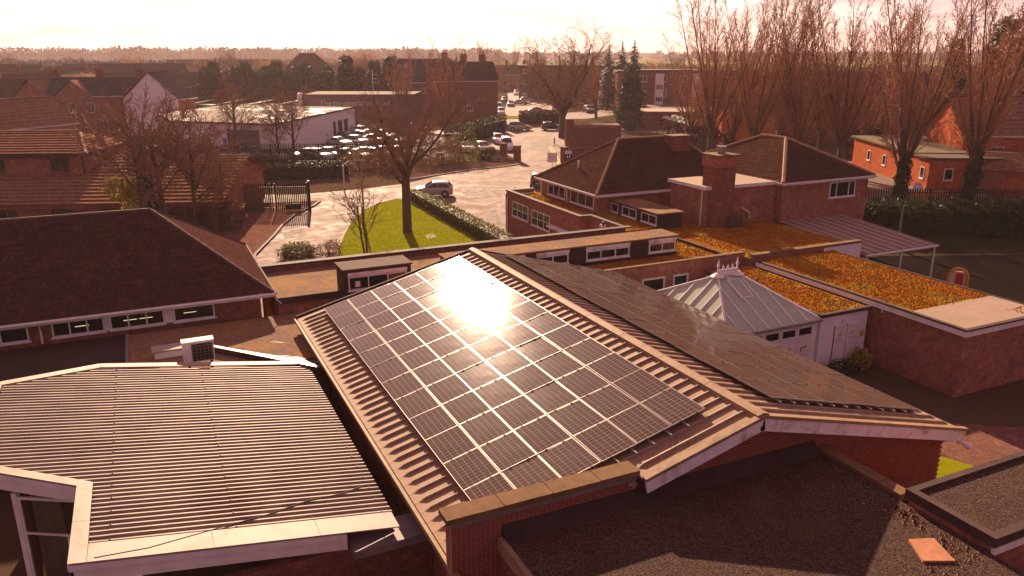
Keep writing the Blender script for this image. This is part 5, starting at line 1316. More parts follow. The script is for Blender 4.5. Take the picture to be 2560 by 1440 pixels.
# ------------------------------------------------------------------ street furniture, gate and fences
lp = thing('lamp_post', 'slim grey lamp post standing by the lawn edge', 'lamp post', at(911, 565))
link('post', MB().tube([(0, 0, 0), (0, 0, 1.2), (0, 0, 5.35)], [0.10, 0.085, 0.06], 8).mesh('post', M['steel']), lp)
link('lamp_head', MB().tube([(0.03, 0, 5.32), (-0.12, 0.03, 5.38), (-0.55, 0.08, 5.36), (-0.62, 0.08, 5.32)], [0.04, 0.09, 0.10, 0.02], 8).mesh('lamp_head', M['alu']), lp)
def palisade(name, label, A, Bq, h, step, wdt, cat, zb=0.05, group=None, post=2.75, mat=None):
    mat = mat or M['black']
    A, Bq = Vector((*A[:2], 0)), Vector((*Bq[:2], 0)); L = (Bq - A).length; u = (Bq - A) / L
    e = thing(name, label, cat, A, math.atan2(u.y, u.x), group)
    pm_ = MB(); pm_.box(-wdt / 2, wdt / 2, -0.008, 0.008, zb, h - 0.1); pm_.face([(-wdt / 2, -0.008, h - 0.1), (wdt / 2, -0.008, h - 0.1), (0, 0, h)]); pm_.face([(wdt / 2, 0.008, h - 0.1), (-wdt / 2, 0.008, h - 0.1), (0, 0, h)])
    me = pm_.mesh('pale', mat); n = int(L / step)
    for k in range(min(n, 300)): link('pale', me, e, ((k + 0.5) * step, 0, 0))
    for z in (0.35, h - 0.4): MB().box(0, L, 0.012, 0.05, z, z + 0.05).build('rail', mat, e)
    for k in range(int(L / post) + 1): MB().box(k * post - 0.04, k * post + 0.04, 0.052, 0.13, 0, h - 0.05).build('post', mat, e)
    return e
palisade('palisade_gate', 'black palisade gate leaf on the left of the drive gate', at(600, 531), at(689, 531), 2.6, 0.16, 0.10, 'gate')
palisade('palisade_gate', 'black palisade gate leaf with sign nearest the drive', at(691, 531), at(775, 529), 2.6, 0.16, 0.10, 'gate')
gp = thing('gate_post', 'thick black gate post at the kerb end of the drive gate', 'post', at(776, 529))
link('post', MB().box(-0.09, 0.09, -0.09, 0.09, 0, 2.75).mesh('post', M['black']), gp)
sg = thing('gate_sign', 'dark board fixed low on the gate leaf', 'sign', at(735, 530)); sg.rotation_euler = (0, 0, -0.15)
link('board', MB().box(-0.7, 0.7, -0.06, -0.03, 0.25, 0.75).mesh('board', M['black']), sg)
palisade('car_park_fence', 'black palisade fence along the store car park, left length', (-4, 105.5), at(620, 410), 2.6, 0.2, 0.10, 'fence', post=3)
palisade('car_park_fence', 'black palisade fence along the store car park, middle length', at(620, 410), at(900, 410), 2.6, 0.2, 0.10, 'fence', post=3)
palisade('car_park_fence', 'black palisade fence along the store car park, right length behind the lamp post', at(900, 410), at(1060, 402), 2.6, 0.2, 0.10, 'fence', post=3)
palisade('yard_fence', 'dark palisade fence in front of the builders yard', (49, 49.5), (73, 37), 2.6, 0.2, 0.10, 'fence', post=3)
palisade('shed_fence', 'brown palisade fence left of the far right shed', at(2395, 500), at(2500, 492), 2.4, 0.17, 0.08, 'fence', mat=M['wood'])
gpil = []
for px, py, lab in ((1259, 396, 'brick gate pillar with white notice, left one'), (1293, 403, 'brick gate pillar with stone cap right beside the drive'), (1410, 407, 'brick gate pillar with school sign right of the drive')):
    e = thing('gate_pillar', lab, 'pillar', at(px, py), 0.45, 'brick gate pillars')
    link('shaft', MB().box(-0.35, 0.35, -0.35, 0.35, 0, 1.9).mesh('shaft', M['brick_dark']), e)
    link('cap', MB().box(-0.42, 0.42, -0.42, 0.42, 1.902, 2.02).mesh('cap', M['coping']), e); gpil.append(e)
wl_ = block('gate_wall', 'low brown wall between hedge and gate pillars', 'wall', at(1200, 396), 0)
part(wl_, 'wall', M['brick_dark'], lambda mb: mb.beam(at(1180, 393), at(1252, 396), 0.25, 1.1))
wl2 = block('side_wall', 'dark brick wall running right from the sign pillar', 'wall', at(1420, 405), 0)
part(wl2, 'wall', M['brick_dark'], lambda mb: mb.beam(at(1420, 406), at(1475, 398), 0.25, 1.7))
sn = thing('school_sign', 'white and dark notice board on the right gate pillar', 'sign', at(1412, 409), -0.35)
link('board', MB().box(-0.1, 0.85, -0.46, -0.42, 0.6, 1.7).mesh('board', M['black']), sn)
link('panel', MB().box(-0.08, 0.83, -0.475, -0.461, 1.25, 1.68).mesh('panel', M['white']), sn)
link('picture', MB().box(0.15, 0.3, -0.475, -0.461, 0.75, 1.1).mesh('picture', M['white']), sn)
link('picture', MB().box(0.45, 0.6, -0.475, -0.461, 0.75, 1.1).mesh('picture', M['white']), sn)
rs = thing('road_sign', 'white back of a square road sign on a post beside the drive', 'sign', at(1380, 440), -0.44)
link('post', MB().tube([(0, 0, 0), (0, 0, 2.6)], 0.035, 6).mesh('post', M['steel']), rs)
link('plate', MB().box(-0.55, 0.55, -0.06, -0.036, 1.55, 2.65).mesh('plate', M['white']), rs)
link('bracket', MB().box(-0.5, 0.5, -0.085, -0.061, 2.1, 2.15).mesh('bracket', M['steel']), rs)
for k, (px, py, lab) in enumerate(((1386, 360, 'short dark bollard on the right pavement by the road'), (1105, 520, 'dark timber bollard at the forecourt end of the hedge'))):
    tag(MB().tube([(0, 0, 0), (0, 0, 0.95), (0, 0, 1.0)], [0.1, 0.1, 0.05], 8).build('bollard', M['black'], loc=at(px, py)), lab, 'bollard')
dp = thing('direction_post', 'leaning white signpost behind the gate', 'sign', at(861, 470))
link('post', MB().tube([(0, 0, 0), (0, 0, 2.3)], 0.06, 6).mesh('post', M['white']), dp)
link('arm', MB().beam((-0.1, 0, 2.25), (0.75, 0, 2.75), 0.04, 0.14).mesh('arm', M['white']), dp)
wp = thing('white_post', 'pale translucent marker panel standing before the right-hand hedge', 'post', (47.9, 37.2, 0), 0.5)
link('panel', MB().box(-0.18, 0.18, -0.03, 0.03, 0.4, 3.2).mesh('panel', M['lead']), wp); link('post', MB().tube([(0, 0.05, 0), (0, 0.05, 3.0)], 0.04, 6).mesh('post', M['steel']), wp)
# child's ride-on toy behind the mossy store
ty = thing('toy_playhouse', 'small orange arched toy playhouse with red panel in the dark playground', 'toy', at(2390, 722), -0.9)
arch = [(0.5 * math.cos(t * math.pi / 10), 0, 0.75 + 0.5 * math.sin(t * math.pi / 10)) for t in range(11)]
link('arch', MB().tube([(0.5, 0, 0)] + arch + [(-0.5, 0, 0)], 0.09, 8).mesh('arch', M['orange']), ty)
link('side', MB().box(-0.4, 0.4, 0.1, 0.16, 0, 1.05).mesh('side', M['white']), ty)
link('panel', MB().box(-0.12, 0.28, 0.02, 0.09, 0.1, 0.95).mesh('panel', M['red']), ty)
link('base', MB().box(-0.5, 0.5, -0.5, 0.5, 0, 0.1).mesh('base', M['steel']), ty)
# ------------------------------------------------------------------ two-storey ribbed-roof building on the left
rb = block('ribbed_roof_building', 'red brick building on the left with ribbed concrete tile roofs', 'building', (-2.3, 65.5, 0), math.radians(-20.5), world=False)
part(rb, 'lower_wall', M['brick'], lambda mb: mb.box(-22, 7.2, 0.5, 17.0, 0, 2.45))
part(rb, 'upper_wall', M['brick'], lambda mb: mb.box(-22, -4.3, 5.75, 15.7, 2.46, 5.6))
def courses(A, Bq, C, D, mat, course, th, parent):
    A, Bq, C, D = [Vector(p) for p in (A, Bq, C, D)]; nrm = (Bq - A).cross(D - A if (D - A).length > 1e-3 else C - A).normalized()
    L = ((C + D) / 2 - (A + Bq) / 2).length; n = round(L / course)
    for i in range(n):
        a, b = i / n, (i + 1) / n; l0, r0, l1, r1 = A.lerp(D, a), Bq.lerp(C, a), A.lerp(D, b), Bq.lerp(C, b)
        up, lo = nrm * th, nrm * 0.004; mb = MB()
        w = max((r0 - l0).length, 0.01); k = max(1, int(w / 1.2))
        for j in range(k):   # slight unevenness tile by tile
            t0, t1 = j / k, (j + 1) / k; q = nrm * random.uniform(-0.006, 0.006)
            p0, p1, p2, p3 = l0.lerp(r0, t0), l0.lerp(r0, t1), l1.lerp(r1, t1), l1.lerp(r1, t0)
            mb.face([p0, p1, p1 + up + q, p0 + up + q])
            if (p2 - p3).length < 1e-3: mb.face([p0 + up + q, p1 + up + q, p2 + lo])
            else: mb.face([p0 + up + q, p1 + up + q, p2 + lo, p3 + lo])
        mb.build('tile_course', mat, parent)
ls = part(rb, 'lower_roof', M['tile_red'], lambda mb: mb.face([(-22, 19, 2.45), (7.9, 19, 2.45), (7.9, 9.55, 4.85), (-22, 9.55, 4.85)][::-1]))
courses((-22, 0, 2.5), (7.9, 0, 2.5), (7.9, 9.5, 4.9), (-22, 9.5, 4.9), M['tile_red'], 0.72, 0.11, ls)
part(rb, 'gable_wall', M['brick'], lambda mb: (mb.face([(7.2, 0.5, 2.46), (7.2, 18.5, 2.46), (7.2, 9.5, 4.8)]),))
caps(rb, [((-3.9, 9.5, 4.9), (7.9, 9.5, 4.9))], M['ridge_dark'], 0.12)
part(rb, 'lower_fascia', M['brick_dark'], lambda mb: mb.box(-22, 7.9, -0.03, 0.04, 2.2, 2.45))
us = part(rb, 'upper_roof', M['tile_red'], lambda mb: mb.face([(-22, 16.0, 5.63), (-4.0, 16.0, 5.63), (-6.4, 10.6, 6.97), (-22, 10.6, 6.97)][::-1]))
courses((-22, 5.35, 5.68), (-3.95, 5.35, 5.68), (-6.5, 10.6, 7.0), (-22, 10.6, 7.0), M['tile_red'], 0.62, 0.10, us)
courses((-3.95, 5.35, 5.68), (-3.95, 15.9, 5.68), (-6.5, 10.6, 7.0), (-6.5, 10.6, 7.0), M['tile_red'], 0.4, 0.05, us)
caps(rb, [((-3.95, 5.35, 5.7), (-6.5, 10.6, 7.02)), ((-3.95, 15.9, 5.7), (-6.5, 10.6, 7.02)), ((-22, 10.6, 7.02), (-6.5, 10.6, 7.02))], M['ridge'], 0.13)
part(rb, 'upper_fascia', M['felt_dark'], lambda mb: (mb.box(-22, -3.95, 5.31, 5.37, 5.42, 5.66), mb.box(-3.98, -3.93, 5.38, 15.9, 5.42, 5.66)))
for x, w in ((-7.0, 1.5), (-12.0, 1.5)): window(rb, (x, 5.75, 4.2), UX, NY, w, 1.1, 2, 1, 0.08, M['wood'])
for x in (-5.0, -9.0, -1.5): window(rb, (x, 0.5, 1.0), UX, NY, 1.6, 1.15, 2, 1, 0.07, M['wood'])
part(rb, 'drainpipe', M['black'], lambda mb: mb.tube([(-4.45, 5.7, 5.5), (-4.45, 5.7, 3.95)], 0.05, 6))

# ------------------------------------------------------------------ cars
CARPAINT = bpy.data.materials.new('car_paint'); CARPAINT.use_nodes = True
_n = CARPAINT.node_tree; _b = _n.nodes['Principled BSDF']; _oi = _n.nodes.new('ShaderNodeObjectInfo')
_n.links.new(_oi.outputs['Color'], _b.inputs['Base Color']); _b.inputs['Roughness'].default_value = 0.35; _b.inputs['Metallic'].default_value = 0.2
_b.inputs['Coat Weight'].default_value = 0.8; _b.inputs['Coat Roughness'].default_value = 0.06
LAMP = basic('headlamp', (0.8, 0.78, 0.74), None, 5, 0.1); TAIL = basic('tail_lamp', (0.5, 0.01, 0.01), None, 5, 0.2)
KIND = {  # length, width, top profile (x from rear, z), belt height, first and last cabin stations
    'hatch': (3.9, 1.68, [(0, 0.75), (0.08, 0.98), (0.42, 1.40), (0.9, 1.47), (1.9, 1.46), (2.75, 0.98), (3.5, 0.86), (3.84, 0.70), (3.9, 0.5)], 0.93, (1, 5)),
    'mpv': (4.2, 1.74, [(0, 0.75), (0.06, 1.05), (0.35, 1.52), (1.0, 1.64), (2.0, 1.60), (3.15, 1.02), (3.8, 0.85), (4.14, 0.70), (4.2, 0.5)], 0.98, (1, 5)),
    'saloon': (4.5, 1.76, [(0, 0.7), (0.05, 0.98), (0.75, 1.02), (1.4, 1.40), (2.2, 1.44), (3.15, 0.98), (4.0, 0.86), (4.44, 0.68), (4.5, 0.5)], 0.94, (2, 5)),
    'suv': (4.4, 1.82, [(0, 0.85), (0.06, 1.15), (0.4, 1.60), (1.0, 1.70), (2.1, 1.68), (2.95, 1.14), (3.8, 1.02), (4.34, 0.85), (4.4, 0.55)], 1.08, (1, 5)),
    'van': (4.5, 1.80, [(0, 0.9), (0.03, 1.70), (0.2, 1.82), (1.4, 1.84), (2.7, 1.80), (3.5, 1.12), (4.1, 0.98), (4.44, 0.80), (4.5, 0.55)], 1.10, (3, 5))}
def car_meshes(kind):
    Lc, Wc, top, belt, (c0, c1) = KIND[kind]; hw = Wc / 2; gz = 0.22
    xs0, zs0 = [p[0] for p in top], [p[1] for p in top]
    xs = sorted(set(xs0 + [Lc * k / 16 for k in range(17)]))
    body = MB(); secs = []
    for x in xs:
        zt = float(np.interp(x, xs0, zs0)); b = min(belt, zt)
        e_ = min(x, Lc - x); w = hw * (0.86 + 0.14 * min(1, e_ / 0.45)) ; rw = w * 0.985 - max(0, zt - belt) * 0.34
        secs.append([(x, w * 0.88, gz), (x, w, gz + 0.18), (x, w, (gz + b) / 2 + 0.08), (x, w * 0.985, b - 0.02), (x, rw + 0.0, max(zt - 0.06, b - 0.015)), (x, rw - 0.12, zt), (x, 0, zt + 0.015)])
    for i in range(len(secs) - 1):
        for j in range(6):
            a, b, c, d = secs[i][j], secs[i + 1][j], secs[i + 1][j + 1], secs[i][j + 1]
            body.face([a, b, c, d]); body.face([(p[0], -p[1], p[2]) for p in (d, c, b, a)])
    for s_, fl in ((secs[0], 1), (secs[-1], 0)):
        q = s_ + [(p[0], -p[1], p[2]) for p in s_[::-1][1:]]; body.face(q if not fl else q[::-1])
    # join doubled points so shading runs smooth
    vm = {}; nv = []; rem = []
    for v in body.v:
        k = (round(v[0], 4), round(v[1], 4), round(v[2], 4))
        if k not in vm: vm[k] = len(nv); nv.append(v)
        rem.append(vm[k])
    body.v = nv; body.f = [tuple(dict.fromkeys(rem[k] for k in f)) for f in body.f]; keep = [i for i, f in enumerate(body.f) if len(f) > 2]
    body.f = [body.f[i] for i in keep]; body.m = [0] * len(body.f)
    me_b = body.mesh('body', CARPAINT, True)
    def zt(x): return float(np.interp(x, xs0, zs0))
    def rw(x): return hw * 0.985 - max(0, zt(x) - belt) * 0.34
    side = MB(); x0, x1 = xs0[c0] + 0.25, xs0[c1] - 0.18
    m_ = 6
    for sgn in (1, -1):
        for k in range(m_):
            xa, xb = x0 + (x1 - x0) * k / m_, x0 + (x1 - x0) * (k + 1) / m_
            if k == m_ // 2: xa += 0.05
            q = []
            for x, lo in ((xa, 1), (xb, 1), (xb, 0), (xa, 0)):
                z = belt + 0.03 if lo else max(belt + 0.05, zt(x) - 0.13)
                f = (z - belt) / max(0.05, zt(x) - 0.06 - belt); y = hw * 0.985 * (1 - f) + (rw(x)) * f + 0.012
                q.append((x, sgn * y, z))
            side.face(q if sgn > 0 else q[::-1])
    me_s = side.mesh('side_windows', M['glass_tint'])
    def screen(xa, xb, name):
        mb = MB(); za, zb = zt(xa), zt(xb); nn = Vector((-(zb - za), 0, xb - xa)).normalized() * 0.022
        k = 0.86
        p = [(xa, rw(xa) * k, za), (xa, -rw(xa) * k, za), (xb, -rw(xb) * k, zb), (xb, rw(xb) * k, zb)]
        mb.face([Vector(q) + nn for q in p]); return mb.mesh(name, M['glass_tint'])
    me_f = screen(xs0[c1 - 1] + 0.06, xs0[c1] - 0.05, 'windscreen')
    me_r = screen(xs0[c0] + 0.04, xs0[c0 + 1] - 0.02, 'rear_window') if kind != 'van' else None
    ty_ = MB(); ty_.tube([(0, -0.1, 0), (0, 0.1, 0)], 0.31, 16); rm = MB(); rm.tube([(0, -0.106, 0), (0, 0.106, 0)], 0.20, 12)
    hl = MB().box(Lc - 0.24, Lc - 0.03, -0.17, 0.17, 0.60, 0.74).mesh('headlight', LAMP); tl = MB().box(-0.015, 0.1, -0.1, 0.1, 0.72, 0.98).mesh('tail_light', TAIL)
    npl = MB().box(-0.012, 0.01, -0.26, 0.26, 0.5, 0.61).mesh('number_plate', M['yellow']); npf = MB().box(Lc - 0.01, Lc + 0.012, -0.26, 0.26, 0.36, 0.47).mesh('number_plate', M['white'])
    arch_ = MB().tube([(0, -0.02, 0), (0, 0.02, 0)], 0.37, 16).mesh('wheel_arch', M['black'])
    return dict(body=me_b, side=me_s, front=me_f, rear=me_r, tyre=ty_.mesh('tyre', M['rubber'], False), rim=rm.mesh('rim', M['rim']), hl=hl, tl=tl, npl=npl, npf=npf, arch=arch_, L=Lc, W=Wc)
CARM = {k: car_meshes(k) for k in KIND}
def car(kind, label, loc, ang, colr, detail=True, group='parked cars'):
    K = CARM[kind]; e = thing('parked_car' if kind != 'van' else 'parked_van', label, 'van' if kind == 'van' else 'car', loc, ang, group)
    ox = -K['L'] / 2
    b = link('body', K['body'], e, (ox, 0, 0)); b.color = (*colr, 1)
    link('side_windows', K['side'], e, (ox, 0, 0)); link('windscreen', K['front'], e, (ox, 0, 0))
    if K['rear']: link('rear_window', K['rear'], e, (ox, 0, 0))
    for x in (0.75, K['L'] - 0.8):
        for s_ in (1, -1):
            link('wheel_arch', K['arch'], e, (ox + x, s_ * (K['W'] / 2 - 0.012), 0.33))
            w = link('tyre', K['tyre'], e, (ox + x, s_ * (K['W'] / 2 - 0.075), 0.31)); link('rim', K['rim'], w)
    if detail:
        for s_ in (1, -1):
            link('headlight', K['hl'], e, (ox, s_ * (K['W'] / 2 - 0.26), 0)); link('tail_light', K['tl'], e, (ox, s_ * (K['W'] / 2 - 0.18), 0))
        link('number_plate', K['npl'], e, (ox, 0, 0)); link('number_plate', K['npf'], e, (ox, 0, 0))
    return e
SILVER, WHITE, DARK, BLACK, RED, BLUE, GREY = (0.42, 0.38, 0.36), (0.75, 0.73, 0.72), (0.03, 0.03, 0.035), (0.012, 0.012, 0.014), (0.35, 0.03, 0.02), (0.05, 0.08, 0.2), (0.16, 0.15, 0.15)
R = math.radians
car('hatch', 'silver hatchback on the forecourt behind the hedge', (25.3, 72.0, 0.004), R(158), SILVER)
car('mpv', 'silver rounded people carrier parked across the end of the road', at(1300, 326), R(-24), SILVER)
car('hatch', 'black hatchback parked beside the big bare tree', at(1380, 325), R(-24), BLACK)
car('hatch', 'dark hatchback half hidden by the corner of the pyramid hall roof', at(1346, 464), R(62), DARK)
car('van', 'white van facing us beside the gate pillars', at(1266, 375), R(-112), WHITE)
car('hatch', 'white hatchback behind the white van', at(1246, 358), R(-108), WHITE)
car('hatch', 'silver car behind the low wall left of the van', at(1208, 380), R(-100), SILVER)
car('saloon', 'pale silver car left of the low wall by the hedge', at(1165, 379), R(-95), SILVER)
for k, (px, py, a, kd, c, lab) in enumerate((
        (1253, 288, -115, 'suv', WHITE, 'white car facing us at the head of the high street queue'),
        (1247, 276, -115, 'van', SILVER, 'silver van second in the high street queue'),
        (1230, 280, -110, 'hatch', SILVER, 'silver car glinting at the left kerb of the high street'),
        (1277, 266, -112, 'saloon', GREY, 'grey saloon in the outer lane of the high street'),
        (1262, 255, -112, 'hatch', DARK, 'dark hatchback further up the high street'),
        (1300, 262, -20, 'saloon', SILVER, 'silver saloon glinting across the street'),
        (1318, 255, -20, 'hatch', SILVER, 'silver hatchback right of the glinting saloon'),
        (1292, 238, -112, 'suv', WHITE, 'distant white car at the top of the street'),
        (1345, 283, -18, 'saloon', GREY, 'grey car half hidden by twigs left of the big tree'),
        (1472, 282, -105, 'suv', BLACK, 'black four by four on the road right of the big tree'),
        (1415, 262, -40, 'hatch', WHITE, 'white car behind the trunk of the big tree'),
        (1440, 266, -40, 'hatch', RED, 'maroon car right of the white one behind the big tree'))):
    car(kd, lab, at(px, py), R(a), c, False)
cp = [(786, 358, 205, 'suv', WHITE, 'white four by four by the store side wall, nearer of two'), (830, 345, 205, 'suv', WHITE, 'white four by four by the store side wall, further of two'),
      (700, 378, 10, 'suv', RED, 'dark red four by four by the shed corner'), (575, 392, -60, 'hatch', GREY, 'grey hatchback behind the fence, leftmost before the shed'),
      (610, 398, -62, 'hatch', SILVER, 'silver hatchback behind the fence beneath the shed door'), (655, 400, -62, 'saloon', GREY, 'grey saloon behind the fence below the shed corner'),
      (730, 398, -62, 'hatch', RED, 'red hatchback behind the fence below the white cars'), (775, 398, -62, 'saloon', DARK, 'dark saloon behind the fence left of the lamp head'),
      (830, 396, -62, 'hatch', SILVER, 'silver hatchback with bright glint behind the fence'), (870, 398, -62, 'saloon', GREY, 'grey saloon behind the fence beside the lamp head'),
      (920, 396, -62, 'hatch', DARK, 'dark hatchback behind the fence right of the lamp head'), (965, 392, -62, 'hatch', BLUE, 'blue hatchback behind the fence near the lawn tree'),
      (850, 366, -62, 'saloon', SILVER, 'silver saloon in the second car park row, left'), (895, 362, -62, 'hatch', GREY, 'grey hatchback in the second car park row, middle'),
      (940, 358, -62, 'saloon', SILVER, 'silver saloon in the second car park row, right'), (910, 336, -62, 'hatch', WHITE, 'white hatchback in the furthest car park row'),
      (330, 385, -60, 'hatch', SILVER, 'silver hatchback at the left end of the car park'), (395, 392, -60, 'hatch', RED, 'red hatchback near the left end of the car park'), (430, 380, -60, 'saloon', SILVER, 'silver saloon glinting behind the ribbed roof ridge')]
more = [(545, 398, SILVER, 'silver', 'hatch'), (690, 399, SILVER, 'silver', 'hatch'), (800, 399, WHITE, 'white', 'hatch'), (900, 399, SILVER, 'silver', 'saloon'), (945, 397, SILVER, 'silver', 'hatch'), (1000, 392, GREY, 'grey', 'hatch'), (870, 352, DARK, 'dark', 'hatch'), (915, 350, SILVER, 'silver', 'hatch'), (960, 346, GREY, 'grey', 'saloon'), (985, 362, WHITE, 'white', 'hatch'), (470, 385, GREY, 'grey', 'hatch'), (510, 390, DARK, 'dark', 'saloon'), (360, 388, DARK, 'dark', 'hatch'), (880, 338, SILVER, 'silver', 'hatch'), (945, 332, SILVER, 'silver', 'hatch')]
for k, (px, py, c, cn_, kd) in enumerate(more): cp.append((px, py, -62 + k % 3, kd, c, None))
_nm = {SILVER: 'silver', WHITE: 'white', DARK: 'dark', GREY: 'grey', RED: 'red', BLUE: 'blue'}
for i, q in enumerate(cp):
    if q[5] is None:
        kin = sorted(v[0] + v[1] * 1e-3 for v in cp if v[3] == q[3] and v[4] == q[4])
        nm = _nm[q[4]] + (' hatchback' if q[3] == 'hatch' else ' saloon')
        cp[i] = q[:5] + ('%s in the store car park, %s %s from the left' % (nm, ORD[kin.index(q[0] + q[1] * 1e-3)], nm),)
for px, py, a, kd, c, lab in cp: car(kd, lab, at(px, py), R(a), c, False, 'cars in the store car park')
car('hatch', 'white car seen over the right-hand hedge', at(2478, 545), R(-20), WHITE, False)
car('hatch', 'dark car at the far right edge with a glinting lamp', (48.6, 25.8, 0.004), R(100), BLACK, True)

# ------------------------------------------------------------------ store buildings
st_ = block('white_shed', 'low white-walled store with wide sunlit flat roof', 'store', (16, 130, 0))
sp_ = [(4.0, 119.0), (16.1, 107.7), (34.0, 136.1), (15.4, 153.3), (2.9, 133.4)]
part(st_, 'wall', M['white_wall'], lambda mb: mb.prism(sp_, 0, 4.3, top=False))
cx_, cy_ = 14.5, 130
sp2 = [(cx_ + (x - cx_) * 1.012, cy_ + (y - cy_) * 1.012) for x, y in sp_]
part(st_, 'roof_edge', M['coping_dark'], lambda mb: mb.prism(sp2, 4.302, 4.55, top=False))
M['roof_wet'] = asphalt('wet_flat_roof', (0.17, 0.11, 0.078), (0.14, 0.09, 0.065), rough=(0.95, 0.16), scale=0.09, wlo=0.58, whi=0.66)
sp3 = [(cx_ + (x - cx_) * 0.995, cy_ + (y - cy_) * 0.995) for x, y in sp_]
part(st_, 'roof', M['roof_wet'], lambda mb: mb.prism(sp3, 4.31, 4.50))
ud = Vector((16.1 - 4.0, 107.7 - 119.0, 0)).normalized(); nd = ud.cross(Vector((0, 0, 1)))
part(st_, 'roller_door', M['lead'], lambda mb: mb.obox((4.0, 119.0, 0), ud, nd, 9.6, 14.2, 0.0, 3.6, 0.0, 0.05))
part(st_, 'door_frame', M['black'], lambda mb: mb.obox((4.0, 119.0, 0), ud, nd, 9.2, 9.59, 0.0, 3.7, 0.0, 0.12))
part(st_, 'notice', M['blue'], lambda mb: mb.obox((4.0, 119.0, 0), ud, nd, 8.4, 8.9, 1.7, 2.4, 0.0, 0.04))
us_ = Vector((34.0 - 16.1, 136.1 - 107.7, 0)).normalized(); ns_ = us_.cross(Vector((0, 0, 1)))
part(st_, 'entrance_shade', M['black'], lambda mb: mb.obox((16.1, 107.7, 0), us_, ns_, 22.5, 30.5, 0.0, 2.9, 0.0, 0.06))  # flat black plate on the wall, standing in for the entrance's deep shade
part(st_, 'entrance_pier', M['white_wall'], lambda mb: [mb.obox((16.1, 107.7, 0), us_, ns_, a, a + 0.7, 0.0, 2.9, 0.061, 0.2) for a in (23.5, 26.5, 29.4)])
# row of small units with tilted roofs behind
for k in range(5):
    p = at(455 + k * 72, 262, 0.0); x0_, y0_ = 6.5 + k * 5.6, 163 - k * 2.0
    e = block('tilted_roof_unit', 'small white unit with tilted glinting roof behind the store, %s from the left' % ORD[k], 'store', (x0_, y0_, 0), R(-20), world=False, group='tilted roof units')
    part(e, 'wall', M['white_wall'], lambda mb: mb.box(0, 5.3, 0, 9, 0, 3.6))
    def tr(mb):
        q = [(-0.2, -0.6, 3.7), (5.2, -0.6, 4.6), (5.2, 9.2, 4.6), (-0.2, 9.2, 3.7)]
        mb.face(q); mb.face([(a, b, c - 0.3) for a, b, c in q[::-1]])
        for i in range(4):
            a, b = q[i], q[(i + 1) % 4]; mb.face([(a[0], a[1], a[2] - 0.3), (b[0], b[1], b[2] - 0.3), b, a])
    part(e, 'tilted_roof', M['roof_wet'], tr)
    part(e, 'shade_plate', M['black'], lambda mb: mb.box(3.4, 5.25, -0.05, -0.005, 2.2, 3.7))  # black plate on the wall stands in for shade under the roof
    part(e, 'roof_light', M['alu'], lambda mb: mb.box(4.3, 5.2, -0.5, -0.06, 3.0, 3.2))
cs = block('sign_store', 'brown flat-fronted store with pale lettering on its fascia', 'store', (36, 146, 0))
A, Bq = Vector((28.0, 150.5, 0)), Vector((46.5, 141.5, 0)); u = (Bq - A).normalized(); n = u.cross(Vector((0, 0, 1)))
M['store_brown'] = basic('brown_cladding', (0.14, 0.085, 0.075), (0.11, 0.07, 0.06), 0.5, 0.7)
part(cs, 'wall', M['store_brown'], lambda mb: mb.obox(A, u, n, 0, 20.5, 0, 5.9, -12, 0))
part(cs, 'flat_roof', M['felt'], lambda mb: mb.obox(A, u, n, -0.1, 20.6, 5.902, 6.1, -12, 0.1))
part(cs, 'white_pier', M['white_wall'], lambda mb: mb.obox(A, u, n, -0.9, -0.11, 0, 6.3, -1, 0.1))
M['letter'] = basic('pale_lettering', (0.42, 0.38, 0.38), None, 3, 0.5)
def lettering(txt, parent, P, u, n, size, bold=0.0):
    cv = bpy.data.curves.new('lettering', 'FONT'); cv.body = txt; cv.size = size; cv.extrude = 0.03; cv.offset = bold
    ob = bpy.data.objects.new('lettering', cv); COL.objects.link(ob)
    bpy.context.view_layer.update()
    me = bpy.data.meshes.new_from_object(ob.evaluated_get(bpy.context.evaluated_depsgraph_get())); wdt = ob.dimensions.x
    bpy.data.objects.remove(ob); me.materials.clear(); me.materials.append(M['letter'])
    o2 = link('lettering', me, parent)
    P = Vector(P) - OFF[parent.name]; w = Vector((0, 0, 1))
    o2.matrix_local = Matrix(((u.x, w.x, n.x, P.x), (u.y, w.y, n.y, P.y), (u.z, w.z, n.z, P.z), (0, 0, 0, 1)))
    return wdt
q0 = A + u * 3.1 + n * 0.04 + Vector((0, 0, 4.05))
w1 = lettering('The ', cs, q0, u, n, 1.45); w1 = 2.5
w2 = lettering('co-operative', cs, q0 + u * w1, u, n, 1.45, 0.03)
lettering('food', cs, q0 + u * (w1 + w2 + 0.5), u, n, 1.45)
ae = thing('aerial_mast', 'thin white aerial mast above the sign store roof', 'aerial', (40.5, 147.0, 5.9))
link('mast', MB().tube([(0, 0, 0), (0, 0, 4.4)], 0.06, 6).mesh('mast', M['white']), ae)
for z in (2.2, 2.9, 3.6): link('arm', MB().tube([(-0.4, 0, z), (1.0, 0, z)], 0.04, 5).mesh('arm', M['white']), ae)
cl2 = thing('car_park_lamp', 'slim double headed lamp post rising behind the white shed', 'lamp post', at(645, 262, 0), -0.4)
link('post', MB().tube([(0, 0, 0), (0, 0, 8.2)], [0.09, 0.05], 8).mesh('post', M['steel']), cl2); link('lamp_head', MB().tube([(-0.1, 0, 8.2), (0.35, 0, 8.42), (0.9, 0, 8.3)], [0.05, 0.12, 0.05], 6).mesh('lamp_head', M['alu']), cl2)

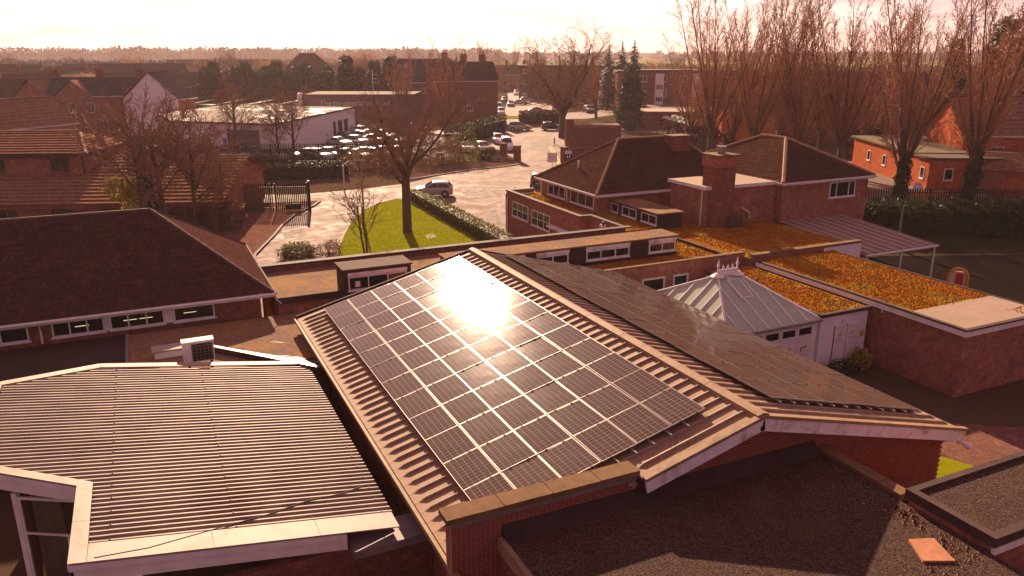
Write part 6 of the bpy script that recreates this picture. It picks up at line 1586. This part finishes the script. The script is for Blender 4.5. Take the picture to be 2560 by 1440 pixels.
# ------------------------------------------------------------------ houses
def house(label, px, D, L, Wd, he, hr, turn, wall, roof, wins=(), chim=(), name='house', cat='house', hip=False, bright=None, winc=None, upper=True, group=None):
    """house at photo column px and distance D; long side turned `turn` degrees from square-on; windows along the side that faces us"""
    p = far(px, D); brg = math.atan2(p.x, p.y); e = block(name, label, cat, p, -brg + R(turn), world=False, group=group)
    part(e, 'wall', M[wall], lambda mb: mb.box(-L / 2, L / 2, -Wd / 2, Wd / 2, 0, he))
    ov = 0.35
    x0, x1, y0, y1 = -L / 2 - ov, L / 2 + ov, -Wd / 2 - ov, Wd / 2 + ov
    if hip:
        hip_roof(e, x0, x1, y0, y1, he, hr, (-L / 2 + Wd / 2, 0), (L / 2 - Wd / 2, 0), M[roof], M['ridge_dark'], 0.6, 0.05)
    else:
        slope(e, (x0, y0, he - 0.1), (x1, y0, he - 0.1), (x1, 0, hr), (x0, 0, hr), M[roof], 0.6, 0.05); slope(e, (x1, y1, he - 0.1), (x0, y1, he - 0.1), (x0, 0, hr), (x1, 0, hr), M[roof], 0.6, 0.05)
        for s_ in (-1, 1):
            x = s_ * L / 2
            def gb(mb, x=x, s_=s_):
                q = [(x, -Wd / 2, he - 0.01), (x, Wd / 2, he - 0.01), (x, 0, hr - 0.12)]; mb.face(q if s_ > 0 else q[::-1]); mb.face([(a - s_ * 0.2, b, c) for a, b, c in (q[::-1] if s_ > 0 else q)])
            part(e, 'gable_wall', M[bright or wall], gb)
        caps(e, [((x0, 0, hr), (x1, 0, hr))], M['ridge_dark'], 0.15, seg=2.0)
    part(e, 'gutter', M['white'], lambda mb: mb.box(x0, x1, y0 - 0.1, y0 - 0.005, he - 0.18, he - 0.05))
    for x, z, w, h in wins: window(e, (x, -Wd / 2, z), UX, NY, w, h, 2, 1, 0.09, M['white'])
    for x in chim:
        c_ = part(e, 'chimney', M['brick_dark'], lambda mb, x=x: mb.box(x - 0.6, x + 0.6, -0.45, 0.45, hr - 0.7, hr + 1.5))
        for d in (-0.3, 0.3): MB().tube([(x + d, 0, hr + 1.48), (x + d, 0, hr + 2.1)], [0.17, 0.13], 8).build('chimney_pot', M['ridge'], c_)
    return e
row = lambda xs, zs, w=1.3, h=1.2: [(x, z, w, h) for x in xs for z in zs]
house('brick terrace with white windows under a dark roof, far left', 118, 300, 21, 9, 5.2, 9.0, 6, 'brick', 'tile_dark', row((-9, -5.2, -0.5, 5.5), (3.3,), 1.7), (), group='far houses')
house('pale rendered house with roof windows at the far left edge', 20, 290, 16, 10, 6.5, 10.0, -12, 'white_wall', 'tile_brown', row((-5, 0, 4), (3.5,)), (), group='far houses')
house('dark roofed house with gable in the left distance', 225, 330, 18, 9, 5.5, 9.5, 4, 'brick_dark', 'tile_dark', (), (-3,), group='far houses')
house('long dark roofed house with broad ridge in the left distance', 350, 280, 25, 11, 5, 10.2, 2, 'brick_dark', 'tile_dark', (), (), group='far houses')
house('wide low hall with dark roof before the treeline', 560, 420, 52, 14, 5, 10.2, 3, 'brick_dark', 'tile_dark', (), (), group='far houses')
house('dark hipped house standing above the conifer hedge', 768, 290, 17, 12, 7.5, 13.2, 2, 'brick_dark', 'tile_dark', row((5.2,), (5.0,), 1.2), (), hip=True, group='far houses')
house('small house behind the hedge left of the hipped one', 470, 245, 10, 8, 4.5, 8.2, 30, 'brick_dark', 'tile_brown', (), (), group='far houses')
rr_ = random.Random(9)
spots = [(-10, 235), (70, 225), (150, 240), (205, 262), (300, 235), (430, 300), (480, 330), (560, 300), (640, 345), (700, 330), (840, 330), (960, 300), (1010, 260)]
for k, (px, D) in enumerate(spots):
    house('small distant house with pale lit roof among the left rooftops, %s from the left' % ORD[k], px, D, rr_.uniform(9, 14), rr_.uniform(7, 9), rr_.uniform(4.8, 5.6), rr_.uniform(7.8, 8.8), rr_.choice((8, 62, 30, 75, -20)), rr_.choice(('brick', 'brick_sunlit', 'white_wall')), rr_.choice(('tile_red', 'tile_brown', 'tile_red')), row((-2.6, 1.6), (2.9,)), (rr_.choice((-2.5, 2.5)),) if k % 2 else (), group='distant houses')
# near terrace with cross gables
t1 = house('red brick terrace with white sash windows left of the white gable', 265, 158, 18, 8.5, 6.4, 9.3, -14, 'brick', 'slate', row((-6.0, -3.0, 2.0, 5.2), (3.6,), 1.05, 1.7) + row((-1.5, 4.0), (0.6,), 1.2, 1.8), (-1.5, 5), name='terrace')
def xg(mb):
    q = [(-8.0, -4.75, 6.3), (-2.0, -4.75, 6.3), (-5.0, -4.75, 8.9)]; mb.face(q)
    mb.face([(-8.0, -4.75, 5.8), (-2.0, -4.75, 5.8), (-2.0, -4.75, 6.3), (-8.0, -4.75, 6.3)])
    mb.face([(-8.0, -4.26, 5.8), (-8.0, -4.75, 5.8), (-8.0, -4.75, 6.3), (-8.0, -4.26, 6.3)]); mb.face([(-2.0, -4.75, 5.8), (-2.0, -4.26, 5.8), (-2.0, -4.26, 6.3), (-2.0, -4.75, 6.3)])
part(t1, 'cross_gable', M['brick'], xg)
slope(t1, (-1.7, -4.95, 6.15), (-1.7, 0.2, 6.15), (-5.0, 0.2, 9.0), (-5.0, -4.95, 9.0), M['tile_red'], 0.5, 0.05); slope(t1, (-8.3, 0.2, 6.15), (-8.3, -4.95, 6.15), (-5.0, -4.95, 9.0), (-5.0, 0.2, 9.0), M['slate'], 0.5, 0.05)
t2 = house('house end with tall white rendered gable beside the store', 385, 150, 6.0, 9.5, 6.0, 10.4, 62, 'brick', 'slate', (), (), bright='white_wall', name='gable_house')
part(t2, 'rendered_end', M['white_wall'], lambda mb: (mb.box(-3.08, -3.005, -4.7, 4.7, 0, 6.0), mb.box(3.005, 3.08, -4.7, 4.7, 0, 6.0)))
house('brick house with lit tile roof at the left edge above the shrubs', 20, 125, 10, 8, 4.2, 7.6, 38, 'brick', 'tile_red', (), (), group='left houses')
house('brick house with tan roof slope left of the terrace', 125, 165, 12, 9, 5.2, 9.0, 48, 'brick', 'tile_red', row((3,), (2.5,)), (0,), group='left houses')
house('brick back house behind the lit roof on the left', 55, 190, 16, 9, 5.0, 8.6, 10, 'brick_dark', 'tile_dark', (), (3,), group='left houses')
house('slate roofed house beyond the sign store', 1062, 190, 13, 9, 7, 12.0, 24, 'brick_dark', 'slate', row((-3, 2), (4.5,)), (5,), group='central houses')
house('dark brick house with twin chimneys left of the high street', 1152, 168, 13, 10, 8, 11.6, 12, 'brick_dark', 'tile_dark', row((-4, 0), (2,)), (0.5, 4.5), group='central houses')
for k in range(5): house('small terrace house with bright roof up the high street, %s from the left' % ORD[k], 1240 + k * 22, 300 + k * 4, 4.6, 9, 5.5, 9.0, 62, 'brick', 'tile_brown', (), (1.5,) if k % 2 else (), group='high street terrace')
# flats
def flats(label, px, D, L, Wd, h, turn, nst, bays, panels=()):
    p = far(px, D); e = block('block_of_flats', label, 'flats', p, -math.atan2(p.x, p.y) + R(turn), world=False)
    part(e, 'wall', M['brick_dark'], lambda mb: mb.box(-L / 2, L / 2, -Wd / 2, Wd / 2, 0, h))
    part(e, 'roof', M['felt_dark'], lambda mb: mb.box(-L / 2 - 0.3, L / 2 + 0.3, -Wd / 2 - 0.3, Wd / 2 + 0.3, h + 0.002, h + 0.35))
    for i in range(bays):
        for j in range(nst):
            x = -L / 2 + L * (i + 0.5) / bays
            window(e, (x - 0.8, -Wd / 2, 1.0 + j * h / nst), UX, NY, 1.6, 1.3, 2, 1, 0.1, M['white'])
    for x, w in panels:
        part(e, 'white_bay', M['white_wall'], lambda mb, x=x, w=w: mb.box(x, x + w, -Wd / 2 - 0.5, -Wd / 2 - 0.001, 2.2, h - 0.4))
        for j in range(2): window(e, (x + 0.15, -Wd / 2 - 0.5, 3.1 + j * 2.6), UX, NY, w - 0.3, 1.1, 3, 1, 0.08, M['white'])
    return e
flats('long brown block of flats behind the big bare tree', 1420, 250, 30, 12, 9.5, 4, 3, 8)
flats('brick flats with white window bays between tree and poplars', 1730, 185, 26, 10, 9.5, 8, 3, 6, ((-8.2, 1.8), (-0.2, 1.8)))
flats('dark brick flats with small canopy left of the white bays', 1585, 200, 8, 10, 9.0, 6, 3, 2)
fr_ = block('flat_garage_row', 'grey flat garage roof in front of the flats', 'garage', at(1645, 318), R(-30), world=False)
part(fr_, 'wall', M['brick_dark'], lambda mb: mb.box(-6, 7, -2, 6, 0, 2.9)); part(fr_, 'roof', M['felt_tan'], lambda mb: mb.box(-6.2, 7.2, -2.2, 6.2, 2.902, 3.05))
for k in range(11):
    p = at(1665 + (k % 6) * 13 + (k // 6) * 22, 297 + (k % 6) * 3.5 - (k // 6) * 3, 3.0)
    tag(MB().tube([(0, 0, 0), (0, 0, 0.12), (0, 0, 0.34), (0, 0, 0.42)], [0.62, 0.62, 0.42, 0.05], 10).build('dome_roof_light', M['glass_frost'], loc=(p.x, p.y, 3.05)), 'pale dome roof light on the flat roof by the poplars, number %s along' % ORD[k], 'roof light', 'dome roof lights')
dr = block('dome_light_roof', 'flat roof carrying rows of dome roof lights', 'flat roof', at(1710, 312), R(-28), world=False)
part(dr, 'wall', M['brick_dark'], lambda mb: mb.box(-6, 12, -3, 12, 0, 2.9)); part(dr, 'roof', M['felt'], lambda mb: mb.box(-6.1, 12.1, -3.1, 12.1, 2.902, 3.045))
# brick boiler house by the side wall
bh = block('brick_boiler_house', 'small flat brick building with tall pier behind the pyramid hall', 'building', at(1500, 372), R(-27), world=False)
part(bh, 'wall', M['brick_dark'], lambda mb: (mb.box(-5, 3, 0, 6, 0, 3.0), mb.box(-5.02, -3.9, -0.3, 0.5, 0, 4.2))); part(bh, 'roof', M['felt'], lambda mb: mb.box(-3.85, 3.1, 0.2, 6.1, 3.002, 3.15)); part(bh, 'parapet', M['brick'], lambda mb: mb.box(-3.88, 3.05, -0.1, 0.19, 3.002, 3.4))
# long brick workshop with an orange lit gable, right
ws_ = house('long dark brick workshop with sunlit orange gable behind the poplars', 2170, 140, 34, 13, 6.0, 10.5, 20, 'brick_dark', 'slate', (), (), name='workshop', cat='workshop', bright='brick_sunlit')
part(ws_, 'end_wall', M['brick_sunlit'], lambda mb: mb.box(-17.08, -17.005, -6.45, 6.45, 0, 5.98))  # lit end faced with the brick whose colour includes the sunlight
house('sunlit orange brick building end between poplars and flats', 1880, 126, 9, 8, 5.5, 8.0, 14, 'brick_sunlit', 'tile_brown', (), (), group='right houses')
house('brick house with tile roof at the far right edge', 2560, 105, 14, 9, 5.0, 8.8, 28, 'brick_sunlit', 'tile_red', row((-4, 0), (2.6,)), (), group='right houses')
M['roof_moss'] = basic('mossy_old_felt', (0.16, 0.11, 0.05), (0.10, 0.075, 0.04), 0.5, 0.95, 0.4, 8, fine=0.3, dirt=(0.2, 0.14, 0.07))
# red bungalow with mossy flat roof
rd = block('red_bungalow', 'sunlit red brick flat-roofed building with mossy roof behind the pollards', 'building', (84.0, 57.5, 0), R(-28), world=False)
part(rd, 'wall', M['brick_sunlit'], lambda mb: mb.box(-9, 12, -6, 11, 0, 3.3)); part(rd, 'wing_wall', M['brick_sunlit'], lambda mb: mb.box(-9.02, -2, -9.5, -6.01, 0, 3.2))
part(rd, 'roof', M['roof_moss'], lambda mb: mb.box(-9.3, 12.3, -6.3, 11.3, 3.302, 3.5)); part(rd, 'wing_roof', M['felt'], lambda mb: mb.box(-9.3, -1.8, -9.8, -6.31, 3.202, 3.4))
for x in (-7.5, -4.4): window(rd, (x, -9.5, 1.1), UX, NY, 0.9, 1.2, 1, 1, 0.09)
for y in (-8.6, -3.5, 1, 5.5): window(rd, (-9.02 if y < -6 else -9, y + 0.9, 1.1), -UY, NX, 0.9, 1.2, 1, 1, 0.09)
sh_ = block('tin_shed', 'shed with orange ribbed roof at the far right', 'shed', (80, 49, 0), R(-55), world=False)
part(sh_, 'wall', M['brick_sunlit'], lambda mb: mb.box(-5, 5, -3, 3, 0, 2.4)); slope(sh_, (-5.3, -3.4, 2.35), (5.3, -3.4, 2.35), (5.3, 0, 3.9), (-5.3, 0, 3.9), M['tile_red'], 0.35, 0.06); slope(sh_, (5.3, 3.4, 2.35), (-5.3, 3.4, 2.35), (-5.3, 0, 3.9), (5.3, 0, 3.9), M['tile_red'], 0.35, 0.06)
part(sh_, 'gable_wall', M['white_wall'], lambda mb: (mb.face([(-5.0, 3, 2.4), (-5.0, -3, 2.4), (-5.0, 0, 3.8)]), mb.face([(5.0, -3, 2.4), (5.0, 3, 2.4), (5.0, 0, 3.8)])))
# yard clutter
for k, (px, py, w, d, h, mt, lab) in enumerate(((2310, 505, 2.2, 1.2, 0.9, 'orange', 'orange builders skip bag in the yard'), (2345, 500, 2.6, 1.4, 0.7, 'brick_sunlit', 'stack of red bricks in the yard'), (2290, 500, 0.8, 0.8, 1.5, 'white', 'white drum at the left of the yard'), (2445, 515, 1.2, 1.0, 1.0, 'felt_tan', 'tan crate by the shed fence'))):
    e = thing('yard_stack', lab, 'builders goods', at(px, py), 0.3 * k)
    mb = MB(); mb.prism([(-w / 2, -d / 2), (w / 2, -d / 2 * 0.9), (w / 2 * 0.95, d / 2), (-w / 2 * 0.9, d / 2)], 0, h); link('stack', mb.mesh('stack', M[mt]), e)
    link('lid', MB().box(-w / 2 * 0.7, w / 2 * 0.6, -d / 2 * 0.6, d / 2 * 0.7, h + 0.002, h + 0.12).mesh('lid', M['flash']), e)

# ------------------------------------------------------------------ far trees, hedge rows and the wooded horizon
# conifer hedge behind the units
con = [leaf_cloud(s_, 3600, [(0, 0, 2.4, 2.0, 1.9, 2.6), (0.2, 0, 5.5, 1.8, 1.7, 3.0), (0, 0.1, 8.2, 1.3, 1.2, 2.6)], 0.26, M['leaf_dark']) for s_ in (201, 202)]
cst = stemmesh(7, 0.12, 2, 7, 0.03)
k = 0
for px in list(range(505, 840, 26)) + [862, 895, 935, 975, 1008]:
    e = thing('hedge_conifer', 'dark columnar conifer in the row behind the store, %s from the left' % (ORD[k] if k < 18 else 'rightmost'), 'tree', far(px, 205 + (k % 3) * 2 - (0 if px < 850 else 25)), k * 1.3, 'conifer row')
    sc = 0.98 + 0.12 * math.sin(k * 2.1) + (0.12 if px > 850 else 0); e.scale = (sc * 1.15, sc * 1.15, sc)
    link('trunk', cst, e); link('crown', con[k % 2], e); k += 1
bush('autumn_shrub', 'large golden brown shrub before the brick terrace', far(118, 108), [(0, 0, 1.8, 3.2, 2.6, 2.4), (2.6, 0.5, 1.6, 2.6, 2, 2.2), (-2.4, 0, 1.6, 2.4, 2, 2.0)], 6000, 0.14, M['leaf_brown'], 401)
bush('autumn_shrub', 'olive shrub at the left edge beyond the ribbed roof', far(15, 104), [(0, 0, 1.8, 2.6, 2.2, 2.4)], 3500, 0.14, M['leaf_olive'], 402)
# three spruces
def spruce(seed, H, Rr):
    r = random.Random(seed); mb = MB()
    for i in range(38):
        z = H * (0.08 + 0.9 * i / 38); rad = Rr * (1 - z / H) ** 0.8 + 0.1
        for j in range(11):
            a = r.uniform(0, 6.28); rr = rad * r.uniform(0.7, 1.1)
            p = Vector((0, 0, z + 0.1)); q = Vector((rr * math.cos(a), rr * math.sin(a), z - rr * 0.28 + r.uniform(-0.1, 0.1))); s_ = Vector((-math.sin(a), math.cos(a), 0)) * rr * 0.2
            m = p.lerp(q, 0.6); mb.face([p, m - s_ + Vector((0, 0, -0.2)), q, m + s_ + Vector((0, 0, -0.2))])
    tr_ = MB().tube([(0, 0, 0), (0, 0, H)], [0.25, 0.03], 6)
    return tr_.mesh('trunk', M['bark']), mb.mesh('crown', M['leaf_dark'])
spm = [spruce(5, 17.5, 4.6), spruce(6, 16.5, 4.2)]
for k, (px, D, sc, lab) in enumerate(((1523, 212, 0.93, 'left spruce of the three dark spruces'), (1556, 214, 1.03, 'tallest spruce in the middle of the three'), (1586, 212, 0.99, 'right spruce of the three dark spruces'))): tree(spm[k % 2], 'spruce_tree', lab, far(px, D), k, sc, 'three spruces')
e = thing('tall_cypress', 'big dark cypress at the far right edge', 'tree', far(2525, 118)); link('trunk', cst, e)
link('crown', leaf_cloud(211, 6000, [(0, 0, 4, 3.0, 2.8, 4), (0.3, 0, 9, 3.0, 2.8, 4.5), (0, 0, 14, 2.6, 2.4, 4)], 0.28, M['leaf_dark']), e)
e = thing('dark_conifer', 'pointed dark conifer left of the big cypress', 'tree', far(2392, 125)); link('trunk', cst, e); link('crown', leaf_cloud(212, 3500, [(0, 0, 4, 2.4, 2.2, 4), (0, 0, 8.5, 1.8, 1.7, 4), (0, 0, 12.5, 1.1, 1, 3)], 0.26, M['leaf_dark']), e)
# bare trees on the skyline
oak2 = make(22, OAK, 4.6, 0.5, TW, 0, depth=3); oak3 = make(23, OAK, 4.8, 0.5, TR, 1200, 0.22, depth=3, spread=0.4)
skyl = [(575, 330, 1.15, 'tall bare tree on the skyline above the left hall'), (520, 340, 0.8, 'smaller bare tree left of the tall skyline tree'), (612, 335, 0.9, 'reddish bare tree right of the tall skyline tree'), (662, 340, 0.85, 'bare tree on the skyline above the far hall'),
        (865, 260, 0.9, 'bare tree left in the clump above the conifers'), (895, 265, 1.0, 'bare tree in the middle of the clump above the conifers'), (925, 262, 0.95, 'bare tree right in the clump above the conifers'), (800, 400, 0.9, 'bare skyline tree behind the hipped house'),
        (25, 420, 1.0, 'bare tree on the skyline at the far left'), (330, 430, 0.9, 'bare tree in the left treeline'), (1680, 300, 1.0, 'round bare tree on the skyline right of the spruces'), (1640, 320, 0.8, 'low bare tree beside the round one'), (1000, 430, 0.9, 'bare skyline tree above the slate house'), (735, 420, 0.8, 'bare tree on the skyline left of the hipped house')]
for k, (px, D, sc, lab) in enumerate(skyl): tree((oak2, oak3)[k % 2], 'skyline_tree', lab, far(px, D), k * 1.1, sc, 'bare skyline trees')
for k, (px, D, sc, lab) in enumerate(((1208, 330, 0.85, 'slim bare poplar up the street, left one'), (1280, 335, 0.8, 'slim bare poplar up the street, right one'), (1240, 250, 0.62, 'bare street tree on the left pavement'), (1330, 240, 0.7, 'bare street tree left of the flats'), (1495, 170, 0.6, 'bare tree before the brown flats'), (1000, 150, 0.62, 'bare tree by the sign store'), (1120, 140, 0.66, 'bare tree by the dark chimney house'))):
    tree(pop[k % 3], 'street_tree', lab, far(px, D), k * 0.9, (sc * 0.6, sc * 0.6, sc) if k < 2 else sc, 'bare street trees')
# infill scrub among the houses: countless twiggy shrubs that read as one brown mass
r = np.random.default_rng(77); bl = []
for _ in range(260):
    px = r.uniform(-60, 2660); D = r.uniform(175, 420)
    if 1200 < px < 1340 and D < 260: continue
    p = far(px, D); s_ = r.uniform(2.0, 4.2); bl.append((p.x, p.y, s_ * 0.8, s_ * 1.3, s_ * 1.3, s_ * r.uniform(0.9, 1.5)))
for _ in range(60):
    px = r.uniform(1660, 2620); D = r.uniform(95, 170)
    p = far(px, D); s_ = r.uniform(1.4, 2.6); bl.append((p.x, p.y, s_ * 0.7, s_ * 1.3, s_ * 1.3, s_ * r.uniform(0.9, 1.4)))
ob = link('scrub', leaf_cloud(301, 60000, bl, 0.42, M['wood_far'], 'scrub')); ob['kind'] = 'stuff'; tag(ob, 'brown winter scrub and garden bushes among the houses', 'scrub')
# distant woods as bands of leafless crowns
def wood(label, D0, D1, px0, px1, n, hmin, hmax, size, mat, seed, nl):
    r = np.random.default_rng(seed); bl = []
    for _ in range(n):
        px = r.uniform(px0, px1); p = far(px, r.uniform(D0, D1)); h = r.uniform(hmin, hmax); w = h * r.uniform(0.6, 1.1)
        bl.append((p.x, p.y, h * 0.45, w, w, h * 0.55))
    ob = link('distant_wood', leaf_cloud(seed, nl, bl, size, mat, 'wood')); ob['kind'] = 'stuff'; tag(ob, label, 'wood')
wood('band of leafless woodland behind the left houses', 450, 640, -150, 1150, 360, 5, 9.5, 0.8, M['wood_far'], 311, 60000)
wood('far wooded rise closing the view on the left', 1100, 1700, -250, 1250, 420, 13, 22, 2.2, M['wood_far'], 312, 40000)
wood('thin far hedgerow line beyond the green fields', 1300, 2300, 1100, 2750, 260, 9, 16, 2.6, M['wood_far'], 313, 26000)
wood('hedgerow trees at the near edge of the fields on the right', 420, 560, 1330, 2700, 120, 4, 8, 0.8, M['wood_far'], 314, 16000)
# haze: one box of pale air round everything
hz = MB().box(-3400, 3400, -400, 3600, -1.5, 60).build('haze', None); hz['kind'] = 'stuff'
hm = bpy.data.materials.new('haze'); hm.use_nodes = True; hn = hm.node_tree.nodes; hn.clear()
pv = hn.new('ShaderNodeVolumePrincipled'); pv.inputs['Color'].default_value = (0.92, 0.74, 0.76, 1); pv.inputs['Density'].default_value = 0.00020; pv.inputs['Anisotropy'].default_value = 0.3
ho_ = hn.new('ShaderNodeOutputMaterial'); hm.node_tree.links.new(pv.outputs[0], ho_.inputs['Volume'])
hz.data.materials.clear(); hz.data.materials.append(hm)
